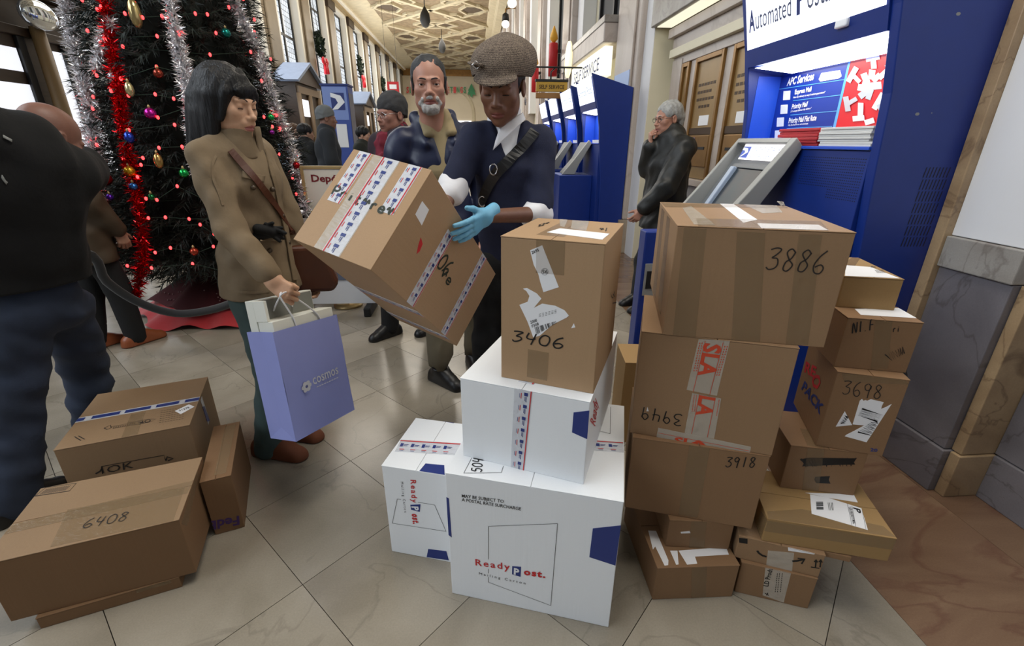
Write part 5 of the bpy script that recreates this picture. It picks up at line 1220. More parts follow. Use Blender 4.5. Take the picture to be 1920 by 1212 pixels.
# ================================================================== PEOPLE: signed-distance modelling, one continuous surface per body
def V3(*a): return np.array(a, float)
def unit(v): v = np.array(v, float); return v / (np.linalg.norm(v) + 1e-12)
class SDF:
    def __init__(s, lo, hi, h):
        s.lo = np.array(lo, float); s.h = h
        s.n = np.maximum(4, np.ceil((np.array(hi, float) - s.lo) / h).astype(int) + 1)
        s.f = np.full(tuple(s.n), 0.25, np.float32)
    def sub(s, lo, hi):
        a = np.clip(np.floor((np.array(lo) - s.lo) / s.h).astype(int), 0, s.n); b = np.clip(np.ceil((np.array(hi) - s.lo) / s.h).astype(int) + 1, 0, s.n)
        if np.any(b <= a): return None
        ax = [(s.lo[i] + s.h * np.arange(a[i], b[i])).astype(np.float32) for i in range(3)]
        return tuple(slice(a[i], b[i]) for i in range(3)), ax[0][:, None, None], ax[1][None, :, None], ax[2][None, None, :]
    def comb(s, sl, d, k, op):
        f = s.f[sl]
        if op == 'add':
            if k > 0: hh = np.maximum(k - np.abs(f - d), 0) / k; s.f[sl] = np.minimum(f, d) - hh * hh * k * .25
            else: s.f[sl] = np.minimum(f, d)
        elif op == 'sub':
            d = -d
            if k > 0: hh = np.maximum(k - np.abs(f - d), 0) / k; s.f[sl] = np.maximum(f, d) + hh * hh * k * .25
            else: s.f[sl] = np.maximum(f, d)
    def cap(s, a, b, ra, rb, k=.02, lat=None, fac=1.0, op='add'):
        a = np.array(a, float); b = np.array(b, float); R = max(ra, rb) * max(fac, 1) + k + 3 * s.h + .01
        g = s.sub(np.minimum(a, b) - R, np.maximum(a, b) + R)
        if g is None: return s
        sl, x, y, z = g; d = b - a; L2 = d @ d + 1e-12
        px, py, pz = x - a[0], y - a[1], z - a[2]
        t = np.clip((px * d[0] + py * d[1] + pz * d[2]) / L2, 0, 1)
        qx, qy, qz = px - t * d[0], py - t * d[1], pz - t * d[2]
        q2 = qx * qx + qy * qy + qz * qz
        r = ra + (rb - ra) * t
        if lat is not None:
            l = unit(lat); w_ = qx * l[0] + qy * l[1] + qz * l[2]
            q2e = q2 - w_ * w_ * (1 - 1 / fac ** 2); ke = np.sqrt(np.maximum(q2e, 1e-12)); q4 = np.sqrt(np.maximum(q2 - w_ * w_ * (1 - 1 / fac ** 4), 1e-12))
            dd = (ke - r) * ke / np.maximum(q4, 1e-6)
        else: dd = np.sqrt(q2) - r
        s.comb(sl, dd.astype(np.float32), k, op); return s
    def ell(s, c, r, R=None, k=.02, op='add'):
        c = np.array(c, float); r = np.array(r, float); M = max(r) + k + 3 * s.h + .01
        g = s.sub(c - M, c + M)
        if g is None: return s
        sl, x, y, z = g; x, y, z = x - c[0], y - c[1], z - c[2]
        if R is not None:
            R = np.array(R); x, y, z = [R[0, i] * x + R[1, i] * y + R[2, i] * z for i in range(3)]
        k0 = np.sqrt((x / r[0]) ** 2 + (y / r[1]) ** 2 + (z / r[2]) ** 2); k1 = np.sqrt((x / r[0] ** 2) ** 2 + (y / r[1] ** 2) ** 2 + (z / r[2] ** 2) ** 2)
        s.comb(sl, (k0 * (k0 - 1) / np.maximum(k1, 1e-6)).astype(np.float32), k, op); return s
    def plane(s, p, n, lo=None, hi=None):
        """cut away everything on the side n points to"""
        g = s.sub(s.lo if lo is None else lo, s.lo + s.h * s.n if hi is None else hi)
        sl, x, y, z = g; n = unit(n); s.f[sl] = np.maximum(s.f[sl], ((x - p[0]) * n[0] + (y - p[1]) * n[1] + (z - p[2]) * n[2]).astype(np.float32)); return s
    def wrinkle(s, amp, freq, seed=0, stretch=(1, 1, 1), n=7):
        rg = np.random.default_rng(seed)
        if freq < 70: freq *= 2.6; amp *= .85
        idx = np.nonzero(np.abs(s.f) < .03)
        P = [(s.lo[i] + s.h * idx[i]) * stretch[i] for i in range(3)]; v = np.zeros(len(idx[0]), np.float32)
        wx = np.sin(P[0] * freq * .5 + P[2] * freq * .4) * .5
        for q in range(n):
            d = rg.normal(size=3); d /= np.linalg.norm(d); fr = freq * rg.uniform(.6, 1.7)
            v += np.sin((P[0] * d[0] + P[1] * d[1] + P[2] * d[2]) * fr + rg.uniform(0, 6.3) + wx)
        s.f[idx] += amp * v / n ** .5; return s
    def mesh(s):
        f = s.f; ins = f < 0; n = f.shape
        c = np.zeros((n[0] - 1, n[1] - 1, n[2] - 1), np.int8)
        O = [(i, j, k) for i in (0, 1) for j in (0, 1) for k in (0, 1)]
        def sh(a, o): return a[o[0]:n[0] - 1 + o[0], o[1]:n[1] - 1 + o[1], o[2]:n[2] - 1 + o[2]]
        for o in O: c += sh(ins, o)
        act = (c > 0) & (c < 8); I, J, K_ = np.nonzero(act); m = len(I)
        vid = np.full(act.shape, -1, np.int64); vid[I, J, K_] = np.arange(m)
        fv = {o: f[I + o[0], J + o[1], K_ + o[2]].astype(float) for o in O}
        acc = np.zeros((m, 3)); cnt = np.zeros(m)
        for ax in range(3):
            for o in O:
                if o[ax]: continue
                o2 = list(o); o2[ax] = 1; a, b = fv[o], fv[tuple(o2)]
                cr = (a < 0) != (b < 0); t = np.where(cr, a / np.where(np.abs(a - b) < 1e-12, 1, a - b), 0)
                p = np.tile(np.array(o, float), (m, 1)); p[:, ax] += t; acc[cr] += p[cr]; cnt[cr] += 1
        pos = acc / np.maximum(cnt, 1)[:, None] + np.stack([I, J, K_], 1); pos = s.lo + pos * s.h
        Q = []
        for ax in range(3):
            u, v = [(1, 2), (2, 0), (0, 1)][ax]
            a = np.take(ins, range(n[ax] - 1), ax); b = np.take(ins, range(1, n[ax]), ax); cr = a != b
            idx = np.array(np.nonzero(cr)).T; ok = (idx[:, u] > 0) & (idx[:, v] > 0) & (idx[:, u] < n[u] - 1) & (idx[:, v] < n[v] - 1); idx = idx[ok]
            if not len(idx): continue
            q = []
            for du, dv in ((-1, -1), (0, -1), (0, 0), (-1, 0)):
                e = idx.copy(); e[:, u] += du; e[:, v] += dv; q.append(vid[e[:, 0], e[:, 1], e[:, 2]])
            q = np.stack(q, 1); flip = ~ins[idx[:, 0], idx[:, 1], idx[:, 2]]
            q[flip] = q[flip][:, ::-1]; Q.append(q)
        Q = np.concatenate(Q) if Q else np.zeros((0, 4), int); Q = Q[(Q >= 0).all(1)]
        return pos, Q
    def val(s, p):
        g = (np.array(p) - s.lo) / s.h; i = np.clip(np.floor(g).astype(int), 0, s.n - 2); t = np.clip(g - i, 0, 1); v = 0
        for o in ((0, 0, 0), (0, 0, 1), (0, 1, 0), (0, 1, 1), (1, 0, 0), (1, 0, 1), (1, 1, 0), (1, 1, 1)):
            w_ = np.prod([t[q] if o[q] else 1 - t[q] for q in range(3)]); v += w_ * s.f[i[0] + o[0], i[1] + o[1], i[2] + o[2]]
        return v
    def hit(s, px, py, lift=0.004):
        """first surface point met by the sight line through a picture point"""
        d = unit(ray(px, py)); lo, hi = s.lo, s.lo + s.h * (s.n - 1)
        t0, t1 = 0, 99
        for i in range(3):
            a, b = (lo[i] - CPOS[i]) / d[i], (hi[i] - CPOS[i]) / d[i]; t0 = max(t0, min(a, b)); t1 = min(t1, max(a, b))
        t = t0; last = t0
        while t < t1:
            if s.val(CPOS + d * t) < lift: return CPOS + d * t
            t += s.h * .5
        return None
def raw_mesh(name, parts, mats, origin, midx=None):
    """parts: list of (verts, quads, material index)"""
    o = 0; vs = []; qs = []; mi = []
    for v, q, m in parts:
        vs.append(v - origin); qs.append(q + o); mi.append(np.full(len(q), m) if np.isscalar(m) else m); o += len(v)
    v = np.concatenate(vs); q = np.concatenate(qs); mi = np.concatenate(mi)
    me = bpy.data.meshes.new(name); me.vertices.add(len(v)); me.vertices.foreach_set('co', v.astype(np.float32).ravel())
    me.loops.add(q.size); me.loops.foreach_set('vertex_index', q.ravel().astype(np.int32)); me.polygons.add(len(q))
    me.polygons.foreach_set('loop_start', np.arange(len(q), dtype=np.int32) * 4); me.polygons.foreach_set('loop_total', np.full(len(q), 4, np.int32))
    for m in mats: me.materials.append(m)
    me.polygons.foreach_set('material_index', mi.astype(np.int32)); me.polygons.foreach_set('use_smooth', np.ones(len(q), bool)); me.update(); me.validate()
    return me
def frame(fwd, roll=0.0):
    f = unit(fwd); u = V3(0, 0, 1) - f * f[2]; u = unit(u); r = np.cross(f, u)
    if roll: r, u = r * math.cos(roll) + u * math.sin(roll), u * math.cos(roll) - r * math.sin(roll)
    return np.stack([r, f, u], 1)
# ---------------------------------------------------------------- head in its own frame: x right, y face, z up; origin between the ears
def head_sdf(h=.0023, female=False, lids=0.0, jaw=1.0, wide=1.0, nose=1.0, squint=0.0):
    s = SDF((-.11, -.135, -.20), (.11, .145, .15), h)
    s.ell((0, -.016, .046), (.076 * wide, .098, .082), k=.0)
    s.ell((0, .026, -.020), (.062 * wide, .068, .088), k=.03)
    s.ell((0, .050, -.070), (.043 * jaw, .042, .040), k=.03)
    s.ell((0, .074, -.098), (.021 * jaw, .019, .016), k=.022)
    for q in (-1, 1):
        s.ell((q * .040 * jaw * wide, .016, -.060), (.022, .040, .030), k=.035)
        s.ell((q * .042 * wide, .062, -.016), (.022, .020, .020), k=.025)
        s.ell((q * .034, .096, .006), (.0165, .013, .0115), k=.014, op='sub')
        s.cap((q * .010, .089, .024), (q * .044, .078, .025), .007, .0065, k=.014)
    s.cap((0, .086, .016), (0, .106 * 1, -.024), .0075, .0105 * nose, k=.010)
    s.ell((0, .110, -.027), (.0115 * nose, .0115, .0095), k=.008)
    for q in (-1, 1):
        s.ell((q * .0125 * nose, .100, -.031), (.0075, .0095, .007), k=.006)
    s.ell((0, .090, -.050), (.028, .014, .016), k=.015)
    s.cap((-.019, .090, -.0615), (0, .0985, -.0585), .0048, .0062, k=.005); s.cap((.019, .090, -.0615), (0, .0985, -.0585), .0048, .0062, k=.005)
    s.cap((-.016, .090, -.0705), (.016, .090, -.0705), .0060, .0060, k=.005); s.ell((0, .0945, -.071), (.014, .007, .0062), k=.005)
    s.cap((-.022, .0935, -.0652), (0, .1045, -.0648), .0018, .0018, k=.003, op='sub'); s.cap((.022, .0935, -.0652), (0, .1045, -.0648), .0018, .0018, k=.003, op='sub')
    for q in (-1, 1):
        s.ell((q * .079 * wide, -.008, -.004), (.009, .020, .032), k=.006); s.ell((q * .087 * wide, -.004, -.002), (.006, .011, .019), k=.004, op='sub')
        # lids around the eyeball
        c = V3(q * .033, .0745, .006)
        s.ell(c, (.0150, .0146, .0146), k=.006)
        if lids < .5:
            s.ell(c + V3(0, .011, -.001), (.0140, .009, .0068 * (1 - squint)), k=.0025, op='sub')
        else:
            s.cap(c + V3(-.012, .0125, -.006), c + V3(.012, .0125, -.006), .0012, .0012, k=.002, op='sub')
    s.cap((0, -.022, -.05), (0, -.045, -.20), .056 if not female else .050, .060 if not female else .052, k=.03)
    return s
def eye_meshes(parent, M, c0, scale, mats, lids):
    for q in (-1, 1):
        mb = MB(); rings = [0, .22, .23, .52, .53, 1.1, 1.5]; n = 14; vs = []; fs = []; mi = []
        r = .0128
        prev = None
        for j, t in enumerate(rings):
            ring = [len(vs) + k for k in range(n)]
            for k in range(n): vs.append(V3(q * .033 + r * math.sin(max(t, .01)) * math.cos(6.2832 * k / n), .0745 + r * math.cos(t), .006 + r * math.sin(max(t, .01)) * math.sin(6.2832 * k / n)))
            if prev:
                for k in range(n): fs.append((prev[k], prev[(k + 1) % n], ring[(k + 1) % n], ring[k])); mi.append(0 if j <= 1 else (1 if j <= 3 else 2))
            prev = ring
        for f_, m_ in zip(fs, mi): mb.f.append(f_[::-1]); mb.mi.append(m_); mb.sm.append(True)
        mb.v = [tuple(M @ (v * scale) + c0) for v in vs]
        mb.build('eye', mats, parent)
M_eyew = mat('eye_white', (214, 206, 198), .25); M_iris = mat('iris_brown', (48, 30, 20), .2); M_pupil = mat('pupil', (8, 6, 6), .1)
def xform(M, c, sc, v): return (v * sc) @ M.T + c
def lip_index(v, q):
    c = v[q].mean(1); return (((c[:, 0] / .0235) ** 2 + ((c[:, 2] + .0658) / .0112) ** 2 < 1) & (c[:, 1] > .080)).astype(int)
def strand(s, amp, seed=1, fx=170, fz=10): return s.wrinkle(amp, fx, seed, (1, 1, fz / fx), 9)
# ---------------------------------------------------------------- hand: palm, four fingers of different length, thumb off the side
def hand_parts(wr, dirn, palm, side, curl=(.5, .7, .5), spread=.06, thumb=(.75, .35), h=.0026, sc=1.0, fat=1.0):
    """wr wrist, dirn towards the knuckles, palm = way the palm faces, side = +1 if the thumb lies along dirn x palm, else -1"""
    d = unit(dirn); n = unit(np.array(palm) - d * (np.array(palm) @ d)); a = np.cross(d, n) * side
    L = .20 * sc; s = SDF(np.array(wr) - L * 1.15, np.array(wr) + L * 1.15, h)
    kn = []
    for i, (off, ln) in enumerate(((.030, .088), (.010, .092), (-.010, .088), (-.028, .080))):
        k = wr + d * ln * sc + a * off * sc; kn.append(k)
        s.cap(wr + a * off * .55 * sc + d * .012 * sc, k, .0125 * sc * fat, .0108 * sc * fat, k=.014 * sc)
    s.cap(wr - d * .05 * sc, wr + d * .012 * sc, .025 * sc, .026 * sc, k=.02, lat=a, fac=1.25)
    s.cap(wr + d * .02 * sc + a * .022 * sc + n * .008 * sc, wr + d * .05 * sc + a * .030 * sc + n * .010 * sc, .015 * sc, .012 * sc, k=.014)
    for i, (l1, l2, l3) in enumerate(((.042, .025, .020), (.046, .028, .021), (.043, .027, .020), (.034, .020, .018))):
        p = kn[i]; dd = unit(d + a * spread * (1.5 - i)); ang = 0; r = [.0100, .0092, .0084, .0074]
        for j, l in enumerate((l1, l2, l3)):
            ang += curl[j] * (1 + .12 * i); v = dd * math.cos(ang) + n * math.sin(ang); e = p + v * l * sc
            s.cap(p, e, r[j] * sc * fat * (.92 if i == 3 else 1), r[j + 1] * sc * fat * (.92 if i == 3 else 1), k=.003); p = e
    p = wr + d * .028 * sc + a * .026 * sc + n * .010 * sc
    t1 = unit(d * math.cos(thumb[0]) + a * math.sin(thumb[0]) + n * thumb[1])
    e = p + t1 * .045 * sc; s.cap(p, e, .0140 * sc * fat, .0112 * sc * fat, k=.008); t2 = unit(t1 + d * .5 + n * .25); s.cap(e, e + t2 * .030 * sc, .0108 * sc * fat, .0085 * sc * fat, k=.003)
    return s.mesh()
# ---------------------------------------------------------------- bodies
def limb(s, a, b, c, r, k=.02):
    s.cap(a, b, r[0], r[1], k); s.cap(b, c, r[1], r[2], k); return s
def jframe(J):
    lat = unit(J['shL'] - J['shR']); up = unit(J['neck'] - J['hip']); return lat, up, unit(np.cross(lat, up))
def torso(s, J, inf=0.0, wide=1.0, deep=1.0, k=.05, lower=True):
    lat, up, fw = jframe(J); sw = np.linalg.norm(J['shL'] - J['shR']) * .5
    ch = J['chest']; wa = J['waist']; hp = J['hip']
    s.cap(J['shR'] * .92 + J['shL'] * .08, J['shL'] * .92 + J['shR'] * .08, .060 + inf, .060 + inf, k=.03)
    s.cap(J['neck'], ch, .075 + inf, .105 * deep + inf, k, lat, 1.25)
    s.cap(ch, wa, .108 * deep + inf, .098 * deep + inf, k, lat, 1.38 * wide)
    if lower: s.cap(wa, hp, .098 * deep + inf, .108 * deep + inf, k, lat, 1.42 * wide)
    return s
def body_mesh(J, sc, h, headM, headc, head, skin_mats, hands, hs=None):
    hs = hs or sc
    lo = np.min([J[k] for k in J], 0) - .25; hi = np.max([J[k] for k in J], 0) + .25; lo[2] = min(lo[2], -.02)
    s = SDF(lo, hi, h); torso(s, J, -.012, .95)
    s.cap(J['neck'] - V3(0, 0, .03), headc + headM @ (V3(0, -.03, -.09) * hs), .058 * sc, .052 * sc, k=.03)
    for q in 'RL':
        limb(s, J['sh' + q], J['el' + q], J['wr' + q], (.046 * sc, .036 * sc, .025 * sc))
        limb(s, J['hp' + q], J['kn' + q], J['an' + q], (.074 * sc, .048 * sc, .032 * sc))
        ft = J['an' + q] + (J['toe' + q] - J['an' + q]) * .5; s.cap(J['an' + q] - V3(0, 0, .03), V3(ft[0], ft[1], .04), .026, .018, k=.02)
    v, q = s.mesh(); parts = [(v, q, 0)]
    hv, hq = head.mesh(); parts.append((xform(headM, headc, hs, hv), hq, lip_index(hv, hq)))
    for hm, m in hands: parts.append((hm[0], hm[1], m))
    return parts
def finish(parts, mats, origin, label, group=None):
    o = put('person', raw_mesh('person', parts, mats, np.array(origin, float)), loc=origin)
    return tag(o, label, 'person', group)
def garment(o, origin, name, s, m, label=None, mats=None):
    v, q = s.mesh()
    if not len(q): return None
    g = put(name, raw_mesh(name, [(v, q, 0)], [m], np.array(origin, float)), o)
    if label: g['label'] = label
    return g
def headpiece(o, origin, name, s, m, M, c, sc, label=None):
    v, q = s.mesh(); g = put(name, raw_mesh(name, [(xform(M, c, sc, v), q, 0)], [m], np.array(origin, float)), o)
    if label: g['label'] = label
    return g
def coat_sdf(J, inf, h, sleeves=(.062, .054, .046), hem=None, wide=1.0, deep=1.0, full=True, sl_end=1.0, k=.045):
    pts = [J[k_] for k_ in ('shR', 'shL', 'elR', 'elL', 'wrR', 'wrL', 'neck', 'chest', 'waist', 'hip')]
    lo = np.min(pts, 0) - .22; hi = np.max(pts, 0) + .2
    if hem is not None: lo[2] = min(lo[2], hem - .05)
    s = SDF(lo, hi, h); torso(s, J, inf, wide, deep, k)
    if hem is not None:
        lat, up, fw = jframe(J); b = J['hip'] * 1.0; b = np.array([b[0], b[1], hem]) if hem < J['hip'][2] else J['hip']
        s.cap(J['hip'], b, .108 * deep + inf, .112 * deep + inf, .03, lat, 1.42 * wide)
    return s
def sleeves_on(s, J, r, end=1.0, which='RL', k=.03):
    for q in which:
        a, b, c = J['sh' + q], J['el' + q], J['wr' + q]
        if end > .5: limb(s, a, b, b + (c - b) * end, r, k)
        else: s.cap(a, a + (b - a) * end * 2, r[0], r[1], k)
    return s
def trousers_sdf(J, r, h, cuff=.06, k=.03, hipr=.112):
    pts = [J[k_] for k_ in ('hpR', 'hpL', 'knR', 'knL', 'anR', 'anL', 'hip')]
    s = SDF(np.min(pts, 0) - .2, np.max(pts, 0) + .2, h); lat, up, fw = jframe(J)
    s.cap(J['hip'] + V3(0, 0, .08), J['hip'] - V3(0, 0, .06), hipr, hipr, .03, lat, 1.38)
    for q in 'RL': limb(s, J['hp' + q], J['kn' + q], J['an' + q] - V3(0, 0, .03), r, k)
    return s.plane(V3(0, 0, cuff), (0, 0, -1))
def shoe(o, origin, an, toe, m, h=.005, name='shoe'):
    an = np.array(an, float); toe = np.array(toe, float); d = toe - an; d[2] = 0; d = unit(d); lat = np.cross(d, V3(0, 0, 1))
    heel = np.array([an[0], an[1], 0]) - d * .06; tip = np.array([an[0], an[1], 0]) + d * .17
    s = SDF(np.minimum(heel, tip) - .09, np.maximum(heel, tip) + V3(.09, .09, .16), h)
    s.cap(heel + V3(0, 0, .040), tip + V3(0, 0, .028) - d * .03, .040, .034, .02, lat, 1.15); s.cap(heel + d * .04 + V3(0, 0, .06), np.array([an[0], an[1], .115]), .044, .046, .03); s.cap(np.array([an[0], an[1], .085]), heel + d * .15 + V3(0, 0, .05), .046, .036, .03)
    s.cap(heel + V3(0, 0, .012), tip + V3(0, 0, .012) - d * .02, .046, .042, .01, lat, 1.05); s.plane(V3(0, 0, 0.002), (0, 0, -1)); s.plane(V3(0, 0, .105), (0, 0, 1))
    return garment(o, origin, name, s, m)
def brows(o, M, c, sc, m, thick=.0042, origin=None, arch=.004):
    for q in (-1, 1):
        p = [V3(q * .012, .0965, .0255), V3(q * .024, .0955, .0285 + arch), V3(q * .036, .0885, .0290 + arch), V3(q * .046, .0790, .0255)]
        MB().tube([tuple(M @ (V3(*x) * sc) + c - np.array(origin)) for x in smooth_line([tuple(x) for x in p], 3)], [thick * .7 * sc * (1 if i < 7 else .6) for i in range(10)], 6).build('eyebrow', m, o)
def spectacles(o, M, c, sc, m, origin):
    mb = MB(); T = lambda x: tuple(M @ (V3(*x) * sc) + c - np.array(origin))
    for q in (-1, 1):
        mb.tube([T((q * .034 + .022 * math.cos(a), .103 - .004 * abs(math.cos(a)), .004 + .016 * math.sin(a))) for a in np.linspace(0, 6.283, 15)], .0016, 5, cap=False)
        mb.tube([T((q * .056, .100, .008)), T((q * .078, .06, .010)), T((q * .080, -.005, .006))], .0016, 5)
    mb.tube([T((-.012, .104, .008)), T((0, .108, .011)), T((.012, .104, .008))], .0016, 5); mb.build('spectacles', m, o)
SK = {}
def skin(name, rgb, lip):
    a = mat('skin_' + name, rgb, .5, noise=.08, scale=30, bump=.06, bscale=180); a.node_tree.nodes['Principled BSDF'].inputs['Subsurface Weight'].default_value = .08
    a.node_tree.nodes['Principled BSDF'].inputs['Subsurface Radius'].default_value = (.01, .004, .002)
    return [a, mat('lips_' + name, lip, .42)]
def ribbon_on(s, o, origin, name, pts, width, m, thick=.004, lift=.006, label=None):
    """a band laid on a garment along picture points"""
    P = [s.hit(*p, lift=lift) for p in pts]; P = [p for p in P if p is not None]
    P = [np.array(p) for p in smooth_line([tuple(p) for p in P], 4)]
    mb = MB(); vs = []; fs = []
    for i, p in enumerate(P):
        t = unit(P[min(i + 1, len(P) - 1)] - P[max(i - 1, 0)]); v = unit(p - CPOS)
        g = np.array([s.val(p + e) - s.val(p - e) for e in (V3(.01, 0, 0), V3(0, .01, 0), V3(0, 0, .01))]); nrm = unit(g)
        w_ = unit(np.cross(nrm, t)) * width / 2
        vs += [p - w_ - origin, p + w_ - origin, p + w_ + nrm * thick - origin, p - w_ + nrm * thick - origin]
    for i in range(len(P) - 1):
        b = i * 4
        for j in range(4): fs.append((b + j, b + (j + 1) % 4, b + 4 + (j + 1) % 4, b + 4 + j))
    fs += [(3, 2, 1, 0), tuple(len(vs) - 4 + j for j in range(4))]
    ob = mb.add(vs, fs, 0, False).build(name, m, o)
    if label: ob['label'] = label
    return ob
def patch_on(s, o, origin, name, pts, m, lift=.004, nu=6, other=None):
    """a small cloth piece laid on a garment, corner order round the outline (4 points)"""
    a, b, c, d = [np.array(p, float) for p in pts]; G = []
    for j in range(nu + 1):
        for i in range(nu + 1):
            u, v = i / nu, j / nu; q = (a * (1 - u) + b * u) * (1 - v) + (d * (1 - u) + c * u) * v; h_ = s.hit(*q, lift=lift); h_ = other.hit(*q, lift=lift) if h_ is None and other is not None else h_; G.append(h_)
    ok = [g for g in G if g is not None]
    if len(ok) < len(G): return None
    P = np.array(G) - origin
    fs = [(j * (nu + 1) + i, (j + 1) * (nu + 1) + i, (j + 1) * (nu + 1) + i + 1, j * (nu + 1) + i + 1) for j in range(nu) for i in range(nu)]
    ob = MB().add(P, fs, 0, True).build(name, m, o); so = ob.modifiers.new('thickness', 'SOLIDIFY'); so.thickness = .003; so.offset = 1
    return ob
M_shirt = mat('white_shirt', (226, 226, 230), .7, bump=.15, bscale=25)
M_navyk = mat('navy_knit', (20, 27, 56), .85, noise=.15, scale=60, bump=.15, bscale=220)
M_navyj = mat('navy_nylon', (24, 32, 62), .45, bump=.2, bscale=18)
M_olive = mat('olive_cotton', (124, 106, 82), .85, noise=.1, scale=25, bump=.12, bscale=60)
M_blackc = mat('black_cloth', (16, 17, 19), .85, noise=.2, scale=30, bump=.15, bscale=60)
M_puff = mat('black_nylon_coat', (26, 27, 26), .5, bump=.2, bscale=20)
M_khaki = mat('khaki_twill', (104, 96, 78), .85, noise=.08, scale=20, bump=.1, bscale=60)
M_jeans = mat('blue_denim', (40, 50, 70), .85, noise=.3, scale=9, bump=.1, bscale=150)
M_gjeans = mat('green_grey_denim', (66, 84, 82), .85, noise=.2, scale=12, bump=.1, bscale=120)
M_leather = mat('black_leather', (16, 15, 16), .42)
M_brownl = mat('brown_leather', (84, 44, 24), .45, noise=.15, scale=14)
M_hairb = mat('black_hair', (13, 12, 15), .5, bump=.6, bscale=160, stretch=(1, 1, .06), spec=.35)
M_hairg = mat('grey_hair', (172, 172, 170), .6, noise=.35, scale=40, bump=.3, bscale=90)
M_hairo = mat('dark_grey_hair', (40, 42, 46), .6, noise=.3, scale=60, bump=.3, bscale=120)
M_beard = mat('white_beard', (186, 182, 178), .7, noise=.3, scale=90, bump=.4, bscale=160)
M_glove = mat('blue_nitrile', (112, 178, 212), .45, bump=.2, bscale=40)
M_silver = mat('silver_buckle', (190, 190, 192), .25, metal=1.0)
# ================================================================== postal worker
OG = (.13, 2.14, 0)
J = dict(neck=ony(946, 243, 2.15), shR=ony(886, 262, 2.10), shL=ony(1017, 266, 2.14), chest=ony(950, 318, 2.13), waist=ony(950, 430, 2.15), hip=ony(952, 520, 2.16),
         elR=ony(850, 352, 2.02), elL=ony(1008, 402, 2.03), hpR=ony(925, 540, 2.16), hpL=ony(982, 540, 2.16))
J['wrR'] = V3(-.15, 1.86, 1.13)
Rr, Ry, Rz = [np.array(RH)[:, i] for i in range(3)]
eB, eF = V3(-.131, 1.4922, 1.3377), V3(.0835, 1.9583, .8778)
hd = unit(-Ry * .80 + Rz * .45)
J['wrL'] = eB + (eF - eB) * .44 + Rr * .036 - hd * .075 + Ry * .012
for q, dx in (('R', -.09), ('L', .10)):
    J['an' + q] = V3(.13 + dx, 2.20, .08); J['kn' + q] = V3(.13 + dx, 2.13, .48); J['toe' + q] = V3(.13 + dx * 1.2, 2.04, .03)
HC = ony(941, 164, 2.07); HM = frame((-.26, -.88, -.36), .02); S_ = 1.10
sk = skin('worker', (116, 78, 58), (124, 70, 62))
glove = hand_parts(J['wrL'], hd, -Rr, 1 if np.cross(hd, -Rr) @ Ry > 0 else -1, curl=(.10, .16, .14), spread=.08, thumb=(.7, .1), sc=1.0, fat=1.05)
gl2 = hand_parts(J['wrR'], V3(-.80, .52, .0), -Ry, -1, curl=(.2, .25, .2), fat=1.08)
parts = body_mesh(J, 1.0, .0065, HM, HC, head_sdf(female=True, lids=1.0, jaw=.92, nose=1.12), sk, [(glove, 2), (gl2, 2)], S_)
W = finish(parts, sk + [M_glove], OG, 'postal worker in a tweed cap and navy top holding up a carton, blue gloves')
brows(W, HM, HC, S_, M_hairb, .0028, OG)
mb = MB()
for q in (-1, 1): mb.tube([tuple(HM @ (V3(q * .033 + x, .0745 + .0145 * math.cos(x * 60), -.0005 - abs(x) * .12) * S_) + HC - np.array(OG)) for x in (-.012, -.006, 0, .006, .012)], .0014, 5)
mb.build('eyelashes', M_hairb, W)
s = coat_sdf(J, .006, .006, wide=.92, deep=.92); sleeves_on(s, J, (.062, .062, .05), .5 * .93); s.plane(J['hip'] - V3(0, 0, .10), (0, 0, -1)); s.wrinkle(.0035, 26, 4, (1, 1, .8))
# open neckline
top_full = SDF(s.lo, s.lo + s.h * (s.n - 1), s.h); top_full.f = s.f.copy(); top_full.n = s.n
lat, up, fw = jframe(J); nk = J['neck']
s.ell(nk + V3(0, 0, .055), (.090, .085, .080), k=.02, op='sub'); s.cap(nk + fw * .11 + V3(0, 0, .03), nk + fw * .15 - V3(0, 0, .13), .070, .020, k=.015, op='sub')
top_ = s; garment(W, OG, 'navy_top', s, M_navyk)
s = SDF(nk - .24, nk + .22, .004); s.cap(nk - V3(0, 0, .16) + fw * .03, nk + V3(0, 0, .07) + fw * .005, .098, .060, .02, lat, 1.15); s.cap(nk + fw * .095 + V3(0, 0, .13), nk + fw * .135 - V3(0, 0, .05), .064, .008, k=.008, op='sub'); s.wrinkle(.0012, 30, 2)
shirt = garment(W, OG, 'white_shirt', s, M_shirt)
for pt in ([(908, 214), (926, 236), (922, 276), (896, 246)], [(980, 212), (985, 224), (924, 282), (936, 240)]): patch_on(top_full, W, np.array(OG), 'collar_flap', pt, M_shirt, .008, 8, s)
for q, a0, a1 in (('L', .84, 1.13), ('R', .80, 1.22)):
    a, b, c_ = J['sh' + q], J['el' + q], J['wr' + q]; p0 = a + (b - a) * a0; p1 = b + (c_ - b) * (a1 - 1)
    s = SDF(np.minimum(np.minimum(p0, p1), b) - .13, np.maximum(np.maximum(p0, p1), b) + .13, .004); s.cap(p0, b, .058, .062, .02); s.cap(b, p1, .062, .052, .02); s.wrinkle(.0034, 24, 7); garment(W, OG, 'white_cuff', s, M_shirt)
s = trousers_sdf(J, (.092, .068, .062), .01); s.wrinkle(.004, 22, 5); garment(W, OG, 'black_trousers', s, M_blackc)
shoe(W, OG, J['anR'], J['toeR'], M_leather); shoe(W, OG, J['anL'], J['toeL'], M_leather)
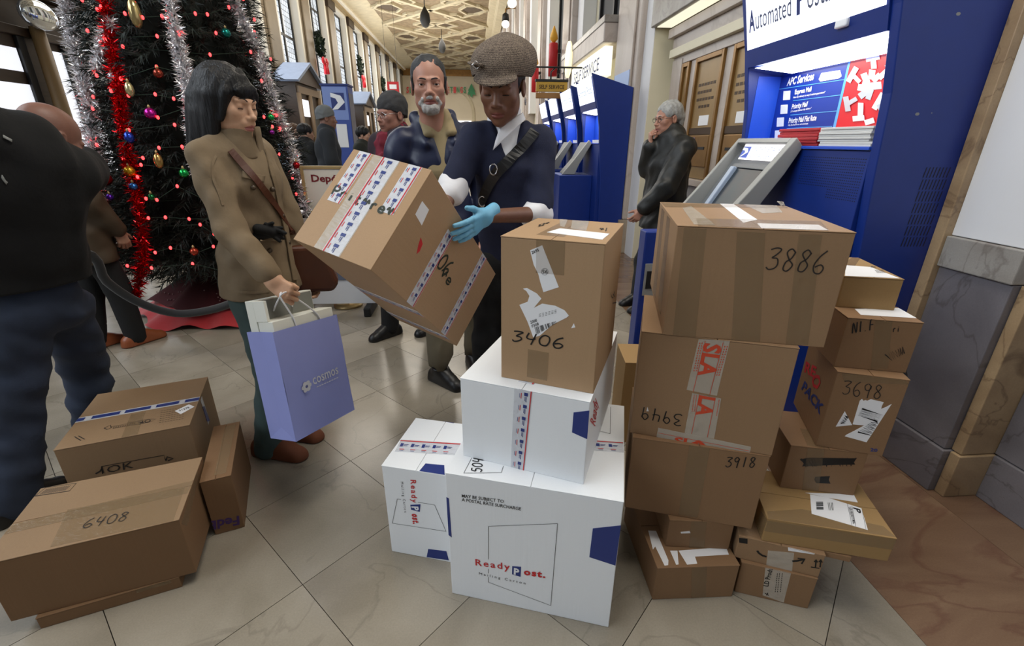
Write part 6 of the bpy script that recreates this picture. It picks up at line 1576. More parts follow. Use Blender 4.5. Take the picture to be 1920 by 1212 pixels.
# tweed cap
def tweed():
    m, nt, b, L = _nt('brown_tweed'); tc = nt.nodes.new('ShaderNodeTexCoord'); wv = nt.nodes.new('ShaderNodeTexWave'); wv.inputs['Scale'].default_value = 52; wv.inputs['Distortion'].default_value = 7; wv.inputs['Detail'].default_value = 3; wv.inputs['Detail Scale'].default_value = 6; wv.bands_direction = 'Z'
    L.new(tc.outputs['Object'], wv.inputs['Vector']); cr = nt.nodes.new('ShaderNodeValToRGB'); cr.color_ramp.elements[0].color = lin((58, 46, 40)); cr.color_ramp.elements[1].color = lin((140, 124, 108)); L.new(wv.outputs['Fac'], cr.inputs[0]); L.new(cr.outputs[0], b.inputs['Base Color']); b.inputs['Roughness'].default_value = .9
    bp = nt.nodes.new('ShaderNodeBump'); bp.inputs['Strength'].default_value = .6; bp.inputs['Distance'].default_value = .004; L.new(wv.outputs['Fac'], bp.inputs['Height']); L.new(bp.outputs[0], b.inputs['Normal']); return m
s = SDF((-.17, -.19, -.02), (.17, .20, .24), .0035); s.ell((0, -.022, .070), (.108, .126, .086), k=0); s.ell((-.014, -.050, .076), (.108, .108, .082), k=.02); s.cap((-.02, -.016, .052), (.02, -.016, .052), .080, .080, .03, (0, 1, 0), 1.14); s.plane((0, .06, .054), (0, .30, -1)); s.wrinkle(.0035, 24, 3)
s.cap((-.028, .088, .062), (.028, .088, .062), .013, .013, .01); s.ell((0, .092, .056), (.078, .046, .010), np.array([[1, 0, 0], [0, .95, .30], [0, -.30, .95]]), k=.008)
M_tw = tweed(); cap_ = headpiece(W, OG, 'tweed_cap', s, M_tw, HM, HC, S_)
T = lambda x: tuple(HM @ (V3(*x) * S_) + HC - np.array(OG))
MB().tube([T((.108, .015, .085)), T((.094, .058, .094)), T((.066, .088, .098)), T((.038, .102, .098))], .011, 6, flat=.5).build('cap_strap', M_tw, cap_)
MB().tube([T((.060 + .016 * math.cos(a), .100, .098 + .012 * math.sin(a))) for a in np.linspace(0, 6.283, 5)], .0025, 5, cap=False).build('cap_buckle', M_silver, cap_)
s = SDF((-.12, -.14, -.08), (.12, .12, .12), .004); s.ell((0, -.025, .03), (.083, .098, .085), k=0); s.ell((0, .12, -.02), (.09, .10, .12), k=.01, op='sub'); s.ell((.085, -.0, -.01), (.03, .024, .036), k=.005, op='sub'); s.ell((-.085, -.0, -.01), (.03, .024, .036), k=.005, op='sub'); s.plane((0, 0, -.055), (0, .3, -1)); headpiece(W, OG, 'hair', s, M_hairb, HM, HC, S_)
MB().tube([T((-.088, -.002, -.040 + .012 * math.cos(a))) if False else T((-.086, -.002 + .010 * math.cos(a), -.048 + .012 * math.sin(a))) for a in np.linspace(0, 6.283, 11)], .0022, 5, cap=False).build('earring', M_silver, W)
OGv = np.array(OG)
sp_ = ribbon_on(top_, W, OGv, 'bag_strap', [(1003, 246), (985, 268), (965, 290), (945, 310), (930, 326), (915, 350), (905, 375), (903, 395)], .045, M_leather, label='black leather bag strap')
for q in ((925, 318), (904, 378)):
    h_ = top_.hit(*q, lift=.016)
    if h_ is not None: MB().tube([tuple(h_ - OGv + V3(.016 * math.cos(a), 0, .022 * math.sin(a))) for a in np.linspace(0, 6.283, 11)], .003, 5, cap=False).build('strap_ring', M_silver, sp_)
# ================================================================== older man in the navy jacket
OG = (-.16, 2.68, 0); OGv = np.array(OG)
J = dict(neck=ony(815, 231, 2.72), shR=ony(750, 268, 2.66), shL=ony(882, 259, 2.78), chest=ony(822, 300, 2.70), waist=ony(832, 410, 2.72), hip=ony(838, 490, 2.73), elR=ony(728, 350, 2.62), wrR=ony(745, 430, 2.52), elL=ony(905, 360, 2.82), wrL=ony(905, 450, 2.72),
         hpR=ony(812, 500, 2.70), hpL=ony(880, 498, 2.78), knR=ony(823, 595, 2.66), knL=ony(893, 585, 2.86), anR=onz(826, 692, .09), anL=onz(888, 665, .09))
J['toeR'] = onz(856, 722, .03); J['toeL'] = onz(893, 690, .03)
HC = ony(805, 163, 2.62); HM = frame((.07, -1, -.05), -.03); S_ = 1.10
sk = skin('older_man', (176, 128, 108), (150, 88, 80))
hr = hand_parts(J['wrR'], V3(.1, -.3, -1), V3(1, 0, 0), 1); hl = hand_parts(J['wrL'], V3(0, -.2, -1), V3(-1, 0, 0), -1)
O = finish(body_mesh(J, 1.04, .0075, HM, HC, head_sdf(wide=1.0, nose=1.15, squint=.48), sk, [(hr, 0), (hl, 0)], S_), sk, OG, 'older man with a white goatee in an open navy jacket watching from behind')
eye_meshes(O, HM, HC - OGv, S_, [M_pupil, M_iris, M_eyew], 0); brows(O, HM, HC, S_, M_hairo, .0036, OG, arch=.001)
s = head_sdf(.004); 
s = SDF((-.11, -.15, -.05), (.11, .13, .16), .0035); s.ell((0, -.022, .050), (.0805, .099, .086), k=0); s.plane((0, .066, .096), (0, .8, -.6))
for q in (-1, 1): s.ell((q * .088, .0, -.004), (.03, .026, .036), k=.006, op='sub'); s.cap((q * .0725, .020, .035), (q * .0725, .022, -.012), .008, .0035, .008)
s.plane((0, -.05, -.045), (0, .3, -1)); strand(s, .0016, 2, 190, 60); headpiece(O, OG, 'hair', s, M_hairo, HM, HC, S_, 'short dark grey hair')
s = SDF((-.08, 0, -.14), (.08, .135, -.02), .0028); s.ell((0, .070, -.090), (.041, .037, .030), k=0); s.cap((-.040, .066, -.070), (-.030, .084, -.052), .013, .010, .012); s.cap((.040, .066, -.070), (.030, .084, -.052), .013, .010, .012); s.cap((-.030, .086, -.052), (0, .103, -.047), .008, .0075, .008); s.cap((.030, .086, -.052), (0, .103, -.047), .008, .0075, .008)
s.ell((0, .105, -.066), (.020, .02, .0085), k=.006, op='sub'); strand(s, .0016, 5, 260, 120); headpiece(O, OG, 'goatee', s, M_beard, HM, HC, S_, 'white goatee and moustache')
s = coat_sdf(J, .014, .007, hem=.80, wide=1.0); sleeves_on(s, J, (.070, .068, .060), .92); s.wrinkle(.008, 14, 9, (1, 1, .8)); s.plane(V3(0, 0, .80), (0, 0, -1))
lat, up, fw = jframe(J); nk = J['neck']
s.ell(nk + V3(0, 0, .06), (.085, .085, .085), k=.02, op='sub'); s.cap(nk + fw * .14 + V3(0, 0, .03), nk + fw * .17 - V3(0, 0, .20), .066, .018, k=.02, op='sub')
for q in (-1, 1): s.cap(nk + lat * q * .098 + V3(0, 0, .030) - fw * .03, nk + lat * q * .075 + fw * .12 - V3(0, 0, .10), .024, .022, .02); s.cap(nk + lat * q * .095 + V3(0, 0, .035) - fw * .04, nk - fw * .10 + V3(0, 0, .02), .030, .04, .03)
garment(O, OG, 'navy_jacket', s, M_navyj); jk = s
s = SDF(nk - .30, nk + .25, .005); s.cap(nk - V3(0, 0, .24) + fw * .025, nk + V3(0, 0, .0) + fw * .015, .132, .086, .03, lat, 1.15)
for q in (-1, 1): s.cap(nk + lat * q * .070 + V3(0, 0, .055) - fw * .02, nk + lat * q * .060 + fw * .115 - V3(0, 0, .05), .014, .020, .01, lat, 1.5)
s.cap(nk + fw * .12 + V3(0, 0, .05), nk + fw * .15 - V3(0, 0, .12), .055, .018, k=.01, op='sub'); garment(O, OG, 'khaki_shirt', s, mat('khaki_shirt', (150, 134, 100), .8))
s = trousers_sdf(J, (.105, .088, .080), .075); s.wrinkle(.006, 18, 3); garment(O, OG, 'khaki_trousers', s, M_khaki); shoe(O, OG, J['anR'], J['toeR'], M_leather); shoe(O, OG, J['anL'], J['toeL'], M_leather)
# ================================================================== woman in the olive coat
OG = (-.92, 1.96, 0); OGv = np.array(OG)
fwv = unit(V3(.93, -.30, 0)); rt = np.cross(fwv, V3(0, 0, 1)); C0 = ony(452, 312, 1.98)
J = dict(neck=ony(440, 272, 1.98), shR=C0 + rt * .138 + V3(0, 0, .04) - fwv * .02, shL=C0 - rt * .138 + V3(0, 0, .045) - fwv * .02, chest=C0 - V3(0, 0, .06) + fwv * .0, waist=ony(474, 430, 1.98), hip=ony(490, 530, 1.98),
         elR=ony(432, 430, 1.79), wrR=ony(508, 522, 1.72), elL=ony(545, 420, 2.12), wrL=ony(572, 500, 2.12))
for q, sg2, ax, fx in (('R', 1, -.03, -.035), ('L', -1, .05, -.05)):
    J['hp' + q] = J['hip'] + rt * sg2 * .075 - V3(0, 0, .03); b = V3(*J['hp' + q][:2], 0) + fwv * fx; J['an' + q] = b + V3(0, 0, .085) - fwv * .03; J['kn' + q] = V3(*J['hp' + q][:2], .46) + fwv * .03; J['toe' + q] = b + fwv * .14 + V3(0, 0, .03)
HC = ony(427, 195, 1.96); HM = frame((.90, -.30, -.20)); S_ = .99
sk = skin('woman', (206, 162, 132), (172, 104, 98))
hr = hand_parts(J['wrR'], ony(538, 548, 1.70) - J['wrR'], V3(.05, .8, -.25), -1, curl=(.95, 1.15, .8), thumb=(.25, .75), sc=.95)
hl = hand_parts(J['wrL'], V3(.2, 0, -1), rt, -1)
Wm = finish(body_mesh(J, .96, .0065, HM, HC, head_sdf(female=True, lids=1.0, jaw=.95, nose=.95), sk, [(hr, 0), (hl, 0)], S_), sk, OG, 'woman with a black bob in an olive coat carrying the lavender paper bag')
brows(Wm, HM, HC, S_, M_hairb, .0026, OG)
mb = MB()
for q in (-1, 1): mb.tube([tuple(HM @ (V3(q * .033 + x, .0745 + .0145 * math.cos(x * 60), -.0005 - abs(x) * .12) * S_) + HC - OGv) for x in (-.012, -.006, 0, .006, .012)], .0013, 5)
mb.build('eyelashes', M_hairb, Wm)
s = SDF((-.15, -.19, -.27), (.15, .15, .17), .0036); s.ell((0, -.018, .044), (.089, .109, .093), k=0)
for q in (-1, 1): s.cap((q * .066, -.012, .02), (q * .078, -.004, -.165), .034, .020, .03, (0, 1, 0), 1.5); s.cap((q * .045, -.06, -.05), (q * .066, -.080, -.215), .052, .030, .03)
s.cap((0, -.075, .0), (0, -.105, -.215), .062, .042, .03, (1, 0, 0), 1.4)
s.ell((0, .120, -.055), (.068, .078, .098), k=.010, op='sub'); s.cap((-.048, .070, .066), (.040, .078, .058), .017, .015, .014); s.cap((.062, .058, .045), (.072, .036, -.05), .014, .010, .016); s.cap((-.062, .058, .045), (-.072, .036, -.05), .014, .010, .016); s.ell((0, .02, -.15), (.052, .09, .10), k=.01, op='sub')
strand(s, .0042, 4, 130, 12); headpiece(Wm, OG, 'hair', s, M_hairb, HM, HC, S_, 'black bobbed hair with a fringe')
s = coat_sdf(J, .008, .006, hem=.80, wide=.84, deep=1.0); sleeves_on(s, J, (.058, .056, .047), .90, k=.012); s.cap(J['hip'] + V3(0, 0, .10), V3(*J['hip'][:2], .78), .136, .158, .03, rt, 1.10); s.wrinkle(.0055, 20, 11, (1, 1, .8)); s.plane(V3(0, 0, .815), (0, 0, -1))
nk = J['neck']; s.cap(nk - V3(0, 0, .05), nk + V3(0, 0, .045) + fwv * .01, .082, .068, .02)
s.cap(nk + V3(0, 0, .055) + fwv * .015, nk + V3(0, 0, .10) + fwv * .02, .052, .058, .004, op='sub'); wc = s; garment(Wm, OG, 'olive_coat', s, M_olive)
s = SDF(nk - .2, nk + .2, .0035); s.cap(nk - V3(0, 0, .05), nk + V3(0, 0, .045) + fwv * .018, .104, .084, .01); s.cap(nk + V3(0, 0, .0) + fwv * .012, nk + V3(0, 0, .12) + fwv * .03, .074, .074, .004, op='sub'); s.plane(nk + V3(0, 0, .044), (-.25 * fwv[0], -.25 * fwv[1], 1)); s.plane(nk - V3(0, 0, .045), (0, 0, -1)); s.cap(nk + fwv * .09 - V3(0, 0, .06), nk + fwv * .12 + V3(0, 0, .10), .008, .016, .004, op='sub'); s.wrinkle(.0025, 20, 5)
garment(Wm, OG, 'stand_collar', s, M_olive)
ribbon_on(wc, Wm, OGv, 'coat_placket', [(500, 285), (512, 330), (524, 380), (536, 430), (545, 480), (553, 525)], .030, M_olive, .004)
for q in ((511, 355), (530, 405), (541, 455), (475, 352), (506, 470)):
    h_ = wc.hit(*q, lift=.006)
    if h_ is not None: MB().ball(tuple(h_ - OGv), (.010, .010, .010), 10).build('button', mat('horn_button', (70, 56, 40), .35), Wm)
for ln, wd in (([(430, 545), (455, 548), (480, 549), (505, 546)], .010), ([(405, 292), (398, 310), (400, 335), (410, 360), (418, 385)], .008)): ribbon_on(wc, Wm, OGv, 'coat_seam', ln, wd, M_olive, .002, .003)
for pt in ([(455, 320), (497, 330), (494, 342), (453, 333)], [(487, 438), (528, 440), (528, 454), (488, 452)]):
    p_ = patch_on(wc, Wm, OGv, 'pocket_flap', pt, M_olive)
strap = ribbon_on(wc, Wm, OGv, 'bag_strap', [(432, 282), (452, 305), (474, 330), (496, 358), (516, 385), (534, 412), (550, 440)], .026, M_brownl, label='brown leather shoulder strap')
s = trousers_sdf(J, (.084, .066, .074), .025, .006, hipr=.094); s.wrinkle(.005, 24, 13, (1, 1, 1.3)); garment(Wm, OG, 'green_jeans', s, M_gjeans)
M_bs = mat('brown_suede', (110, 62, 38), .8); shoe(Wm, OG, J['anR'], J['toeR'], M_bs); shoe(Wm, OG, J['anL'], J['toeL'], M_bs)
hb_ = empty('handbag', ony(588, 498, 2.10), .25, 'brown leather handbag hanging at the far hip of the woman', 'bag')
MB().prism([(-.10, .10), (-.13, -.06), (-.10, -.11), (.07, -.12), (.10, -.08), (.05, .10)], 1, -.05, .05).build('bag_body', M_brownl, hb_, bevel=.02, seg=3)
MB().tube(smooth_line([(-.08, 0, .09), (-.10, -.04, .20), (-.16, -.10, .30)], 4), .008, 6).build('handle', M_brownl, hb_)
gp = wc.hit(500, 436, lift=.02); gg = empty('glove_pair', gp if gp is not None else ony(500, 436, 1.85), 0, 'black gloves stuffed in the coat pocket of the woman', 'gloves')
for dx, dz, rr_ in ((0, 0, .0), (.012, .010, .5)):
    s = SDF((-.1, -.06, -.06), (.1, .06, .06), .004); s.cap((-.035, 0, -.012), (.01, 0, 0), .020, .022, .01)
    for i in range(4): s.cap((.01, 0, -.012 + i * .009), (.05 + .008 * (i % 2), -.008 + .01 * (i % 3), -.022 + i * .013), .0095, .007, .004)
    s.cap((-.01, 0, .015), (.005, -.01, .035), .009, .007, .006); v, q = s.mesh(); o_ = put('glove', raw_mesh('glove', [(v, q, 0)], [M_blackc], V3(0, 0, 0)), gg, loc=(dx, -.012 * rr_, dz)); o_.rotation_euler = (0, rr_, .2)
# lavender paper bag with a white gift box
RB = np.array([[.4756, -.8743, -.0967], [.8723, .4546, .1803], [-.1137, -.1702, .9788]])
bw, bd, bh = .311, .141, .429
po = V3(-.700, 1.518, .352) + RB[:, 0] * bw / 2 + RB[:, 1] * bd / 2
M_lav = mat('lavender_paper', (146, 154, 214), .6, noise=.06, scale=5, bump=.1, bscale=14)
bag = empty('paper_bag', (0, 0, 0), 0, 'lavender paper shopping bag with white lettering in the hand of the woman', 'bag')
Mx = np.eye(4); Mx[:3, :3] = RB; Mx[:3, 3] = po; bag.matrix_world = Matrix(Mx.tolist())
x, y = bw / 2, bd / 2
def panel(vs, name): 
    o_ = MB().add(vs, [tuple(range(len(vs)))]).build(name, M_lav, bag); so = o_.modifiers.new('thickness', 'SOLIDIFY'); so.thickness = .0015; so.offset = -1; return o_
fr = MB(); nx, nz = 8, 10; vs = [(-x + 2 * x * i / nx, -y - .006 * math.sin(3.1416 * i / nx) * math.sin(3.1416 * j / nz) + .002 * math.sin(i * 2.1 + j), bh * j / nz) for j in range(nz + 1) for i in range(nx + 1)]
fp = fr.add(vs, [(j * 9 + i, j * 9 + i + 1, (j + 1) * 9 + i + 1, (j + 1) * 9 + i) for j in range(nz) for i in range(nx)], 0, True).build('front_panel', M_lav, bag)
panel([(-x, y, 0), (x, y, 0), (x, y, bh), (-x, y, bh)], 'back_panel'); panel([(-x, y, 0), (-x, -y, 0), (x, -y, 0), (x, y, 0)], 'bottom_panel')
for q, nm in ((-1, 'gusset'), (1, 'gusset')):
    panel([(q * x, -y, 0), (q * (x - .005), 0, .05), (q * (x - .006), 0, bh), (q * x, -y, bh)], nm); panel([(q * x, -y, 0), (q * x, y, 0), (q * (x - .005), 0, .05)], 'gusset_foot'); panel([(q * x, y, 0), (q * (x - .005), 0, .05), (q * (x - .006), 0, bh), (q * x, y, bh)], nm)
def bagp(px, py):
    d = RB.T @ ray(px, py); o_ = RB.T @ (CPOS - po); t = (-y - .0075 - o_[1]) / d[1]; return o_ + d * t
mb = MB(); text_on(mb, 'cosmos', bagp(588, 722), bagp(635, 700), bagp(585, 708.5), .01, cap=.52); text_on(mb, 'THE GRACIOUS GIFT', bagp(594, 727), bagp(636, 708), bagp(593.5, 724)) if False else None
for i in range(9): mb.add([bagp(594 + i * 4.6, 727 - i * 2.1), bagp(597.4 + i * 4.6, 725.5 - i * 2.1), bagp(597.2 + i * 4.6, 724 - i * 2.1), bagp(593.8 + i * 4.6, 725.5 - i * 2.1)], [(0, 1, 2, 3)])
fc = bagp(575, 725); a_, b_ = bagp(583, 721) - fc, bagp(574, 716) - fc
for i in range(6):
    t0 = i * 1.047; c_ = fc + (a_ * math.cos(t0) + b_ * math.sin(t0)) * .72; mb.add([c_ + (a_ * math.cos(u) + b_ * math.sin(u)) * .46 + V3(0, -.0002 * i, 0) for u in np.arange(8) * .785], [tuple(range(8))])
tag(mb.build('white_lettering', mat('bag_print', (206, 208, 214), .5), fp), kind='stuff')
hw = RB.T @ (ony(533, 549, 1.70) - po)
for q in (-1, 1):
    yy = q * (y - .004); MB().tube(smooth_line([(-.055, yy, bh - .05), (-.052, yy, bh + .02), tuple(hw + V3(-.02, 0, -.01)), tuple(hw + V3(.02, 0, -.01)), (.060, yy, bh + .02), (.065, yy, bh - .05)], 5), .0032, 6).build('cord_handle', M_shirt, bag)
gb = empty('gift_box', (0, 0, 0), 0, 'white gift box standing open inside the lavender bag', 'box'); Mg = Mx.copy(); gb.matrix_world = Matrix(Mg.tolist())
M_gb = mat('gift_box_white', (226, 226, 216), .55); M_gi = mat('gift_box_grey_inside', (120, 122, 116), .6)
MB().box((-x + .012, -y + .008, .20), (x - .012, y - .055, bh + .035)).build('box_body', M_gb, gb, bevel=.002)
MB().box((-x + .010, y - .052, .20), (x - .03, y - .010, bh + .115)).build('lid_back', M_gb, gb, bevel=.002); MB().box((-x + .010, -y + .03, bh + .036), (-x + .022, y - .052, bh + .113)).build('lid_side', M_gb, gb, bevel=.001)
MB().box((-x + .024, y - .054, bh + .037), (x - .034, y - .0525, bh + .110)).build('lid_inside', M_gi, gb)
# ================================================================== man at the left edge, back turned
OG = (-1.75, 1.95, 0); OGv = np.array(OG)
J = dict(neck=ony(52, 288, 1.80), shL=ony(-45, 250, 1.70), shR=ony(128, 325, 1.92), chest=ony(34, 345, 1.80), waist=ony(44, 455, 1.82), hip=ony(64, 545, 1.84), elR=ony(150, 318, 2.15), wrR=ony(136, 330, 2.4), elL=ony(-90, 380, 1.75), wrL=ony(-60, 470, 1.95),
         hpL=ony(35, 575, 1.78), hpR=ony(112, 575, 1.96), knL=ony(28, 740, 1.72), knR=ony(158, 680, 2.10), anL=onz(22, 930, .09), anR=onz(178, 800, .09))
J['toeL'] = J['anL'] + V3(.05, .15, -.06); J['toeR'] = J['anR'] + V3(.06, .15, -.06)
HC = ony(95, 262, 1.93); HM = frame((.35, .80, -.50)); S_ = .92
sk = skin('left_man', (128, 88, 74), (120, 76, 68))
hr = hand_parts(J['wrR'], V3(0, 1, -.1), V3(0, 0, -1), 1); hl = hand_parts(J['wrL'], V3(0, .6, -.8), V3(1, 0, 0), -1)
Lm = finish(body_mesh(J, 1.02, .0075, HM, HC, head_sdf(.003), sk, [(hr, 0), (hl, 0)], S_), sk, OG, 'bald man in a black jacket and jeans at the left edge, turned away and leaning')
s = coat_sdf(J, .032, .0075, hem=.93, wide=.98, deep=1.08); sleeves_on(s, J, (.095, .088, .065), .9, k=.03); s.wrinkle(.006, 14, 16); nk = J['neck']; s.cap(nk - V3(0, 0, .03), nk + V3(.01, .01, .05), .10, .085, .03); s.plane(V3(0, 0, .90), (0, 0, -1)); lc = s; garment(Lm, OG, 'black_jacket', s, mat('deep_black_fleece', (9, 9, 11), .9, bump=.15, bscale=60))
s = trousers_sdf(J, (.112, .088, .084), .02, .007); s.wrinkle(.009, 15, 21, (1, 1, 1.4)); garment(Lm, OG, 'jeans', s, M_jeans); shoe(Lm, OG, J['anL'], J['toeL'], M_leather); shoe(Lm, OG, J['anR'], J['toeR'], M_leather)
for pt in ([(5, 253), (22, 262), (22, 267), (5, 258)], [(3, 328), (14, 342), (12, 346), (2, 333)]): patch_on(lc, Lm, OGv, 'jacket_mark', pt, M_grey_l, .003, 3)
# ================================================================== white-haired man at the right
OG = (1.60, 4.08, 0); OGv = np.array(OG)
fwv = unit(V3(-.95, -.22, 0)); rt = np.cross(fwv, V3(0, 0, 1))
C0 = ony(1256, 285, 4.10)
J = dict(neck=ony(1257, 258, 4.10), shR=C0 + rt * .19 + V3(0, 0, .03), shL=C0 - rt * .19 + V3(0, 0, .03), chest=ony(1252, 310, 4.1), waist=ony(1245, 370, 4.1), hip=ony(1237, 425, 4.1), elL=ony(1248, 352, 3.86), wrL=ony(1205, 394, 3.92), elR=ony(1216, 315, 4.22), wrR=ony(1219, 272, 4.10),
         hpR=ony(1226, 432, 4.2), hpL=ony(1238, 436, 4.0), knR=ony(1205, 490, 4.2), knL=ony(1222, 500, 4.0), anR=onz(1196, 553, .09), anL=onz(1213, 566, .09))
J['toeR'] = J['anR'] + fwv * .16 - V3(0, 0, .06); J['toeL'] = J['anL'] + fwv * .16 - V3(0, 0, .06)
HC = ony(1252, 224, 4.10); HM = frame((-.95, -.24, -.12)); S_ = 1.06
sk = skin('right_man', (178, 130, 110), (150, 92, 84))
hr = hand_parts(J['wrR'], V3(-.1, -.1, .9), V3(.9, -.1, 0), 1, curl=(1.0, 1.1, .7), h=.0034); hl = hand_parts(J['wrL'], V3(-.6, 0, -.8), V3(0, 1, 0), -1, curl=(.6, .7, .5), h=.0034)
Rm_ = finish(body_mesh(J, 1.0, .009, HM, HC, head_sdf(.003, nose=1.1), sk, [(hr, 0), (hl, 0)], S_), sk, OG, 'white-haired man in a black coat by the bronze windows, hand at his mouth')
eye_meshes(Rm_, HM, HC - OGv, S_, [M_pupil, M_iris, M_eyew], 0); brows(Rm_, HM, HC, S_, M_hairg, .004, OG); spectacles(Rm_, HM, HC, S_, M_black, OG)
s = SDF((-.12, -.15, -.10), (.12, .12, .17), .004); s.ell((0, -.024, .050), (.088, .108, .090), k=0); s.cap((0, -.085, .0), (0, -.085, -.055), .055, .045, .03, (1, 0, 0), 1.3); s.ell((0, .125, -.0), (.085, .085, .078), k=.012, op='sub'); s.ell((0, .10, -.06), (.10, .10, .07), k=.01, op='sub')
for q in (-1, 1): s.ell((q * .088, .004, -.006), (.03, .024, .034), k=.006, op='sub')
strand(s, .003, 2, 150, 40); headpiece(Rm_, OG, 'hair', s, M_hairg, HM, HC, S_, 'thick grey-white hair')
s = coat_sdf(J, .045, .009, hem=.72, wide=.95, deep=1.12); sleeves_on(s, J, (.098, .088, .066), .9, k=.02); nk = J['neck']; s.cap(nk - V3(0, 0, .04), nk + V3(0, 0, .03), .105, .088, .03); s.wrinkle(.005, 22, 31); s.plane(V3(0, 0, .70), (0, 0, -1)); garment(Rm_, OG, 'black_coat', s, M_puff)
s = trousers_sdf(J, (.100, .078, .070), .03, .009); s.wrinkle(.006, 18, 3); garment(Rm_, OG, 'dark_trousers', s, M_blackc); shoe(Rm_, OG, J['anR'], J['toeR'], M_leather, .007); shoe(Rm_, OG, J['anL'], J['toeL'], M_leather, .007)
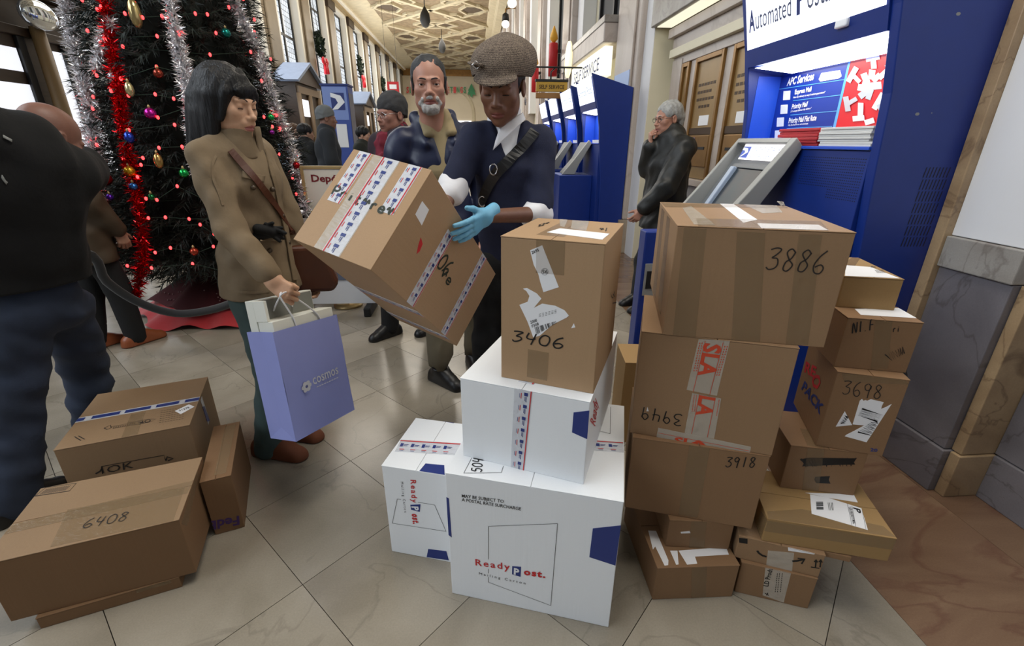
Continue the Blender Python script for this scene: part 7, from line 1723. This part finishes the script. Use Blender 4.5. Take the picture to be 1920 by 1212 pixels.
# ================================================================== people further back
def bystander(label, x, y, hgt, yaw, coat, hairm, skin_rgb, hat=None, legs=None, hair='short', h=.012, shoes=None, glasses=False, scarf=None, stride=0.0, lean=0.0):
    k = hgt / 1.74; f = V3(math.sin(yaw), -math.cos(yaw), 0); r = np.cross(f, V3(0, 0, 1)); B = V3(x, y, 0); P = lambda a, b, z: B + r * a * k + f * b * k + V3(0, 0, z * k)
    J = dict(neck=P(0, lean, 1.46), shR=P(.185, lean, 1.42), shL=P(-.185, lean, 1.42), chest=P(0, lean * .8, 1.28), waist=P(0, lean * .3, 1.06), hip=P(0, 0, .93), elR=P(.235, .02, 1.14), wrR=P(.21, .14, .92), elL=P(-.235, .02, 1.14), wrL=P(-.21, .14, .92),
             hpR=P(.085, 0, .90), hpL=P(-.085, 0, .90), knR=P(.09, .03 + stride * .4, .48), knL=P(-.09, .03 - stride * .4, .48), anR=P(.095, stride * .8, .09), anL=P(-.095, -stride * .8, .09), toeR=P(.10, .16 + stride * .8, .03), toeL=P(-.10, .16 - stride * .8, .03))
    hc = P(0, lean + .03, 1.615); M = frame(f - V3(0, 0, .08)); og = (x, y, 0)
    sk = skin('by_%d_%d_%d' % skin_rgb, skin_rgb, tuple(int(c * .8) for c in skin_rgb))
    hands = [(hand_parts(J['wrR'], -V3(0, 0, 1) + f * .2, -r, 1, h=.006), 0), (hand_parts(J['wrL'], -V3(0, 0, 1) + f * .2, r, -1, h=.006), 0)]
    o = finish(body_mesh(J, k, h, M, hc, head_sdf(.0045), sk, hands), sk, og, label)
    eye_meshes(o, M, hc - np.array(og), k, [M_pupil, M_iris, M_eyew], 0)
    s = coat_sdf(J, .035, h, hem=.72 * k, deep=1.05); sleeves_on(s, J, (.088, .078, .062), .9); s.cap(J['neck'] - V3(0, 0, .03), J['neck'] + V3(0, 0, .03), .10, .085, .03); s.wrinkle(.006, 16, int(x * 100) % 90); s.plane(V3(0, 0, .70 * k), (0, 0, -1)); garment(o, og, 'coat', s, coat)
    s = trousers_sdf(J, (.10, .078, .068), .03, h); garment(o, og, 'trousers', s, legs or M_blackc)
    for q in 'RL': shoe(o, og, J['an' + q], J['toe' + q], shoes or M_leather, .008)
    s = SDF((-.13, -.16, -.17), (.13, .14, .19), .005); 
    if hat:
        s.ell((0, -.020, .060), (.088, .110, .094), k=0); s.cap((0, -.022, -.01), (0, -.022, .05), .084, .088, .01, (0, 1, 0), 1.14); s.plane((0, .08, .040), (0, .32, -1)); strand(s, .002, 2, 120, 100); headpiece(o, og, 'knit_hat', s, hat, M, hc, k)
    else:
        s.ell((0, -.022, .050), (.090, .108, .092), k=0)
        if hair == 'long': s.cap((0, -.07, 0), (0, -.08, -.14), .075, .055, .03, (1, 0, 0), 1.3)
        s.ell((0, .12, -.02), (.078, .085, .085), k=.012, op='sub'); s.ell((0, .09, -.07), (.10, .10, .07), k=.01, op='sub'); strand(s, .003, 3, 130, 20); headpiece(o, og, 'hair', s, hairm, M, hc, k)
    if scarf:
        s = SDF(J['neck'] - .2, J['neck'] + .2, .008); s.cap(J['neck'] + V3(0, 0, .0), J['neck'] + V3(0, 0, .05), .10, .085, .02); s.cap(J['neck'] + f * .11, J['neck'] + f * .15 - V3(0, 0, .15), .05, .04, .02); s.wrinkle(.008, 40, 3); garment(o, og, 'scarf', s, scarf)
    if glasses: spectacles(o, M, hc, k, M_silver, og)
    return o
p = ony(742, 230, 3.42); bystander('person in a dark grey beanie, glasses and maroon scarf behind the older man', p[0], 3.42, 1.70, -.75, mat('dark_wine_coat', (40, 24, 34), .8), M_hairb, (150, 104, 88), hat=mat('grey_beanie', (54, 54, 56), .9, bump=.3, bscale=80), glasses=True, scarf=mat('maroon_scarf', (110, 24, 44), .85), stride=.18)
p = ony(608, 225, 6.4); bystander('man in a grey knit hat and long dark coat before the blue display column', p[0], 6.4, 1.80, 1.9, mat('charcoal_wool', (38, 42, 48), .85), M_hairb, (130, 92, 76), hat=mat('pale_grey_knit', (110, 114, 116), .9))
p = ony(572, 262, 6.9); bystander('black-haired person in a black coat left of the man in the grey knit hat', p[0], 6.9, 1.62, 2.3, M_blackc, M_hairb, (170, 130, 110))
p = ony(553, 262, 8.2); bystander('pale person in a light jacket half hidden by the tree and the black-haired person', p[0], 8.2, 1.66, .6, mat('pale_blue_jacket', (170, 186, 206), .8), mat('brown_hair', (90, 62, 40), .6), (206, 166, 142), hair='long')
p = ony(679, 258, 7.2); bystander('dark-haired person in a green black coat right of the blue display column', p[0], 7.2, 1.60, 1.5, mat('green_black_coat', (34, 38, 32), .8), M_hairb, (176, 134, 112))
p = ony(1002, 218, 7.6); bystander('brown-haired person behind the shoulder of the postal worker, only the hair in view', p[0], 7.6, 1.56, 2.8, M_blackc, mat('brown_hair', (90, 62, 40)), (180, 140, 118))
p = ony(138, 400, 3.3); bystander('person in a brown coat hidden behind the man at the left edge', p[0], 3.3, 1.60, 2.6, mat('brown_coat', (66, 52, 36), .7, bump=.2, bscale=14), M_hairb, (160, 120, 100), shoes=mat('tan_shoe', (140, 76, 44), .4), stride=.12)
